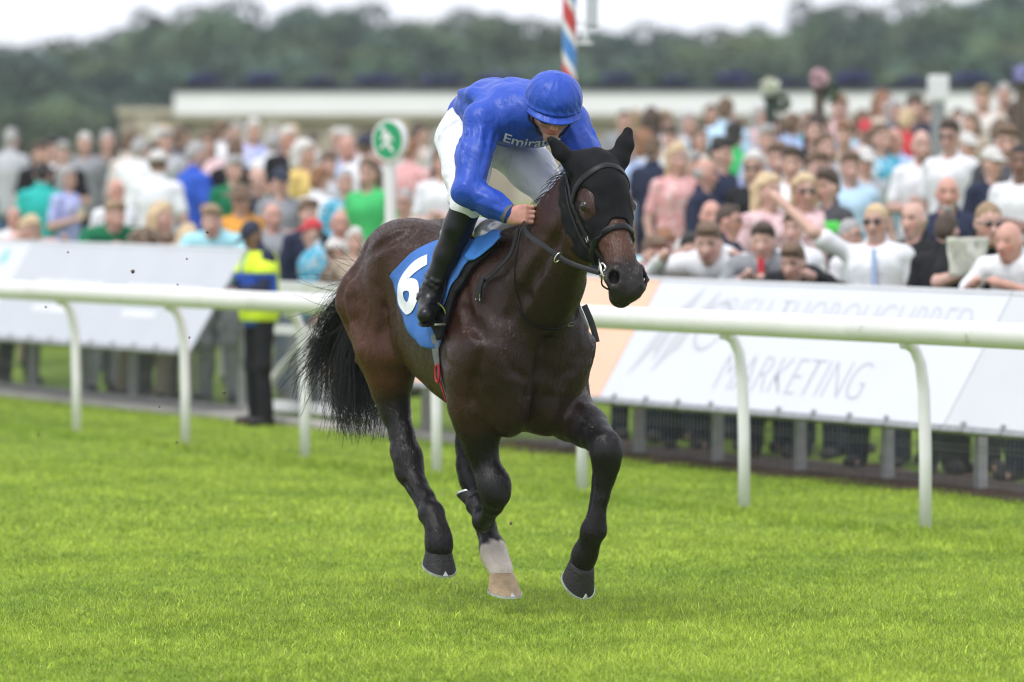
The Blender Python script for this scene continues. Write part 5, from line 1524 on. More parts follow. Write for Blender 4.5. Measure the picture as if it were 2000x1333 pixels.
free_strap('trailing_strap', [(0.33, 0.345, 1.36), (0.345, 0.375, 1.28), (0.36, 0.392, 1.20)], (1, 0.2, 0), 0.030, 0.006, M_LEATHER, saddle)
girth = hobj('girth'); tag(girth, 'grey webbing girth with a red loop under the bay horse belly', 'girth')
gp = [(0.20, -0.31, 1.24), (0.205, -0.32, 1.15), (0.205, -0.30, 1.05), (0.205, -0.25, 0.93), (0.205, -0.15, 0.84), (0.205, 0, 0.81), (0.205, 0.15, 0.84), (0.205, 0.25, 0.93), (0.205, 0.31, 1.10), (0.20, 0.31, 1.24)]
strap('webbing', gp, 0.055, 0.006, M_GIRTH, girth, off=0.004)
q, nn = skin_pt((0.215, -0.305, 1.07), 0.012)
MB().tube([q + Vector((0.008 + 0.020 * math.cos(a), -0.006, 0.038 * math.sin(a))) for a in np.linspace(0, 6.283, 21)[:-1]], 0.006, 6, closed=True, flat=(1, 1)).build('loop', M_RED, girth, smooth=True)
strap('loop_tail', [(0.215, -0.30, 1.04), (0.215, -0.285, 0.99), (0.215, -0.27, 0.95)], 0.030, 0.006, M_RED, girth, off=0.011)
# ------------------------------------------------------------------ the jockey
M_SKIN = mat('fair_skin', (0.50, 0.26, 0.19), rough=0.5, spec=0.35, var=0.10, vscale=18, attr=True)
def satin():
    m = mat('royal_blue_satin', (0.016, 0.066, 0.42), rough=0.42, spec=0.34, var=0.08, vscale=5)
    N, Lk = m.node_tree.nodes, m.node_tree.links; b = N['Principled BSDF']
    tc = N.new('ShaderNodeTexCoord')
    mp = N.new('ShaderNodeMapping'); mp.inputs['Scale'].default_value = (6, 14, 9); mp.inputs['Rotation'].default_value = (0.4, 0.5, 0.3)
    no = N.new('ShaderNodeTexNoise'); no.inputs['Scale'].default_value = 1.6; no.inputs['Detail'].default_value = 3; no.inputs['Distortion'].default_value = 0.8
    bp = N.new('ShaderNodeBump'); bp.inputs['Strength'].default_value = 0.30; bp.inputs['Distance'].default_value = 0.03
    Lk.new(tc.outputs['Object'], mp.inputs['Vector']); Lk.new(mp.outputs['Vector'], no.inputs['Vector'])
    Lk.new(no.outputs['Fac'], bp.inputs['Height'])
    add_creases(m, 0.30, 8.0, bp)
    return m
M_SATIN = satin()
M_BREECH = mat('white_nylon', (0.70, 0.71, 0.76), rough=0.5, spec=0.35, var=0.05, vscale=8, bump=0.3, bscale=22, crease=0.45, cscale=10)
M_BOOT = mat('black_boot_leather', (0.0045, 0.0045, 0.005), rough=0.34, spec=0.34, var=0.2, vscale=20, bump=0.06, bscale=40)
M_GOG = mat('dark_goggle_lens', (0.006, 0.005, 0.005), rough=0.22, spec=0.3)
M_BAND = mat('grey_elastic', (0.10, 0.11, 0.13), rough=0.8)
M_WHITE = mat('white_print', (0.70, 0.72, 0.78), rough=0.6)
jockey = hobj('person'); tag(jockey, 'jockey in royal blue silks and white breeches crouched over the bay', 'jockey')
J = dict(pel=(-0.020, 0.030, 2.12), wai=(0.090, 0.037, 2.195), che=(0.335, 0.045, 2.185), nek=(0.47, 0.05, 2.20),
         hipR=(0.005, -0.070, 2.08), hipL=(0.005, 0.140, 2.08), kneR=(0.345, -0.225, 1.800), kneL=(0.33, 0.205, 1.825),
         ankR=(0.225, -0.335, 1.430), ankL=(0.02, 0.335, 1.42), shoR=(0.355, -0.158, 2.155), shoL=(0.415, 0.235, 2.150),
         elbR=(0.480, -0.290, 1.862), elbL=(0.58, 0.270, 1.89), wriR=(0.632, -0.150, 1.755), wriL=(0.66, 0.14, 1.775))
J = {k: np.array(v) for k, v in J.items()}
_a = R_(-20); _t = R_(25)
JF0 = np.array([math.cos(_a), math.sin(_a), 0]); JU = np.array([0, 0, 1]) * math.cos(_t) + JF0 * math.sin(_t)
JF = JF0 * math.cos(_t) - np.array([0, 0, 1]) * math.sin(_t)
_r = R_(6); JS = np.cross(JU, JF)                                   # JS: the jockey's left
JU = JU * math.cos(_r) + JS * math.sin(_r); JS = np.cross(JU, JF)
JC = np.array([0.642, 0.040, 2.223])
JM = np.array([JF, JS, JU])
def jh(f, s, u): return JC + JF * f + JS * s + JU * u

def hand(F, wr, out, down, fwd, sc=1.0):
    """fist round the rein: palm, four bent fingers, thumb. out = away from the neck, fwd = knuckle direction"""
    wr, out, down, fwd = (np.array(x, float) for x in (wr, out, down, fwd))
    fwd /= np.linalg.norm(fwd); down -= fwd * (down @ fwd); down /= np.linalg.norm(down); out = np.cross(fwd, down) * np.sign(np.cross(fwd, down) @ out)
    F.rc(wr - fwd * 0.03, wr + fwd * 0.02, 0.026, 0.027, k=0.02, sq=(out, 0.8))
    pal = wr + fwd * 0.045
    for i in range(4):
        o = (i - 1.5) * 0.0215
        ln = [0.9, 1.05, 1.0, 0.8][i]
        k0 = wr + fwd * (0.074 + 0.004 * ln) + down * o + out * 0.006
        F.rc(wr + down * o * 0.7, k0, 0.017, 0.0125, k=0.018)
        k1 = k0 + fwd * 0.026 * ln - out * 0.020
        k2 = k1 - fwd * 0.014 * ln - out * 0.024
        F.ell(k0 + out * 0.004, (0.0125, 0.0115, 0.0115), k=0.005)
        F.rc(k0, k1, 0.0108, 0.0098, k=0.002)
        F.rc(k1, k2, 0.0098, 0.0086, k=0.002)
    t0 = wr + fwd * 0.02 - down * 0.022
    t1 = t0 + fwd * 0.032 - down * 0.016 - out * 0.006
    F.rc(t0, t1, 0.016, 0.012, k=0.01); F.rc(t1, t1 + fwd * 0.026 + down * 0.012 - out * 0.010, 0.0115, 0.009, k=0.004)

# body: one continuous figure under the clothes, with head and hands
FB = Field((-0.24, -0.46, 1.28), (0.84, 0.44, 2.38), 0.0046)
def limbs(F, off):
    F.chain([J['pel'], J['wai'], J['che'], J['nek']], [0.125 + off, 0.105 + off, 0.115 + off, 0.06 + off], k=0.05, sq=((0, 1, 0), 1.15))
    for s in 'RL':
        F.rc(J['hip' + s], J['kne' + s], 0.082 + off, 0.052 + off, k=0.04)
        F.rc(J['kne' + s], J['ank' + s], 0.048 + off, 0.036 + off, k=0.02)
        F.rc(J['che'], J['sho' + s], 0.07 + off, 0.062 + off, k=0.04)
        F.rc(J['sho' + s], J['elb' + s], 0.052 + off, 0.040 + off, k=0.03)
        F.rc(J['elb' + s], J['wri' + s], 0.040 + off, 0.026 + off, k=0.015)
limbs(FB, 0.0)
for s, sg in (('R', -1), ('L', 1)):
    a = J['ank' + s]; FB.rc(a + np.array([-0.03, 0, -0.075]), a + np.array([0.07, sg * 0.055, -0.098]), 0.024, 0.022, k=0.02)
hand(FB, J['wriR'], (-0.3, -0.9, 0.35), (0.25, 0.0, -1), (0.82, 0.42, 0.06))
hand(FB, J['wriL'], (-0.3, 0.9, 0.35), (0.25, 0.0, -1), (0.5, -0.75, 0.0))
FB.rc(J['nek'], jh(-0.02, 0, -0.06), 0.055, 0.052, k=0.03)
FB.ell(jh(0.0, 0, 0.01), (0.098, 0.076, 0.108), JM, k=0.02)
FB.rc(jh(0.025, 0, -0.06), jh(0.058, 0, -0.112), 0.062, 0.034, k=0.04, sq=(JS, 1.0))      # jaw, chin
FB.rc(jh(0.092, 0, -0.01), jh(0.113, 0, -0.052), 0.009, 0.015, k=0.014)                     # nose
FB.ell(jh(0.108, 0, -0.056), (0.012, 0.018, 0.010), JM, k=0.010)
FB.ell(jh(0.089, 0, -0.083), (0.013, 0.024, 0.008), JM, k=0.008)                            # lips
FB.rc(jh(0.102, -0.02, -0.083), jh(0.102, 0.02, -0.083), 0.003, k=0.004, cut=True)
for s in (-1, 1):
    FB.ell(jh(0.080, s * 0.033, -0.008), (0.022, 0.019, 0.014), JM, k=0.012, cut=True)
    FB.ell(jh(0.066, s * 0.033, -0.008), (0.017, 0.016, 0.014), JM, k=0.004)
    FB.ell(jh(0.060, s * 0.046, -0.042), (0.030, 0.022, 0.020), JM, k=0.02)                 # cheek
    FB.ell(jh(-0.010, s * 0.078, -0.020), (0.022, 0.012, 0.032), JM, k=0.008)               # ear
    FB.ell(jh(-0.004, s * 0.088, -0.020), (0.011, 0.006, 0.018), JM, k=0.004, cut=True)
me, V = field_mesh('jockey_body', FB, it=2)
C = np.tile(np.array([0.47, 0.255, 0.205]), (len(V), 1))
C *= (1 + 0.06 * pnoise(V, 40, 4))[:, None]
q = V - JC
ff, ss, uu = q @ JF, q @ JS, q @ JU
lip = (np.abs(uu + 0.083) < 0.011) & (np.abs(ss) < 0.027) & (ff > 0.06)
C[lip] = (0.40, 0.13, 0.11)
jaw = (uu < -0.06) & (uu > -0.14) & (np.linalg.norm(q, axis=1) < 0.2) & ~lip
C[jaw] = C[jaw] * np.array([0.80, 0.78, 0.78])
rosy = (np.linalg.norm(q - JF * 0.11 + JU * 0.05, axis=1) < 0.035)
C[rosy] *= np.array([1.05, 0.86, 0.86])
kn = (np.linalg.norm(V - (J['wriR'] + np.array([0.06, 0.05, 0])), axis=1) < 0.08)
C[kn] *= (1 + 0.10 * pnoise(V[kn], 120, 6))[:, None] * np.array([1.02, 0.92, 0.92])
set_col(me, C)
link('body', me, M_SKIN, jockey)

# silks
FJ = Field((-0.20, -0.46, 1.70), (0.78, 0.44, 2.42), 0.0062)
FJ.chain([(-0.035, 0.030, 2.190), (0.09, 0.035, 2.207), (0.24, 0.045, 2.20), (0.375, 0.045, 2.190), (0.46, 0.05, 2.195)], [0.128, 0.132, 0.138, 0.132, 0.085], k=0.05, sq=((0, 1, 0), 1.22))
for s in 'RL':
    FJ.rc(J['che'] + np.array([0, 0, 0.0]), J['sho' + s], 0.095, 0.088, k=0.05)
    m_ = (J['sho' + s] + J['elb' + s]) / 2
    FJ.chain([J['sho' + s], m_, J['elb' + s]], [0.082, 0.074, 0.064], k=0.03)
    m2 = J['elb' + s] * 0.45 + J['wri' + s] * 0.55
    FJ.chain([J['elb' + s], m2, J['wri' + s] * 0.85 + J['elb' + s] * 0.15, J['wri' + s]], [0.064, 0.055, 0.038, 0.031], k=0.025)
FJ.rc(J['nek'] - np.array([0.03, 0, 0]), J['nek'] + np.array([0.035, 0, 0.005]), 0.085, 0.068, k=0.03)
# creases: ridges radiating from the armpit, rings at the elbow, drag lines across the back
rg = np.random.default_rng(21)
for s, sg in (('R', -1), ('L', 1)):
    sh, el, wr = J['sho' + s], J['elb' + s], J['wri' + s]
    d = (el - sh) / np.linalg.norm(el - sh)
    a0 = np.cross(d, [0.3, 0.2, 1.0]); a0 /= np.linalg.norm(a0); b0 = np.cross(d, a0)
    d2 = (wr - el) / np.linalg.norm(wr - el)
    a1 = np.cross(d2, [0.3, 0.2, 1.0]); a1 /= np.linalg.norm(a1); b1 = np.cross(d2, a1)
    for i in range(9):          # long folds hanging along the sleeve
        x = i * 0.70 + rg.uniform(-0.2, 0.2); x2 = x + rg.uniform(-0.7, 0.7); t0, t1 = rg.uniform(-0.05, 0.3), rg.uniform(0.6, 0.95)
        pts_ = []
        for t in np.linspace(t0, t1, 5):
            xx = x + (x2 - x) * t; r = 0.082 - 0.017 * t
            pts_.append(sh + (el - sh) * t + (a0 * math.cos(xx) + b0 * math.sin(xx)) * r)
        FJ.chain(pts_, [0.001, 0.005, 0.007, 0.005, 0.001], k=0.020)
    for i in range(8):
        x = i * 0.80 + rg.uniform(-0.3, 0.3); x2 = x + rg.uniform(-1.2, 1.2); t0, t1 = rg.uniform(0.05, 0.4), rg.uniform(0.6, 0.95)
        pts_ = []
        for t in np.linspace(t0, t1, 5):
            xx = x + (x2 - x) * t; r = 0.062 - 0.026 * t
            pts_.append(el + (wr - el) * t + (a1 * math.cos(xx) + b1 * math.sin(xx)) * r)
        FJ.chain(pts_, [0.001, 0.004, 0.006, 0.004, 0.001], k=0.016)
    for i in range(4):          # gathers inside the elbow and at the cuff
        c = el + d2 * 0.02 * i; x0_ = rg.uniform(0, 6.28)
        FJ.chain([c + (a1 * math.cos(x) + b1 * math.sin(x)) * 0.058 for x in np.linspace(x0_, x0_ + 1.6, 5)], [0.001, 0.004, 0.005, 0.004, 0.001], k=0.012)
    for i in range(5):
        p0 = sh + np.array([-0.02, -sg * 0.03, 0.05]); p1 = np.array([0.05 + 0.05 * i, sg * (0.12 - 0.03 * i), 2.29 - 0.02 * i])
        FJ.chain([p0, (p0 + p1) / 2 + np.array([0, 0, 0.03]), p1], [0.004, 0.010, 0.003], k=0.045)
FJ.noise(0.0045, 24.0, 5)
FJ.noise(0.0026, 58.0, 15)
FJ.rc((0.49, 0.05, 2.20), (0.60, 0.05, 2.18), 0.060, 0.08, k=0.01, cut=True)               # neck opening
FJ.d = np.maximum(FJ.d, (-(FJ.ax[0][:, None, None] + 0.055) + 0.10 * (2.12 - FJ.ax[2][None, None, :])).astype(np.float32))  # hem at the waist
for s in 'RL':
    d = (J['wri' + s] - J['elb' + s]); d /= np.linalg.norm(d)
    c = J['wri' + s] + d * 0.012
    FJ.rc(c, c + d * 0.05, 0.028, 0.03, k=0.006, cut=True)
me, _v = field_mesh('silks', FJ, it=1)
silks = link('silks_jacket', me, M_SATIN, jockey)
J_BVH = BVHTree.FromObject(silks, bpy.context.evaluated_depsgraph_get())
# chest lettering
met = text_mesh('Emirates', 0.090, 0.2, offset=0.0012)
bm = bmesh.new(); bm.from_mesh(met)
xs = [v.co.x for v in bm.verts]; wtx = max(xs)
for i in range(1, 24):
    bmesh.ops.bisect_plane(bm, geom=bm.verts[:] + bm.edges[:] + bm.faces[:], plane_co=(wtx * i / 24, 0, 0), plane_no=(1, 0, 0), dist=1e-6)
bmesh.ops.subdivide_edges(bm, edges=[e for e in bm.edges if e.calc_length() > 0.02], cuts=1)
ex = Vector((-0.438, 0.899, 0.0)) ; cdir = Vector((0.899, -0.438, -0.02)).normalized(); ey = Vector((0.02, 0, 1))
base = Vector((0.43, -0.10, 2.075))
for v in bm.verts:
    o_ = base + (Vector((0.438, 0.899, 0)).normalized() * v.co.x * 0.80) + ey * v.co.y * 0.62 + Vector((0, 0, -0.03)) * math.sin(v.co.x / wtx * math.pi)
    h = J_BVH.ray_cast(o_ + cdir * 0.6, -cdir)
    if h[0] is not None: v.co = h[0] + cdir * 0.004
    else: v.co = o_
me = bpy.data.meshes.new('lettering'); bm.to_mesh(me); bm.free()
link('lettering', me, M_WHITE, silks)
for s in 'RL':
    d = Vector(J['wri' + s] - J['elb' + s]).normalized(); c = Vector(J['wri' + s]) - d * 0.022
    a = d.orthogonal().normalized(); b = d.cross(a)
    MB().tube([c - d * 0.010, c + d * 0.010], 0.0445, 18, flat=(1, 1)).build('wrist_band', M_BAND, jockey, smooth=True, sharp=0.8)

# breeches
FP = Field((-0.28, -0.38, 1.68), (0.46, 0.34, 2.36), 0.0065)
FP.ell((-0.030, 0.030, 2.130), (0.165, 0.172, 0.170), k=0.04)
FP.rc((-0.01, 0.035, 2.14), (0.09, 0.037, 2.18), 0.13, 0.118, k=0.05, sq=((0, 1, 0), 1.15))
for s, sg in (('R', -1), ('L', 1)):
    h, kn_ = J['hip' + s], J['kne' + s]
    FP.chain([h + np.array([-0.03, 0, 0]), h * 0.5 + kn_ * 0.5, kn_], [0.122, 0.098, 0.070], k=0.04)
    d = (J['ank' + s] - kn_); d /= np.linalg.norm(d)
    FP.rc(kn_, kn_ + d * 0.05, 0.068, 0.058, k=0.02)
    d = (kn_ - h) / np.linalg.norm(kn_ - h)
    for i in range(16):
        t = rg.uniform(-0.1, 1.0); c = h + (kn_ - h) * t
        a = np.cross(d, rg.normal(size=3)); a /= np.linalg.norm(a); b = np.cross(d, a)
        r = 0.120 - 0.050 * max(t, 0)
        arc = [c + (a * math.cos(x) + b * math.sin(x)) * r + d * (0.03 * (x - 1)) for x in np.linspace(0.0, 1.6, 5)]
        FP.chain(arc, [0.002, 0.004, 0.006, 0.004, 0.002], k=0.02)
FP.noise(0.002, 60.0, 9)
me, _v = field_mesh('breeches', FP, it=1)
link('breeches', me, M_BREECH, jockey)

# boots: shaft from just below the knee, creased ankle, foot in the iron
for s, sg in (('R', -1), ('L', 1)):
    kn_, an = J['kne' + s], J['ank' + s]
    lo = np.minimum(kn_, an) - 0.16; hi = np.maximum(kn_, an) + 0.16
    FT = Field(lo, hi, 0.0055)
    d = (an - kn_) / np.linalg.norm(an - kn_)
    FT.chain([kn_ + d * 0.005, kn_ + d * 0.11, kn_ + d * 0.24, an], [0.069, 0.063, 0.054, 0.046], k=0.02)
    toe = an + np.array([0.095, sg * 0.075, -0.105]); heel = an + np.array([-0.045, -sg * 0.005, -0.085])
    FT.rc(an, an + np.array([0.01, sg * 0.01, -0.06]), 0.046, 0.046, k=0.02)
    FT.rc(heel, toe, 0.035, 0.037, k=0.035)
    FT.rc(an + np.array([0.0, sg * 0.01, -0.04]), toe + np.array([-0.03, -sg * 0.02, 0.012]), 0.042, 0.034, k=0.03)
    for i in range(6):
        c = an + d * (-0.06 + 0.022 * i); a = np.cross(d, [0.2 * math.sin(i * 2.1), 1, 0.3]); a /= np.linalg.norm(a); b = np.cross(d, a)
        arc = [c + (a * math.cos(x) + b * math.sin(x)) * 0.047 + d * 0.014 * math.sin(2 * x + i) for x in np.linspace(0, 5.6, 12)]
        FT.chain(arc, [0.006 + 0.003 * math.sin(i * 3 + j) for j in range(12)], k=0.008)
    FT.noise(0.0006, 70, 3)
    up = np.array([0, 0, 1.0])
    me, V = field_mesh('boot', FT, it=1)
    bt = link('boot', me, M_BOOT, jockey)
    # welted sole
    fd = (toe - heel); L_ = np.linalg.norm(fd); fd /= L_; sd_ = np.cross(up, fd); sd_ /= np.linalg.norm(sd_); un = np.cross(fd, sd_)
    prof = []
    for x in np.linspace(0, 6.283, 29)[:-1]:
        cx, sx = math.cos(x), math.sin(x)
        w = 0.038 if cx > 0 else 0.031
        prof.append((heel + toe) / 2 + fd * cx * (L_ / 2 + 0.036) + sd_ * sx * w - un * 0.034)
    n_ = len(prof)
    MB().add([tuple(p) for p in prof] + [tuple(p - un * 0.012) for p in prof], [tuple(range(n_)), tuple(range(2 * n_ - 1, n_ - 1, -1))] + [(i, n_ + i, n_ + (i + 1) % n_, (i + 1) % n_) for i in range(n_)]).build('sole', M_LEATHER, bt, smooth=True, sharp=0.7)

# helmet with blue silk cap and peak, goggles
FC = Field(tuple(JC - 0.2), tuple(JC + 0.22), 0.005)
FC.ell(jh(-0.010, 0, 0.036), (0.135, 0.122, 0.112), JM, k=0.01)
_X, _Y, _Z = np.meshgrid(*FC.ax, indexing='ij', sparse=True)
_f = (_X - JC[0]) * JF[0] + (_Y - JC[1]) * JF[1] + (_Z - JC[2]) * JF[2]
_u2 = (_X - JC[0]) * JU[0] + (_Y - JC[1]) * JU[1] + (_Z - JC[2]) * JU[2]
_s2 = (_X - JC[0]) * JS[0] + (_Y - JC[1]) * JS[1] + (_Z - JC[2]) * JS[2]
az = np.arctan2(_s2, _f)
FC.d = FC.d + (0.0022 * np.cos(az * 8 + 0.4) ** 8 * (-1) + 0.0018 * np.sin(az * 21 + 5 * _u2 * 30) * smooth01(-_u2, -0.10, 0.0)).astype(np.float32)   # panel seams and gathers
FC.d = np.maximum(FC.d, (0.010 - _u2 - 0.12 * _f).astype(np.float32))
FC.ell(jh(-0.008, 0, 0.012), (0.139, 0.127, 0.014), JM, k=0.012)
FC.ell(jh(-0.008, 0, 0.144), (0.015, 0.016, 0.008), JM, k=0.006)
FC.ell(jh(-0.01, 0, -0.03), (0.108, 0.092, 0.10), JM, k=0.008, cut=True)
FC.noise(0.0010, 60, 2)
me, _v = field_mesh('helmet', FC, it=1)
helm = link('helmet', me, M_SATIN, jockey)
V, F = [], []
na, nr = 25, 6
for i in range(na):
    a = -1.15 + 2.3 * i / (na - 1)
    for j in range(nr):
        r = j / (nr - 1)
        ex_ = 0.030 * r * math.cos(a) ** 0.7
        for top in (0, 1):
            p = jh((0.128 + ex_) * math.cos(a) - 0.004, (0.122 + ex_ * 0.4) * math.sin(a), 0.006 - 0.018 * r - 0.008 * math.cos(a) + (0.005 if top else 0))
            V.append(tuple(p))
def vi(i, j, t): return (i * nr + j) * 2 + t
for i in range(na - 1):
    for j in range(nr - 1):
        F.append((vi(i, j, 1), vi(i, j + 1, 1), vi(i + 1, j + 1, 1), vi(i + 1, j, 1))); F.append((vi(i, j, 0), vi(i + 1, j, 0), vi(i + 1, j + 1, 0), vi(i, j + 1, 0)))
    F.append((vi(i, nr - 1, 0), vi(i + 1, nr - 1, 0), vi(i + 1, nr - 1, 1), vi(i, nr - 1, 1)))
MB().add(V, F).build('peak', M_SATIN, helm, smooth=True)
FG = Field(tuple(JC - 0.16), tuple(JC + 0.18), 0.005)
for s in (-1, 1):
    FG.ell(jh(0.094, s * 0.034, -0.016), (0.024, 0.040, 0.030), JM, k=0.015)
FG.rc(jh(0.098, -0.03, -0.004), jh(0.098, 0.03, -0.004), 0.014, 0.014, k=0.015)
for s in (-1, 1): FG.rc(jh(0.088, s * 0.06, -0.006), jh(0.0, s * 0.098, 0.004), 0.011, 0.008, k=0.01, sq=(JS, 0.6))
me, _v = field_mesh('goggles', FG, it=2)
gog = link('goggles', me, M_GOG, jockey)
for s in (-1, 1):
    MB().tube([jh(0.02, s * 0.090, -0.01), jh(0.03, s * 0.082, -0.06), jh(0.045, s * 0.055, -0.105), jh(0.055, s * 0.01, -0.132)], 0.006, 6).build('chin_strap', M_LEATHER, helm, smooth=True)
# ------------------------------------------------------------------ the spectators
TOPC = {'w': (0.72, 0.73, 0.76), 'ow': (0.66, 0.64, 0.6), 'cr': (0.6, 0.54, 0.44), 'lb': (0.36, 0.46, 0.68), 'pb': (0.45, 0.62, 0.78), 'rb': (0.035, 0.1, 0.5), 'nv': (0.022, 0.028, 0.055), 'bk': (0.016, 0.016, 0.018), 'ch': (0.07, 0.07, 0.08), 'gy': (0.26, 0.27, 0.29), 'lg': (0.45, 0.46, 0.49), 'te': (0.03, 0.42, 0.38), 'tq': (0.07, 0.36, 0.52), 'cy': (0.36, 0.68, 0.76), 'li': (0.36, 0.4, 0.72), 'gn': (0.06, 0.45, 0.14), 'dg': (0.015, 0.16, 0.075), 'ye': (0.72, 0.52, 0.18), 'or_': (0.7, 0.33, 0.06), 'pk': (0.66, 0.34, 0.34), 'pp': (0.72, 0.52, 0.54), 'rd': (0.52, 0.05, 0.06), 'mr': (0.17, 0.025, 0.05), 'br': (0.12, 0.08, 0.055), 'be': (0.38, 0.31, 0.24), 'jn': (0.1, 0.16, 0.27), 'dj': (0.035, 0.05, 0.09)}
HAIRC = {'br': (0.15, 0.098, 0.065), 'db': (0.075, 0.052, 0.04), 'bk': (0.03, 0.027, 0.026), 'bl': (0.58, 0.44, 0.27), 'gy': (0.36, 0.35, 0.35), 'wh': (0.58, 0.56, 0.54), 'gi': (0.26, 0.13, 0.07), 'lb': (0.3, 0.21, 0.13)}

_skinm = {}
def skin_mat(k):
    """skin tones: fair, ruddy, brown"""
    if k in _skinm: return _skinm[k]
    mul = [(1, 1, 1), (1.0, 0.88, 0.86), (0.42, 0.38, 0.36)][k]
    m = bpy.data.materials.new(['skin_fair', 'skin_ruddy', 'skin_brown'][k]); m.use_nodes = True
    N, Lk = m.node_tree.nodes, m.node_tree.links; b = N['Principled BSDF']; b.inputs['Roughness'].default_value = 0.55; b.inputs['Specular IOR Level'].default_value = 0.3
    at = N.new('ShaderNodeAttribute'); at.attribute_name = 'col'
    mx = N.new('ShaderNodeMixRGB'); mx.blend_type = 'MULTIPLY'; mx.inputs['Fac'].default_value = 1; mx.inputs['Color2'].default_value = (*mul, 1)
    Lk.new(at.outputs['Color'], mx.inputs['Color1']); Lk.new(mx.outputs['Color'], b.inputs['Base Color'])
    _skinm[k] = m
    return m
PRINTS = {'pk': (0.80, 0.62, 0.60), 'pp': (0.45, 0.25, 0.28), 'br': (0.40, 0.36, 0.30), 'tq': (0.55, 0.62, 0.66), 'li': (0.60, 0.60, 0.75), 'mr': (0.45, 0.30, 0.30), 'ow': (0.50, 0.28, 0.25)}
def fabric(k):
    return mat('fabric_' + k, TOPC[k], rough=0.85, spec=0.2, var=0.10, vscale=9, bump=0.4, bscale=24, crease=0.5, cscale=6,
               var2=(PRINTS[k], 22, 0.56, 0.60) if k in PRINTS else None)
def hairm(k): return mat('hair_' + k, HAIRC.get(k, TOPC.get(k)), rough=0.6, spec=0.3, var=0.25, vscale=40, bump=0.4, bscale=90)
M_SUNG = mat('sunglasses_lens', (0.01, 0.01, 0.012), rough=0.1, spec=0.6)
M_SHOE2 = mat('dark_shoes', (0.03, 0.028, 0.027), rough=0.6)
M_HIVIS = mat('hi_vis_yellow', (0.62, 0.80, 0.03), rough=0.7, var=0.05)
M_CUP = mat('clear_cup', (0.65, 0.55, 0.35), rough=0.3)
M_PAPER = mat('newsprint', (0.52, 0.53, 0.46), rough=0.9, var=0.25, vscale=14)

def pose_joints(pose):
    """joints in metres for a 1.75 m figure facing +x; y is its left"""
    j = dict(pel=(0, 0, 0.95), che=(0.01, 0, 1.32), nek=(0.0, 0, 1.49), hc=(0.025, 0, 1.63), hp=0.06,
             hip=(0, 0.09, 0.92), kne=(0.02, 0.105, 0.50), ank=(-0.01, 0.115, 0.09),
             shR=(-0.005, -0.170, 1.405), shL=(-0.005, 0.170, 1.405), elR=(-0.03, -0.245, 1.14), elL=(-0.03, 0.245, 1.14), wrR=(0.06, -0.25, 0.90), wrL=(0.06, 0.25, 0.90))
    if pose == 'cup':
        j.update(elR=(-0.02, -0.25, 1.15), wrR=(0.20, -0.14, 1.22), hp=0.12)
    elif pose == 'folded':
        j.update(elR=(0.02, -0.25, 1.15), wrR=(0.22, 0.02, 1.16), elL=(0.02, 0.25, 1.15), wrL=(0.20, -0.04, 1.20))
    elif pose == 'raise_':
        j.update(elR=(0.16, -0.36, 1.56), wrR=(0.12, -0.56, 1.74), elL=(-0.02, 0.25, 1.15), wrL=(0.16, 0.16, 1.10), hp=0.05)
    elif pose == 'lean':
        j.update(pel=(-0.16, 0, 0.94), che=(-0.02, 0, 1.25), nek=(0.06, 0, 1.385), hc=(0.115, 0, 1.475), hp=0.10, hip=(-0.16, 0.09, 0.92), kne=(-0.13, 0.105, 0.50), ank=(-0.18, 0.115, 0.09),
                 shR=(0.04, -0.195, 1.31), shL=(0.04, 0.195, 1.31), elR=(0.12, -0.30, 1.13), elL=(0.12, 0.30, 1.13), wrR=(0.30, -0.13, 1.205), wrL=(0.30, 0.10, 1.205))
    elif pose == 'low':
        j.update(pel=(-0.30, 0, 0.92), che=(-0.06, 0, 1.13), nek=(0.05, 0, 1.225), hc=(0.11, 0, 1.295), hp=0.25, hip=(-0.30, 0.09, 0.90), kne=(-0.22, 0.105, 0.49), ank=(-0.28, 0.115, 0.09),
                 shR=(0.02, -0.195, 1.16), shL=(0.02, 0.195, 1.16), elR=(0.10, -0.33, 1.12), elL=(0.10, 0.33, 1.12), wrR=(0.29, -0.235, 1.195), wrL=(0.29, 0.245, 1.195))
    elif pose == 'stew':
        j.update(hc=(0.075, 0, 1.60), hp=0.55, nek=(0.02, 0, 1.485), elR=(0.10, -0.26, 1.16), wrR=(0.27, -0.10, 1.13), elL=(0.08, 0.26, 1.16), wrL=(0.26, 0.10, 1.14))
    return {k: (np.array(v, float) if k != 'hp' else v) for k, v in j.items()}
VOX = 0.0135
HSC = 0.925        # head size
def pfield(j, lo_pad=0.0):
    pts = np.array([v for k, v in j.items() if k != 'hp'])
    lo = pts.min(0) - 0.24; hi = pts.max(0) + 0.24
    lo[1] = min(lo[1], -0.36); hi[1] = max(hi[1], 0.36); lo[2] = -0.02
    return Field(lo, hi, VOX)
def mir(p): return p * np.array([1, -1, 1])
def head_frame(j):
    a = j['hp']; f = np.array([math.cos(a), 0, -math.sin(a)]); u = np.array([math.sin(a), 0, math.cos(a)]); s = np.array([0, 1.0, 0])
    return lambda F_, S_, U_: j['hc'] + (f * F_ + s * S_ + u * U_) * HSC, np.array([f, s, u])
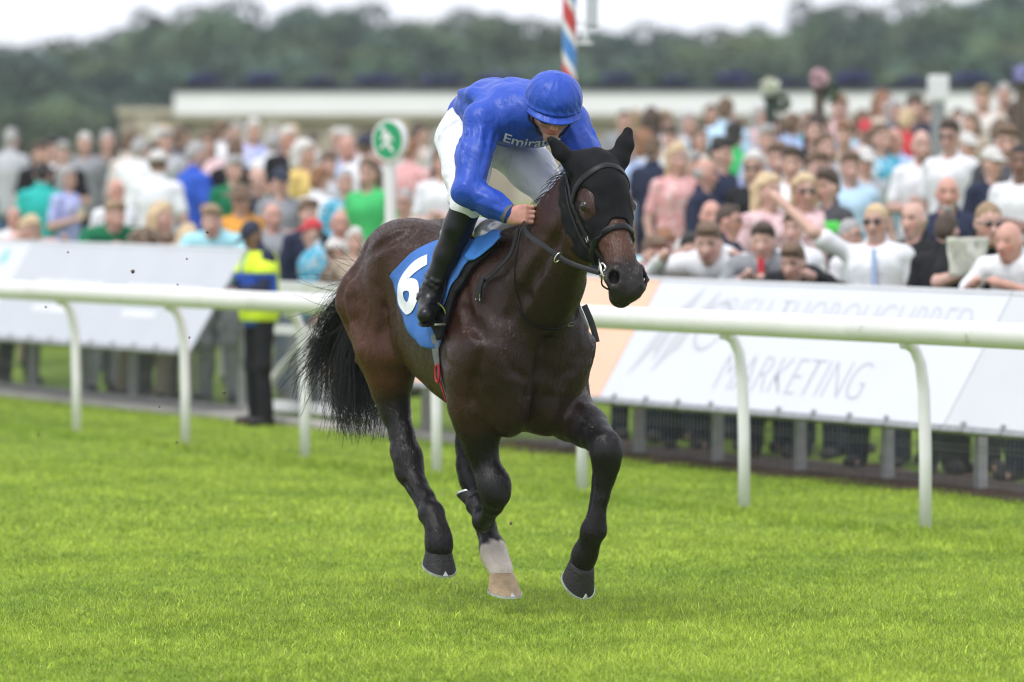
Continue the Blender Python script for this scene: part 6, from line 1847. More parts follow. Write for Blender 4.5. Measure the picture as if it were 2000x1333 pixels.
def body_field(j):
    F = pfield(j); P, M = head_frame(j)
    F.rc(j['pel'], j['che'], 0.125, 0.13, k=0.06, sq=((0, 1, 0), 1.18)); F.rc(j['che'], (j['shR'] + j['shL']) / 2, 0.12, 0.085, k=0.06, sq=((0, 1, 0), 1.3))
    F.rc(j['nek'] - np.array([0, 0, 0.05]), P(-0.02, 0, -0.06), 0.060, 0.054, k=0.03)
    for s in 'RL':
        F.rc((j['shR'] + j['shL']) / 2, j['sh' + s], 0.065, 0.058, k=0.03)
        F.rc(j['sh' + s], j['el' + s], 0.050, 0.041, k=0.03); F.rc(j['el' + s], j['wr' + s], 0.040, 0.027, k=0.02)
        d = j['wr' + s] - j['el' + s]; d /= np.linalg.norm(d)
        w = j['wr' + s]
        F.rc(w, w + d * 0.075, 0.030, 0.034, k=0.02); F.rc(w + d * 0.07, w + d * 0.135, 0.024, 0.016, k=0.012)
        pr = np.cross(d, [0, 0, 1.0]); pr = pr / (np.linalg.norm(pr) + 1e-6)
        F.rc(w + d * 0.05, w + d * 0.09 + np.array([0, 0, 0.035]), 0.015, 0.011, k=0.01)
        q = (lambda v: v) if s == 'L' else mir
        F.chain([q(j['hip']), q(j['kne']), q(j['ank'])], [0.085, 0.055, 0.040], k=0.04)
        F.rc(q(j['ank']) + np.array([-0.04, 0, -0.045]), q(j['ank']) + np.array([0.15, 0, -0.05]), 0.035, 0.032, k=0.03)
    F.rs = HSC
    F.ell(P(0, 0, 0.01), (0.100, 0.078, 0.112), M, k=0.02)
    F.rc(P(0.03, 0, -0.05), P(0.058, 0, -0.105), 0.060, 0.034, k=0.04)
    F.rc(P(0.093, 0, -0.005), P(0.115, 0, -0.045), 0.010, 0.016, k=0.016)
    F.ell(P(0.085, 0, -0.083), (0.016, 0.026, 0.011), M, k=0.012)
    for s in (-1, 1):
        F.ell(P(0.100, s * 0.034, 0.005), (0.016, 0.020, 0.013), M, k=0.02, cut=True)
        F.ell(P(-0.005, s * 0.082, -0.015), (0.020, 0.014, 0.032), M, k=0.012)
    return F, P, M
_cache = {}
def get_body(pose):
    k = ('body', pose)
    if k in _cache: return _cache[k]
    j = pose_joints(pose); F, P, M = body_field(j)
    me, V = field_mesh('person_body', F, it=1)
    C = np.tile(np.array([0.56, 0.355, 0.295]), (len(V), 1))
    q = (V - j['hc']) @ M.T / HSC
    fr = q[:, 0] > 0.055
    for s in (-1, 1):
        e = ((q[:, 1] - s * 0.034) / 0.015) ** 2 + ((q[:, 2] - 0.006) / 0.010) ** 2
        C[(e < 1) & fr] = (0.13, 0.085, 0.07)
        b = ((q[:, 1] - s * 0.035) / 0.024) ** 2 + ((q[:, 2] - 0.027) / 0.007) ** 2
        C[(b < 1) & fr] = (0.16, 0.09, 0.06)
    m = (q[:, 1] / 0.027) ** 2 + ((q[:, 2] + 0.083) / 0.009) ** 2
    C[(m < 1) & fr] = (0.36, 0.12, 0.11)
    ck = np.minimum(np.linalg.norm(q - [0.08, 0.045, -0.04], axis=1), np.linalg.norm(q - [0.08, -0.045, -0.04], axis=1)) < 0.03
    C[ck] *= (1.06, 0.86, 0.84)
    set_col(me, C)
    _cache[k] = me
    return me
def get_top(pose, sl):
    k = ('top', pose, sl)
    if k in _cache: return _cache[k]
    j = pose_joints(pose); F = pfield(j); o = 0.010
    F.rc(j['pel'] + np.array([0, 0, -0.03]), j['che'], 0.140 + o, 0.138 + o, k=0.06, sq=((0, 1, 0), 1.18)); F.rc(j['che'], (j['shR'] + j['shL']) / 2, 0.122 + o, 0.087 + o, k=0.06, sq=((0, 1, 0), 1.3))
    for s in 'RL':
        F.rc((j['shR'] + j['shL']) / 2, j['sh' + s], 0.068 + o, 0.060 + o, k=0.03)
        if sl == 'n': continue
        e = j['el' + s] if sl == 'l' else j['sh' + s] * 0.30 + j['el' + s] * 0.70
        F.rc(j['sh' + s], e, 0.054 + o, (0.048 if sl == 'l' else 0.054) + o, k=0.03)
        if sl == 'l': F.rc(j['el' + s], j['wr' + s], 0.046 + o, 0.030 + o, k=0.02)
    F.rc(j['nek'], j['nek'] + (j['hc'] - j['nek']) * 0.5, 0.075, 0.065, k=0.01)
    F.noise(0.006, 22, 4)
    F.rc(j['nek'] + (j['hc'] - j['nek']) * 0.12 + np.array([0.035, 0, 0]), j['hc'] + np.array([0.03, 0, 0]), 0.060, 0.10, k=0.01, cut=True)
    F.d = np.maximum(F.d, ((j['pel'][2] - 0.10) - F.ax[2][None, None, :]).astype(np.float32))
    me, V = field_mesh('person_top', F, it=1)
    _cache[k] = me
    return me
def get_bottom(pose, dress):
    k = ('bot', pose, dress)
    if k in _cache: return _cache[k]
    j = pose_joints(pose); F = pfield(j); o = 0.014
    F.rc(j['pel'], j['pel'] + np.array([0, 0, 0.06]), 0.130 + o, 0.125 + o, k=0.04, sq=((0, 1, 0), 1.18))
    if dress: F.rc(j['pel'], j['pel'] * [1, 1, 0] + np.array([0, 0, 0.50]), 0.150, 0.22, k=0.04, sq=((0, 1, 0), 1.1))
    else:
        for s in (1, -1):
            q = (lambda v: v) if s > 0 else mir
            F.chain([q(j['hip']), q(j['kne']), q(j['ank'])], [0.088 + o, 0.062 + o, 0.052 + o], k=0.035)
    F.noise(0.004, 26, 6)
    if not dress: F.d = np.maximum(F.d, (0.055 - F.ax[2][None, None, :]).astype(np.float32))
    me, V = field_mesh('person_bottom', F, it=1)
    _cache[k] = me
    return me
def get_shoes(pose):
    k = ('shoe', pose)
    if k in _cache: return _cache[k]
    j = pose_joints(pose); F = pfield(j)
    for s in (1, -1):
        q = j['ank'] if s > 0 else mir(j['ank'])
        F.rc(q + np.array([-0.045, 0, -0.042]), q + np.array([0.155, s * 0.015, -0.048]), 0.046, 0.043, k=0.03)
    F.d = np.maximum(F.d, (0.004 - F.ax[2][None, None, :]).astype(np.float32))
    me, V = field_mesh('shoes', F, it=1); _cache[k] = me
    return me
def get_hair(pose, style):
    k = ('hair', pose, style)
    if k in _cache: return _cache[k]
    j = pose_joints(pose); P, M = head_frame(j)
    F = Field(j['hc'] - np.array([0.24, 0.22, 0.42]), j['hc'] + np.array([0.26, 0.22, 0.24]), 0.012)
    F.rs = HSC
    X, Y, Z = np.meshgrid(*F.ax, indexing='ij', sparse=True)
    ff = (X - j['hc'][0]) * M[0, 0] + (Z - j['hc'][2]) * M[0, 2]; uu = (X - j['hc'][0]) * M[2, 0] + (Z - j['hc'][2]) * M[2, 2]; ss = Y - j['hc'][1]
    ff, uu, ss = ff / HSC, uu / HSC, ss / HSC
    cut = lambda e: np.maximum(F.d, np.broadcast_to(e, F.d.shape).astype(np.float32))
    if style in ('short', 'crop', 'long', 'bob'):
        g = {'short': 0.008, 'crop': 0.006}.get(style, 0.020)
        F.ell(P(-0.006, 0, 0.020), (0.102 + g, 0.078 + 0.6 * g, 0.108 + g), M, k=0.02)
        if style == 'short':
            F.ell(P(0.0, 0, 0.072), (0.102, 0.076, 0.076), M, k=0.03); F.ell(P(0.062, 0.012, 0.108), (0.050, 0.058, 0.030), M, k=0.03)
        F.noise(0.005 if style != 'crop' else 0.002, 75, 7)
        if style in ('short', 'crop'):
            F.d = cut((0.022 + 0.58 * ff + 0.010 * np.sin(ss * 130 + 1 + 40 * ff) + 0.006 * np.sin(ss * 310)) - uu)
            F.ell(P(-0.075, 0, -0.02), (0.035, 0.066, 0.055), M, k=0.03)
        else:
            F.d = cut((0.030 + 0.60 * ff) - uu - 0.5 * np.maximum(0.0 - ff, 0))
            ln = -0.30 if style == 'long' else -0.12
            for s in (-1, 1):
                F.rc(P(-0.02, s * 0.074, 0.03), P(-0.025 if style == 'long' else -0.015, s * 0.088, ln), 0.028, 0.024, k=0.03)
            F.rc(P(-0.07, 0, 0.0), P(-0.09, 0, ln), 0.07, 0.055, k=0.04, sq=((0, 1, 0), 1.4))
            F.noise(0.005, 70, 3)
            F.ell(P(0.06, 0, -0.03), (0.075, 0.062, 0.11), M, k=0.01, cut=True)
    elif style == 'bald':
        F.ell(P(-0.010, 0, 0.000), (0.100, 0.086, 0.100), M, k=0.02)
        F.d = cut(uu - 0.035); F.d = cut(-0.06 - uu); F.d = cut(ff - 0.012)
    elif style == 'cap':
        F.ell(P(-0.004, 0, 0.030), (0.116, 0.094, 0.110), M, k=0.02); F.d = cut(0.030 - uu)
        F.ell(P(0.13, 0, 0.034), (0.075, 0.075, 0.010), M, k=0.015)
    elif style == 'hat':
        F.ell(P(-0.002, 0, 0.050), (0.112, 0.094, 0.100), M, k=0.02); F.d = cut(0.035 - uu)
        F.ell(P(0, 0, 0.042), (0.200, 0.180, 0.012), M, k=0.02)
    me, V = field_mesh('hair', F, it=1)
    _cache[k] = me
    return me
def get_beard(pose):
    k = ('beard', pose)
    if k in _cache: return _cache[k]
    j = pose_joints(pose); P, M = head_frame(j)
    F = Field(j['hc'] - np.array([0.2, 0.16, 0.24]), j['hc'] + np.array([0.2, 0.16, 0.1]), 0.010)
    F.rs = HSC
    F.rc(P(0.03, 0, -0.06), P(0.062, 0, -0.112), 0.066, 0.042, k=0.04)
    F.ell(P(0.09, 0, -0.070), (0.03, 0.035, 0.022), M, k=0.03, cut=True)
    X, Y, Z = np.meshgrid(*F.ax, indexing='ij', sparse=True)
    uu = (X - j['hc'][0]) * M[2, 0] + (Z - j['hc'][2]) * M[2, 2]
    F.d = np.maximum(F.d, np.broadcast_to(uu + 0.045, F.d.shape).astype(np.float32))
    me, V = field_mesh('beard', F, it=1); _cache[k] = me
    return me
def get_glasses(pose, dark):
    k = ('gl', pose, dark)
    if k in _cache: return _cache[k]
    j = pose_joints(pose); P, M = head_frame(j); b = MB()
    for s in (-1, 1):
        if dark:
            n = 14
            V = [P(0.104, s * 0.036 + 0.026 * math.cos(6.283 * i / n), 0.002 + 0.019 * math.sin(6.283 * i / n)) for i in range(n)] + [P(0.110, s * 0.036 + 0.026 * math.cos(6.283 * i / n), 0.002 + 0.019 * math.sin(6.283 * i / n)) for i in range(n)]
            b.add(V, [tuple(range(n)), tuple(range(2 * n - 1, n - 1, -1))] + [(i, n + i, n + (i + 1) % n, (i + 1) % n) for i in range(n)])
        else:
            b.tube([P(0.106, s * 0.036 + 0.024 * math.cos(a), 0.002 + 0.018 * math.sin(a)) for a in np.linspace(0, 6.283, 13)[:-1]], 0.003, 5, closed=True)
        b.tube([P(0.104, s * 0.060, 0.006), P(0.0, s * 0.090, 0.004)], 0.003, 5)
    b.tube([P(0.108, -0.012, 0.006), P(0.108, 0.012, 0.006)], 0.003, 5)
    me = b.mesh('glasses', True); _cache[k] = me
    return me

CROWD = [
(-4.22, 49.5, 0.023, 1.053, 20, 'low', 'long', 'bl', 0, 'pk', 's', 'bk', 0, '', 'blonde woman in pink leaning on the board at the far left'),
(-4.59, 52.4, 0.085, 0.849, 10, 'stand', 'bald', 'gy', 1, 'w', 's', 'be', 0, '', 'pink faced bald man in white behind the blonde woman at far left'),
(-4.6, 55.8, 0.182, 1.028, 170, 'stand', 'crop', 'bk', 1, 'te', 's', 'nv', 0, '', 'man in a bright teal shirt seen from behind at the left'),
(-4.38, 55.82, 0.195, 0.997, 50, 'cup', 'bob', 'gy', 0, 'li', 's', 'jn', 0, '', 'grey blonde woman in a lilac blue top beside the man in teal'),
(-3.51, 47.94, 0.02, 1.027, 0, 'low', 'crop', 'gy', 1, 'gy', 's', 'gy', 0, '', 'elderly red faced man with head just above the grey board'),
(-3.37, 47.77, 0.023, 1.02, 20, 'lean', 'short', 'lb', 0, 'dg', 's', 'lg', 0, '', 'boy in a dark green top leaning on the left grey board'),
(-3.54, 50.72, 0.098, 0.993, 35, 'cup', 'bald', 'gy', 1, 'w', 's', 'jn', 0, '', 'balding red faced man in white behind the boy in green'),
(-3.0, 47.13, 0.026, 1.016, 60, 'lean', 'long', 'bl', 0, 'br', 's', 'be', 0, '', 'long haired blonde woman in profile at the left grey board'),
(-2.86, 46.63, 0.02, 0.971, 15, 'low', 'short', 'br', 0, 'pp', 's', 'ch', 0, '', 'small child with only the face above the grey board'),
(-2.67, 46.35, 0.023, 1.022, 165, 'low', 'bob', 'bl', 0, 'be', 's', 'be', 0, '', 'fair haired child with back turned at the grey board'),
(-2.39, 45.78, 0.023, 1.003, -10, 'lean', 'short', 'lb', 0, 'cy', 's', 'gy', 0, '', 'fair haired boy in pale cyan with arms on the grey board'),
(-3.38, 54.23, 0.208, 1.075, 165, 'stand', 'cap', 'wh', 0, 'w', 's', 'dj', 0, '', 'large man in a white shirt and white cap seen from behind'),
(-3.07, 54.96, 0.247, 1.104, 110, 'cup', 'crop', 'gy', 0, 'rb', 's', 'jn', 0, '', 'man in a royal blue polo and pale jeans holding a drink'),
(-2.68, 55.07, 0.273, 1.112, 170, 'stand', 'crop', 'br', 0, 'bk', 's', 'bk', 0, '', 'broad man in a black polo shirt seen from behind'),
(-2.3, 48.2, 0.098, 0.958, 30, 'cup', 'hat', 'br', 0, 'or_', 's', 'lg', 0, '', 'person in a brown hat and orange top behind the boy in cyan'),
(-5.79, 65.68, 0.396, 1.126, 165, 'stand', 'crop', 'gy', 0, 'lg', 'l', 'jn', 0, '', 'man in a pale grey jumper and jeans standing alone far left'),
(-5.29, 63.54, 0.364, 1.046, 30, 'stand', 'short', 'db', 0, 'bk', 's', 'dj', 0, '', 'dark haired man in black behind the man in teal'),
(-5.25, 64.8, 0.403, 1.053, 20, 'stand', 'short', 'bk', 0, 'w', 's', 'nv', 0, '', 'dark haired man in white between two people in black'),
(-4.83, 61.24, 0.325, 1.064, 10, 'folded', 'short', 'gy', 0, 'bk', 's', 'dj', 0, '', 'grey haired man in a black tee with folded arms'),
(-4.83, 64.42, 0.416, 1.084, 10, 'stand', 'crop', 'wh', 0, 'gy', 'l', 'nv', 0, '', 'white haired man in a grey jacket and pale shirt'),
(-4.7, 65.96, 0.468, 1.072, 40, 'stand', 'crop', 'gy', 0, 'br', 's', 'nv', 0, '', 'grey haired person in brown in the left far crowd'),
(-4.2, 62.23, 0.39, 1.087, 150, 'stand', 'short', 'br', 0, 'ow', 'l', 'nv', 0, '', 'person in a cream jumper with back turned in the left crowd'),
(-3.92, 59.85, 0.338, 1.085, 165, 'stand', 'crop', 'gy', 0, 'w', 'l', 'nv', 0, '', 'tall person in a long white shirt left of the blue polo'),
(-3.91, 64.13, 0.461, 1.071, 10, 'stand', 'short', 'gy', 0, 'lg', 's', 'nv', 0, '', 'person in pale grey beyond the man in the white cap'),
(-3.81, 64.84, 0.488, 1.064, 170, 'stand', 'short', 'br', 0, 'ch', 's', 'nv', 0, '', 'person in charcoal seen from behind beyond the blue polo'),
(-3.31, 61.77, 0.429, 1.063, 20, 'cup', 'bob', 'br', 0, 'pp', 's', 'nv', 0, '', 'woman in pale pink between the blue and black polos'),
(-3.31, 64.49, 0.507, 1.099, 150, 'stand', 'short', 'br', 0, 'w', 's', 'nv', 0, '', 'person in white behind the man in the black polo'),
(-2.91, 64.13, 0.52, 1.103, 20, 'stand', 'bob', 'wh', 0, 'li', 's', 'nv', 0, '', 'white haired woman in lilac near the stone wall'),
(-2.49, 59.22, 0.403, 1.083, 170, 'stand', 'crop', 'gy', 0, 'w', 's', 'nv', 0, '', 'white shirted back left of the big white haired man'),
(-2.33, 58.89, 0.403, 1.113, 30, 'folded', 'crop', 'wh', 1, 'bk', 's', 'nv', 0, '', 'big white haired man in a black jumper left of centre'),
(-1.99, 54.12, 0.286, 1.086, 60, 'stand', 'bob', 'wh', 0, 'ye', 'l', 'cr', 0, '', 'white haired woman in a yellow jacket left of the sign'),
(-2.01, 49.41, 0.15, 1.017, 20, 'folded', 'cap', 'nv', 0, 'gy', 's', 'gy', 1, '', 'woman in a dark cap and grey blue dress left of centre'),
(-1.72, 50.43, 0.195, 0.99, 150, 'stand', 'short', 'gi', 0, 'w', 's', 'nv', 0, '', 'ginger haired person hunched in white in front of the yellow jacket'),
(-2.29, 50.67, 0.169, 1.01, 60, 'stand', 'bald', 'br', 0, 'nv', 'l', 'nv', 0, '', 'balding man in a navy jumper beside the man in black'),
(-1.44, 48.96, 0.169, 1.001, 10, 'folded', 'crop', 'gy', 0, 'tq', 'l', 'nv', 0, '', 'grey haired woman in turquoise cardigan near the green sign'),
(-1.21, 48.49, 0.169, 1.052, -30, 'cup', 'long', 'br', 0, 'gn', 's', 'gn', 1, '', 'woman in a bright green dress clapping left of the green sign'),
(-1.66, 57.09, 0.39, 1.061, 20, 'stand', 'bald', 'gy', 1, 'lb', 's', 'nv', 0, '', 'bald man in a pale blue shirt beyond the green dress'),
(-1.46, 56.21, 0.377, 1.066, 160, 'stand', 'cap', 'nv', 0, 'w', 's', 'nv', 0, '', 'white shirted person in a navy cap left of the sign'),
(-1.02, 56.69, 0.416, 1.019, 150, 'stand', 'short', 'gi', 0, 'pk', 's', 'mr', 0, '', 'ginger haired woman in pink and maroon right of the sign'),
(-0.61, 49.53, 0.234, 1.066, 20, 'folded', 'long', 'br', 0, 'w', 's', 'w', 1, '', 'woman in a white dress with red print beside the blue booth'),
(-1.95, 46.14, 0.058, 0.91, 15, 'stand', 'bald', 'gy', 1, 'gy', 's', 'jn', 0, '', 'bald elderly man behind the steward'),
(-1.62, 44.79, 0.039, 0.938, 40, 'stand', 'short', 'br', 0, 'nv', 'l', 'gy', 0, '', 'dark haired man in navy behind the child in turquoise'),
(-1.53, 44.16, 0.026, 0.864, -70, 'stand', 'cap', 'rd', 0, 'tq', 's', 'ch', 0, '', 'child in turquoise with a red cap by the white gate'),
(-1.37, 45.18, 0.065, 0.875, -5, 'stand', 'bald', 'br', 1, 'w', 's', 'be', 0, '', 'bald man in white close to the horse hindquarters'),
(-1.2, 43.49, 0.026, 0.828, 10, 'stand', 'bob', 'wh', 0, 'be', 's', 'gy', 0, '', 'white haired woman in beige by the white gate'),
(-1.37, 43.61, 0.02, 0.781, 100, 'stand', 'cap', 'wh', 0, 'br', 's', 'lg', 0, '', 'small child in a white sun cap by the white gate'),
(-0.85, 45.49, 0.104, 0.952, -20, 'stand', 'crop', 'gy', 0, 'cr', 's', 'jn', 0, 'glasses', 'man with glasses in a cream shirt right of the sign post'),
(-1.78, 55.07, 0.325, 0.997, 30, 'stand', 'short', 'br', 0, 'lg', 's', 'nv', 0, '', 'person in pale grey left of the green sign'),
(-2.6, 53.12, 0.221, 1.033, 20, 'stand', 'short', 'gy', 0, 'dg', 's', 'nv', 0, '', 'person in dark green beside the man in the black polo'),
(-1.35, 58.71, 0.455, 0.97, 10, 'stand', 'short', 'bk', 0, 'mr', 's', 'nv', 0, '', 'dark haired person in maroon behind the green sign'),
(1.2, 38.51, 0.023, 0.921, 0, 'lean', 'short', 'bk', 0, 'nv', 'l', 'nv', 0, '', 'dark haired youth in a navy jacket left on the white board'),
(1.35, 38.19, 0.023, 1.096, -15, 'low', 'short', 'br', 0, 'w', 'l', 'nv', 0, '', 'brown haired youth in a white shirt leaning over the white board'),
(1.16, 39.15, 0.039, 1.008, 10, 'low', 'crop', 'wh', 0, 'pk', 's', 'nv', 0, '', 'white haired woman in pink behind the youth in navy'),
(1.48, 39.42, 0.065, 0.927, 70, 'stand', 'crop', 'db', 1, 'nv', 's', 'nv', 0, 'sun', 'man in sunglasses in profile behind the leaning youth'),
(1.41, 40.46, 0.091, 0.926, 10, 'stand', 'bald', 'br', 1, 'pp', 's', 'nv', 0, '', 'bald man behind the man in sunglasses in profile'),
(1.68, 37.54, 0.023, 0.973, -15, 'lean', 'short', 'db', 0, 'gy', 'l', 'nv', 0, 'tie', 'youth in a grey jacket with a red tie at the white board'),
(1.88, 37.91, 0.046, 0.916, -10, 'stand', 'short', 'br', 0, 'w', 's', 'nv', 0, '', 'curly brown haired youth behind the youth in grey'),
(1.88, 37.13, 0.023, 1.007, -25, 'low', 'short', 'br', 0, 'bk', 'l', 'nv', 0, '', 'brown haired youth in black bent low over the white board'),
(2.21, 37.47, 0.052, 0.889, 60, 'stand', 'crop', 'gy', 0, 'w', 'l', 'nv', 0, 'glasses,beard', 'grey bearded man with glasses in white behind the board'),
(2.33, 36.33, 0.026, 0.967, -10, 'raise_', 'crop', 'bl', 0, 'w', 's', 'nv', 0, 'sun,lanyard', 'blond man in sunglasses and white shirt with one arm raised'),
(2.59, 36.47, 0.046, 0.963, -25, 'stand', 'bald', 'gy', 0, 'bk', 's', 'bk', 0, '', 'large bald man in a black tee shirt at the white board'),
(2.71, 35.56, 0.026, 0.938, 150, 'stand', 'crop', 'db', 0, 'bk', 'l', 'bk', 0, '', 'man in a black top with back of head turned at the board'),
(2.92, 35.35, 0.033, 1.067, 10, 'lean', 'crop', 'lb', 0, 'bk', 's', 'bk', 0, 'sun,beard,paper', 'bearded man in sunglasses and black tee holding a paper'),
(3.09, 34.68, 0.023, 1.004, -30, 'lean', 'bald', 'gy', 1, 'w', 's', 'nv', 0, '', 'bald man in white with a watch at the right edge'),
(3.02, 39.46, 0.156, 0.989, 0, 'folded', 'bald', 'gy', 1, 'nv', 's', 'nv', 0, 'beard', 'bald man in a navy tee behind the black tops'),
(3.31, 46.11, 0.364, 1.075, 0, 'folded', 'bald', 'br', 0, 'w', 's', 'lg', 0, 'beard', 'bald bearded man in a white polo standing on the bank'),
(3.52, 45.66, 0.364, 1.116, -10, 'stand', 'short', 'db', 0, 'w', 's', 'w', 0, 'sun', 'dark haired man in sunglasses and white polo on the bank'),
(3.9, 44.91, 0.364, 1.088, -10, 'cup', 'short', 'br', 0, 'ch', 's', 'nv', 0, 'beard', 'bearded man in a charcoal tee on the bank at right'),
(3.72, 41.65, 0.26, 1.059, 0, 'folded', 'crop', 'bk', 2, 'w', 's', 'bk', 0, '', 'man in a white tee cut by the right edge'),
(3.39, 50.46, 0.494, 1.027, -20, 'cup', 'bald', 'br', 1, 'lb', 'l', 'bk', 0, '', 'man in a pale blue shirt and black trousers on the bank'),
(2.1, 40.87, 0.143, 1.0, 0, 'stand', 'long', 'bl', 0, 'pp', 's', 'pk', 0, 'sun', 'blonde woman in sunglasses with bare shoulders'),
(1.82, 40.75, 0.123, 1.012, 25, 'stand', 'long', 'bl', 0, 'pp', 's', 'pp', 0, '', 'long haired blonde woman in pale pink looking down'),
(2.29, 40.93, 0.156, 1.01, -60, 'stand', 'short', 'db', 0, 'ch', 's', 'ch', 0, 'band', 'man in a charcoal top with a bright green band'),
(2.09, 44.72, 0.254, 1.072, 10, 'stand', 'short', 'br', 0, 'cy', 's', 'nv', 0, '', 'young man in cyan and white behind the blonde women'),
(2.18, 44.32, 0.247, 1.057, -10, 'stand', 'short', 'db', 0, 'w', 's', 'nv', 0, '', 'young dark haired man in white next to the cyan shirt'),
(1.9, 44.43, 0.234, 1.046, -5, 'cup', 'bob', 'wh', 0, 'bk', 'l', 'bk', 0, 'sun', 'white haired woman in sunglasses and black coat'),
(1.71, 47.08, 0.299, 1.074, 60, 'cup', 'short', 'bk', 0, 'nv', 'l', 'nv', 0, '', 'man in a navy suit with an arm up right of the horse head'),
(1.51, 45.22, 0.234, 1.016, 80, 'stand', 'bald', 'gy', 1, 'nv', 'l', 'ch', 0, '', 'elderly bald man in a navy blazer near the horse head'),
(1.38, 47.74, 0.299, 1.046, 30, 'stand', 'long', 'bl', 0, 'pk', 's', 'pk', 1, '', 'long haired blonde woman in a pink dress near the horse head'),
(1.5, 48.41, 0.325, 0.992, 60, 'stand', 'short', 'gy', 0, 'ch', 'l', 'br', 0, '', 'grey haired man in a charcoal jacket behind the pink dress'),
(1.3, 52.43, 0.429, 1.016, 160, 'stand', 'short', 'br', 0, 'nv', 's', 'nv', 0, '', 'person in a navy gilet seen from behind near the ear'),
(2.07, 53.13, 0.494, 1.055, 170, 'stand', 'short', 'bk', 0, 'gn', 's', 'nv', 0, '', 'person in a bright green shirt in the right far crowd'),
(2.23, 59.59, 0.689, 1.111, 170, 'stand', 'short', 'br', 0, 'pb', 'l', 'jn', 0, '', 'tall man in a pale blue shirt before the white parapet'),
(1.57, 56.4, 0.559, 1.009, 0, 'stand', 'short', 'db', 0, 'cr', 's', 'nv', 0, '', 'dark haired man in cream before the stone wall at right'),
(1.87, 56.93, 0.592, 0.986, 30, 'stand', 'bob', 'br', 0, 'ow', 's', 'nv', 0, '', 'woman in off white before the stone wall at right'),
(2.34, 52.58, 0.494, 1.039, 20, 'stand', 'short', 'gy', 0, 'li', 's', 'nv', 0, '', 'person in lilac below the white flower basket'),
(2.66, 54.2, 0.559, 1.08, 165, 'stand', 'crop', 'br', 0, 'lb', 'l', 'nv', 0, '', 'man in a pale blue shirt below the dark flower post'),
(2.8, 52.78, 0.526, 1.065, 10, 'stand', 'long', 'bk', 0, 'bk', 's', 'bk', 0, '', 'dark haired woman in black by the tall flower post'),
(2.7, 49.13, 0.416, 1.037, 20, 'stand', 'bob', 'br', 0, 'lg', 's', 'rd', 0, '', 'person in pale grey and red beneath the flower post'),
(3.05, 52.28, 0.526, 1.041, -20, 'stand', 'short', 'gi', 0, 'be', 's', 'nv', 0, '', 'person in beige right of the tall flower post'),
(3.35, 53.94, 0.592, 1.021, 15, 'stand', 'cap', 'rd', 0, 'pk', 's', 'nv', 0, '', 'woman in a red cap and pink on the bank'),
(4.0, 61.65, 0.852, 1.075, 30, 'stand', 'long', 'gi', 0, 'cr', 's', 'nv', 0, '', 'auburn haired woman in cream high on the bank'),
(3.24, 50.31, 0.481, 1.047, 40, 'stand', 'long', 'br', 0, 'tq', 's', 'nv', 0, '', 'brown haired woman in turquoise on the bank'),
(4.23, 60.06, 0.819, 1.058, 20, 'stand', 'short', 'db', 0, 'nv', 'l', 'nv', 0, '', 'man in a dark jacket and pale shirt high on the bank'),
(5.02, 60.72, 0.884, 1.084, 0, 'stand', 'short', 'lb', 0, 'ow', 's', 'be', 0, '', 'man in an off white shirt high on the bank at right'),
(5.3, 61.28, 0.916, 1.095, 0, 'stand', 'crop', 'gy', 0, 'be', 's', 'br', 0, '', 'man in a beige shirt highest on the bank at right'),
(2.65, 44.71, 0.286, 1.012, 0, 'stand', 'short', 'br', 0, 'pb', 's', 'nv', 0, '', 'person in pale blue behind the green band'),
(2.9, 46.92, 0.364, 0.993, 10, 'cup', 'cap', 'wh', 0, 'lg', 's', 'nv', 0, '', 'person in a white cap and grey left of the pale blue shirt'),
(3.87, 48.58, 0.468, 1.005, 20, 'stand', 'cap', 'wh', 0, 'mr', 's', 'nv', 0, '', 'person in a white cap and plum top behind the white polos'),
(3.66, 43.57, 0.312, 1.018, 30, 'stand', 'cap', 'wh', 0, 'nv', 's', 'nv', 0, '', 'person in a white cap and navy next to the charcoal tee'),
(3.54, 61.46, 0.819, 1.067, 0, 'stand', 'short', 'gi', 0, 'pp', 's', 'nv', 0, '', 'ginger haired person in pale pink far up the bank'),
(1.08, 54.01, 0.461, 1.024, 20, 'stand', 'short', 'br', 0, 'lb', 's', 'nv', 0, '', 'person in pale blue between the ears and the wall'),
(1.28, 55.86, 0.526, 1.011, 160, 'stand', 'bob', 'gi', 0, 'w', 's', 'nv', 0, '', 'auburn haired person in white beside the left ear'),
(1.07, 39.78, 0.052, 1.031, -10, 'low', 'bob', 'gi', 0, 'pk', 's', 'nv', 0, '', 'red haired woman in pink low behind the peach board'),
(0.95, 39.57, 0.039, 1.004, 20, 'low', 'short', 'br', 0, 'cy', 's', 'nv', 0, '', 'person in pale cyan behind the horse muzzle'),
(2.38, 44.82, 0.273, 1.019, 20, 'stand', 'short', 'br', 0, 'br', 's', 'nv', 0, '', 'brown haired man in brown behind the sunglasses woman'),
(0.81, 50.04, 0.331, 0.989, 160, 'stand', 'short', 'br', 0, 'w', 's', 'nv', 0, '', 'person in white just behind the horse poll'),
(-5.16, 77.9, 0.785, 0.932, 150, 'stand', 'crop', 'br', 0, 'pp', 'l', 'nv', 0, '', 'brown haired person in pale pink, first from left, far row before the wall'),
(-4.59, 73.26, 0.684, 0.984, 150, 'folded', 'short', 'wh', 0, 'bk', 's', 'nv', 0, '', 'white haired person in black, second from left, far row before the wall'),
(-4.55, 74.76, 0.73, 0.984, -30, 'folded', 'bob', 'bl', 0, 'lb', 's', 'nv', 0, '', 'blond person in pale blue, third from left, far row before the wall'),
(-4.43, 77.47, 0.815, 0.937, -30, 'stand', 'short', 'db', 0, 'nv', 'l', 'nv', 0, '', 'dark haired person in navy, fourth from left, far row before the wall'),
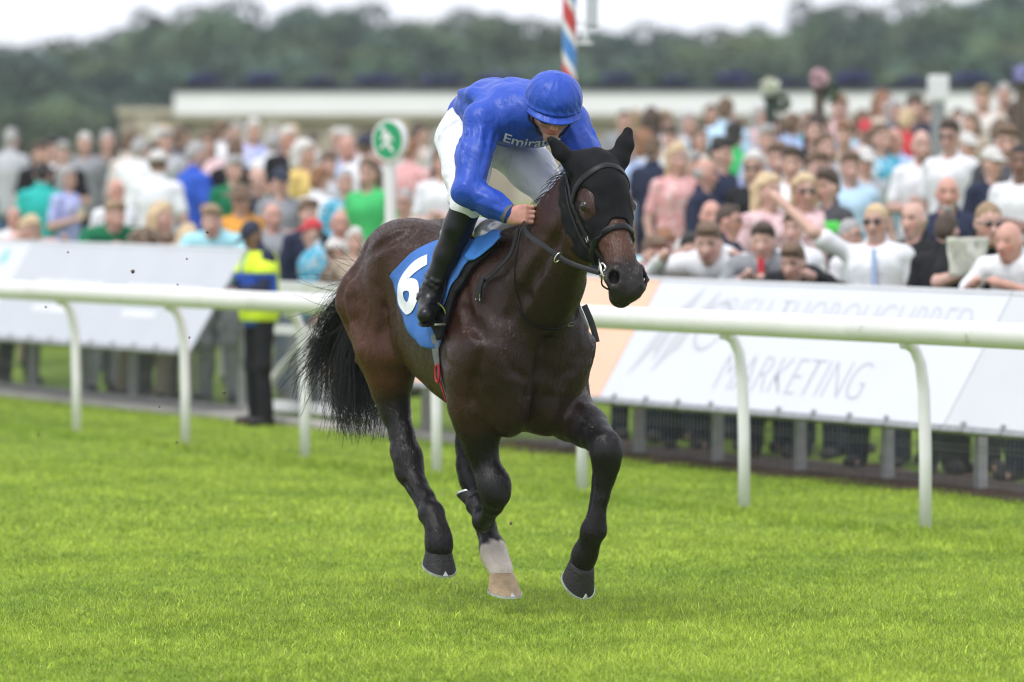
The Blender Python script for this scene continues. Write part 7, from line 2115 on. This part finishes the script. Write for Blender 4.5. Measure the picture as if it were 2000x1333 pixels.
(-4.0, 75.17, 0.774, 0.934, 20, 'folded', 'short', 'br', 0, 'lg', 'l', 'nv', 0, '', 'brown haired person in light grey, fifth from left, far row before the wall'),
(-3.78, 75.13, 0.785, 0.969, 150, 'stand', 'crop', 'wh', 0, 'lb', 's', 'nv', 0, '', 'white haired person in pale blue, sixth from left, far row before the wall'),
(-3.51, 73.09, 0.742, 0.993, -30, 'folded', 'bob', 'gy', 0, 'pp', 's', 'nv', 0, '', 'grey haired person in pale pink, seventh from left, far row before the wall'),
(-3.41, 76.05, 0.833, 0.918, -30, 'cup', 'crop', 'gy', 0, 'be', 'l', 'nv', 0, '', 'grey haired person in beige, eighth from left, far row before the wall'),
(-3.14, 74.9, 0.816, 0.937, 20, 'folded', 'bob', 'gy', 0, 'pp', 's', 'nv', 0, '', 'grey haired person in pale pink, ninth from left, far row before the wall'),
(-2.85, 73.41, 0.79, 0.948, 150, 'stand', 'bob', 'bl', 0, 'lb', 'l', 'nv', 0, '', 'blond person in pale blue, tenth from left, far row before the wall'),
(-2.48, 70.75, 0.735, 0.916, 150, 'stand', 'crop', 'db', 0, 'ow', 's', 'nv', 0, '', 'dark haired person in off white, eleventh from left, far row before the wall'),
(-2.07, 67.31, 0.66, 0.976, 0, 'cup', 'bob', 'wh', 0, 'gy', 's', 'nv', 0, '', 'white haired person in grey, twelfth from left, far row before the wall'),
(-2.16, 73.56, 0.835, 0.895, 60, 'cup', 'bob', 'wh', 0, 'lb', 'l', 'nv', 0, '', 'white haired person in pale blue, thirteenth from left, far row before the wall'),
(-1.69, 67.02, 0.674, 0.972, 150, 'stand', 'bob', 'db', 0, 'pp', 'l', 'nv', 0, '', 'dark haired person in pale pink, fourteenth from left, far row before the wall'),
(-1.53, 72.5, 0.841, 0.87, 170, 'stand', 'bob', 'bl', 0, 'be', 'l', 'nv', 0, '', 'blond person in beige, fifteenth from left, far row before the wall'),
(-1.36, 68.61, 0.739, 0.981, 0, 'stand', 'bob', 'bl', 0, 'w', 'l', 'nv', 0, '', 'blond person in white, sixteenth from left, far row before the wall'),
(-1.11, 67.36, 0.717, 0.971, 60, 'stand', 'bob', 'db', 0, 'ow', 's', 'nv', 0, '', 'dark haired person in off white, seventeenth from left, far row before the wall'),
(-0.82, 65.75, 0.688, 0.947, 60, 'stand', 'bob', 'gy', 0, 'lg', 'l', 'nv', 0, '', 'grey haired person in light grey, eighteenth from left, far row before the wall'),
(1.29, 65.85, 0.814, 1.007, 20, 'cup', 'crop', 'db', 0, 'gy', 'l', 'nv', 0, '', 'dark haired person in grey, first from the horse in the highest row'),
(1.48, 68.9, 0.913, 0.968, 170, 'stand', 'long', 'lb', 0, 'be', 'l', 'nv', 0, '', 'fair haired person in beige, second from the horse in the highest row'),
(1.5, 61.42, 0.699, 1.065, 170, 'folded', 'long', 'db', 0, 'w', 's', 'nv', 0, '', 'dark haired person in white, third from the horse in the highest row'),
(1.67, 61.55, 0.713, 1.037, -30, 'cup', 'short', 'lb', 0, 'ow', 'l', 'nv', 0, '', 'fair haired person in off white, fourth from the horse in the highest row'),
(1.93, 62.46, 0.754, 1.009, 20, 'stand', 'long', 'gy', 0, 'pb', 's', 'nv', 0, '', 'grey haired person in sky blue, fifth from the horse in the highest row'),
(2.39, 68.22, 0.947, 0.98, 0, 'folded', 'bob', 'db', 0, 'bk', 'l', 'nv', 0, '', 'dark haired person in black, sixth from the horse in the highest row'),
(2.31, 61.56, 0.75, 1.052, 150, 'cup', 'crop', 'lb', 0, 'be', 's', 'nv', 0, '', 'fair haired person in beige, seventh from the horse in the highest row'),
(2.68, 67.65, 0.947, 0.894, 150, 'folded', 'long', 'br', 0, 'gy', 'l', 'nv', 0, '', 'brown haired person in grey, eighth from the horse in the highest row'),
(2.78, 64.03, 0.849, 1.001, 60, 'folded', 'long', 'gy', 0, 'pp', 'l', 'nv', 0, '', 'grey haired person in pale pink, ninth from the horse in the highest row'),
(2.81, 60.81, 0.758, 0.98, -30, 'stand', 'bob', 'db', 0, 'lb', 's', 'nv', 0, '', 'dark haired person in pale blue, tenth from the horse in the highest row'),
(3.21, 65.28, 0.91, 0.887, -30, 'stand', 'bob', 'gy', 0, 'rd', 's', 'nv', 0, '', 'grey haired person in red, eleventh from the horse in the highest row'),
(3.06, 58.72, 0.712, 1.025, 0, 'stand', 'crop', 'br', 0, 'tq', 's', 'nv', 0, '', 'brown haired person in turquoise, twelfth from the horse in the highest row'),
(3.2, 58.56, 0.716, 1.003, -30, 'stand', 'crop', 'db', 0, 'lb', 'l', 'nv', 0, '', 'dark haired person in pale blue, thirteenth from the horse in the highest row'),
(3.7, 64.37, 0.912, 0.931, 0, 'cup', 'long', 'br', 0, 'bk', 's', 'nv', 0, '', 'brown haired person in black, fourteenth from the horse in the highest row'),
(3.69, 60.14, 0.79, 0.991, 170, 'stand', 'long', 'br', 0, 'pb', 'l', 'nv', 0, '', 'brown haired person in sky blue, fifteenth from the horse in the highest row'),
(4.02, 63.64, 0.909, 0.947, 170, 'folded', 'long', 'gy', 0, 'rd', 's', 'nv', 0, '', 'grey haired person in red, sixteenth from the horse in the highest row'),
(4.08, 60.78, 0.831, 1.034, 20, 'folded', 'bob', 'gy', 0, 'tq', 's', 'nv', 0, '', 'grey haired person in turquoise, seventeenth from the horse in the highest row'),
(4.03, 58.31, 0.757, 0.998, 150, 'cup', 'short', 'bl', 0, 'rd', 's', 'nv', 0, '', 'blond person in red, eighteenth from the horse in the highest row'),
(4.42, 60.63, 0.847, 0.998, 60, 'stand', 'short', 'br', 0, 'pk', 's', 'nv', 0, '', 'brown haired person in pink, nineteenth from the horse in the highest row'),
(4.6, 61.51, 0.882, 0.997, 170, 'stand', 'crop', 'br', 0, 'nv', 'l', 'nv', 0, '', 'brown haired person in navy, twentieth from the horse in the highest row'),
(5.02, 63.93, 0.976, 0.911, -30, 'folded', 'bob', 'db', 0, 'rd', 's', 'nv', 0, '', 'dark haired person in red, twenty-first from the horse in the highest row'),
(4.63, 57.27, 0.762, 0.977, -30, 'stand', 'bob', 'br', 0, 'be', 's', 'nv', 0, '', 'brown haired person in beige, twenty-second from the horse in the highest row'),
(4.98, 58.16, 0.808, 0.923, 150, 'stand', 'bob', 'br', 0, 'gy', 's', 'nv', 0, '', 'brown haired person in grey, twenty-third from the horse in the highest row'),
(5.39, 60.98, 0.913, 0.975, 60, 'cup', 'long', 'db', 0, 'nv', 'l', 'nv', 0, '', 'dark haired person in navy, twenty-fourth from the horse in the highest row'),
(-1.89, 42.58, 0, 0.894, -75, 'stew', 'cap', 'nv', 2, 'nv', 'l', 'bk', 0, 'hivis', 'steward in a navy cap and yellow hi vis jacket by the gate')]
prng = random.Random(33)
for (x, y, g, sc, face, pose, hair, hc, sk, top, sl, bot, dress, ex, lab) in CROWD:
    a = R_(face + prng.uniform(-14, 14) * (0.3 if pose in ('lean', 'low') else 1)) - math.pi / 2
    wd = prng.uniform(0.90, 1.08)
    r = empty('person', (x, y, g), a)
    r.scale = (sc * wd, sc * wd, sc)
    front = tp(x, y)[1] < 4.2
    tag(r, lab, 'person', None if pose == 'stew' else ('spectators leaning on the boards' if front else 'spectators standing on the bank'))
    link('body', get_body(pose), skin_mat(sk), r)
    bare = 'bare shoulders' in lab
    link('shirt' if sl == 's' else 'jacket', get_top(pose, 'n' if bare else sl), fabric(top), r)
    link('skirt' if dress else 'trousers', get_bottom(pose, dress), fabric(bot), r)
    link('shoes', get_shoes(pose), M_SHOE2, r)
    link({'cap': 'cap', 'hat': 'hat'}.get(hair, 'hair'), get_hair(pose, hair), hairm(hc if hair not in ('cap', 'hat') else hc), r)
    if hair == 'cap': link('hair', get_hair(pose, 'bald'), hairm('br'), r)
    if 'beard' in ex: link('beard', get_beard(pose), hairm(hc), r)
    if 'sun' in ex: link('sunglasses', get_glasses(pose, True), M_SUNG, r)
    elif 'glasses' in ex: link('spectacles', get_glasses(pose, False), M_SUNG, r)
    j = pose_joints(pose)
    if 'tie' in ex:
        link('shirt_front', MB().add([tuple(j['nek'] + np.array([0.115, -0.05, -0.03])), tuple(j['nek'] + np.array([0.115, 0.05, -0.03])), tuple(j['che'] + np.array([0.172, 0.0, 0.02]))], [(0, 1, 2)]).mesh('sf'), fabric('w'), r)
        MB().box(tuple(j['nek'] + np.array([0.128, 0, -0.09])), (0.012, 0.045, 0.14)).build('tie', fabric('rd'), r)
    if 'lanyard' in ex:
        MB().box(tuple(j['che'] + np.array([0.172, 0.03, -0.02])), (0.008, 0.03, 0.30)).build('lanyard', fabric('lb'), r)
    if 'band' in ex:
        F = pfield(j)
        F.rc(j['che'] + np.array([0, 0, 0.0]), j['che'] + np.array([0, 0, 0.06]), 0.162, 0.16, k=0.03, sq=((0, 1, 0), 1.22))
        F.d = np.maximum(F.d, np.abs(F.ax[2][None, None, :] - (j['che'][2] + 0.02)).astype(np.float32) - 0.045)
        me, V = field_mesh('band', F, it=1); link('chest_band', me, mat('bright_green_band', (0.10, 0.65, 0.10), rough=0.6), r)
    if 'hivis' in ex:
        F = pfield(j); o = 0.030
        F.rc(j['pel'], j['che'], 0.140 + o, 0.138 + o, k=0.06, sq=((0, 1, 0), 1.18)); F.rc(j['che'], (j['shR'] + j['shL']) / 2, 0.122 + o, 0.087 + o, k=0.06, sq=((0, 1, 0), 1.3))
        for s in 'RL': F.rc((j['shR'] + j['shL']) / 2, j['sh' + s] * 0.5 + j['el' + s] * 0.5, 0.072 + o, 0.062 + o, k=0.03)
        F.noise(0.006, 24, 9)
        zz = F.ax[2][None, None, :]; yy = F.ax[1][None, :, None]; xx = F.ax[0][:, None, None]
        F.d = np.maximum(F.d, np.broadcast_to(0.83 - zz, F.d.shape).astype(np.float32)); F.d = np.maximum(F.d, np.broadcast_to(zz - 1.46, F.d.shape).astype(np.float32))
        me, V = field_mesh('coat', F, it=1); link('waterproof_coat', me, fabric('rb'), r)
        F.d -= 0.008
        # yellow yoke and hem bands
        F.d = np.maximum(F.d, np.broadcast_to(np.minimum(np.minimum(1.28 - zz, np.abs(zz - 0.93) - 0.05), np.maximum(np.abs(yy) - 0.5, xx + 0.10)), F.d.shape).astype(np.float32))
        F.d = np.maximum(F.d, np.broadcast_to(np.minimum(np.abs(zz - 0.93) - 0.055, 0.02 - np.abs(yy) ), F.d.shape).astype(np.float32))
        me, V = field_mesh('hi_vis', F, it=1); link('hi_vis_panels', me, M_HIVIS, r)
    if pose == 'cup':
        w = j['wrR'] + np.array([0.07, 0.03, 0.06])
        c = empty('drink_cup', r.matrix_basis @ Vector(w), a); c.scale = r.scale
        tag(c, 'plastic cup held by ' + ' '.join(lab.split()[:12]), 'cup', 'drinks held by spectators')
        MB().lathe([(0.028, -0.06), (0.036, 0.06), (0.033, 0.06), (0.030, 0.03)], 12, (0, 0, 0)).build('cup', M_CUP, c, smooth=True, sharp=0.7)
    if 'paper' in ex:
        w = Vector((0.40, -0.22, 1.28))
        pp = empty('newspaper', r.matrix_basis @ w, a)
        tag(pp, 'crumpled racing paper held over the board by the bearded man', 'newspaper')
        V, F_ = [], []
        for i in range(9):
            for k in range(9):
                V.append((0.03 * math.sin(i * 1.1 + k * 0.7) + 0.012 * math.sin(i * 2.9), (i - 4) * 0.032, (k - 4) * 0.030))
        for i in range(8):
            for k in range(8): F_.append((i * 9 + k, i * 9 + k + 1, i * 9 + 10 + k, i * 9 + 9 + k))
        solid(MB().add(V, F_).build('sheet', M_PAPER, pp, smooth=True), 0.006)
    if 'watch' in lab:
        d = Vector(j['wrR'] - j['elR']).normalized(); c = Vector(j['wrR']) - d * 0.02
        MB().tube([c - d * 0.012, c + d * 0.012], 0.040, 12).build('watch', M_STEEL, r, smooth=True, sharp=0.7)

# ---- things among the crowd
def post_with_basket(x, y, z0, h, label, flower, m_post, w=0.10, name='flower_post'):
    t = empty(name, (x, y, z0)); tag(t, label, 'flower post', 'flower posts among the crowd')
    MB().box((0, 0, h / 2), (w, w, h)).build('post', m_post, t, bevel=0.01)
    me = clump(160, 0.09, 0.09, 0.085, 0.030, int(x * 10) + 200); o = link('flowers', me, flower, t); o.location = (0, 0, h + 0.10)
    me = clump(90, 0.09, 0.09, 0.08, 0.035, int(x * 10) + 300); o = link('leaves', me, M_LEAFD, t); o.location = (0.10, 0, h - 0.05)
    MB().lathe([(0.03, -0.06), (0.08, 0.0), (0.09, 0.02)], 14, (0, 0, h)).build('basket', m_post, t, smooth=True)
    return t
M_PINKF = mat('pale_pink_flowers', (0.62, 0.42, 0.46), rough=0.8, var=0.2, vscale=10)
M_WHITEF = mat('white_flowers', (0.66, 0.68, 0.55), rough=0.8, var=0.2, vscale=10)
M_LILACF = mat('lilac_flowers', (0.36, 0.36, 0.62), rough=0.8, var=0.2, vscale=10)
M_DGREEN = mat('dark_green_post', (0.035, 0.05, 0.04), rough=0.6)
M_BROWNP = mat('brown_post', (0.10, 0.075, 0.06), rough=0.7, var=0.2, vscale=8)
post_with_basket(2.52, 55.6, 0.592, 2.01, 'dark green post topped with white flowers on the right bank', M_WHITEF, M_DGREEN)
post_with_basket(2.9, 53.72, 0.559, 2.10, 'tall brown post topped with pale pink flowers on the right bank', M_PINKF, M_BROWNP)
post_with_basket(4.69, 52.35, 0.624, 2.06, 'brown post with lilac flowers at the right edge of the picture', M_LILACF, M_BROWNP)
gp = empty('grey_post', (4.02, 53.7, 0.624)); tag(gp, 'grey post with a white cap rising from the right bank', 'post')
MB().box((0, 0, 1.92 / 2), (0.13, 0.13, 1.92)).build('shaft', M_GALV, gp, bevel=0.01)
MB().box((0, 0, 2.05), (0.19, 0.19, 0.24)).build('cap', M_PWHITE, gp, bevel=0.02)
def chair(x, y, z, rz, m, label):
    t = empty('folding_chair', (x, y, z), rz); tag(t, label, 'chair', 'folding chairs on the bank')
    MB().box((0, 0, 0.44), (0.42, 0.46, 0.025)).build('seat', m, t, bevel=0.008)
    MB().box((-0.24, 0, 0.72), (0.03, 0.46, 0.42), Matrix.Rotation(-0.18, 3, 'Y')).build('backrest', m, t, bevel=0.01)
    for sx in (-1, 1):
        for sy in (-1, 1): MB().tube([(sx * 0.18, sy * 0.22, 0.44), (sx * 0.24, sy * 0.22, 0.0)], 0.013, 8).build('leg', M_GALV, t)
chair(2.52, 41.83, 0.195, 2.6, fabric('rd'), "red folding chair behind the blond man with raised arm")
chair(2.77, 42.22, 0.221, 3.6, fabric('rd'), "red folding chair beside the large bald man")
chair(3.53, 43.38, 0.299, 3.0, fabric('rb'), "blue folding chair behind the bearded man in black")
chair(3.04, 48.91, 0.429, 2.2, fabric('w'), "white plastic chair further up the right bank")
chair(2.85, 48.38, 0.403, 4.0, fabric('w'), "white plastic chair left of the pale blue shirt")
bo = empty('blue_booth', (-0.89, 52.34, 0.299), R_(-20)); tag(bo, 'small blue booth with a white counter top right of the green sign', 'booth')
MB().box((0, 0, 0.55), (0.62, 0.5, 1.10)).build('front', mat('booth_blue', (0.03, 0.13, 0.40), rough=0.6, var=0.08, vscale=3), bo, bevel=0.01)
MB().box((0, 0, 1.19), (0.72, 0.6, 0.18)).build('counter_top', M_PWHITE, bo, bevel=0.02)
bg = empty('red_bag', (1.15, 46.41, 0.527), 0.3); tag(bg, 'large red bag hanging beside the woman in the pink dress', 'bag')
F = Field((-0.28, -0.14, 0.0), (0.28, 0.14, 0.62), 0.015)
F.rc((-0.07, 0, 0.08), (0.05, 0, 0.42), 0.10, 0.09, k=0.05, sq=((0, 1, 0), 0.6)); F.rc((0.05, 0, 0.10), (0.08, 0, 0.40), 0.08, 0.08, k=0.05, sq=((0, 1, 0), 0.6)); F.noise(0.008, 24, 5)
me, V = field_mesh('bag', F, it=1); link('body', me, fabric('rd'), bg)
MB().tube([(-0.03, 0, 0.48), (-0.02, 0, 0.58), (0.04, 0, 0.60), (0.09, 0, 0.48)], 0.010, 6).build('handle', fabric('rd'), bg)

# ---- clods of turf thrown up behind the horse
cr = random.Random(6)
CLOD_AT = ['over the left grey board, largest', 'just above the running rail left of the steward', 'low between two rail posts', 'beside the steward trousers', 'at the left edge over the board', 'near the top of the left board', 'at the board top left of the steward', 'in front of the boy in cyan', 'low over the grass left of the tail', 'under the horse beside the folded foreleg', 'below the left board between posts', 'low over the grass at the far left']
for i, (x, y, z, r_) in enumerate([(-1.774, 26.6, 1.471, 0.011), (-1.575, 26.8, 1.406, 0.006), (-1.503, 26.5, 1.165, 0.006), (-1.339, 26.4, 0.913, 0.009), (-2.196, 26.8, 1.3, 0.007), (-2.107, 27.0, 1.555, 0.006), (-1.543, 27.0, 1.524, 0.006), (-1.421, 26.5, 1.656, 0.008), (-1.556, 26.4, 0.682, 0.008), (-0.004, 24.2, 0.446, 0.008), (-1.649, 26.6, 0.838, 0.006), (-2.242, 26.9, 0.692, 0.006)]):
    F = Field((-0.04, -0.04, -0.04), (0.04, 0.04, 0.04), 0.006)
    for k in range(4): F.ell([cr.uniform(-0.3, 0.3) * r_ for _ in range(3)], [r_ * cr.uniform(0.4, 1.0) for _ in range(3)], k=0.006)
    me, V = field_mesh('clod', F, it=1)
    o = link('turf_clod', me, M_SOIL); o.location = (x, y, z)
    tag(o, 'small clod of turf in the air ' + CLOD_AT[i], 'clod', 'turf thrown up by the horse')
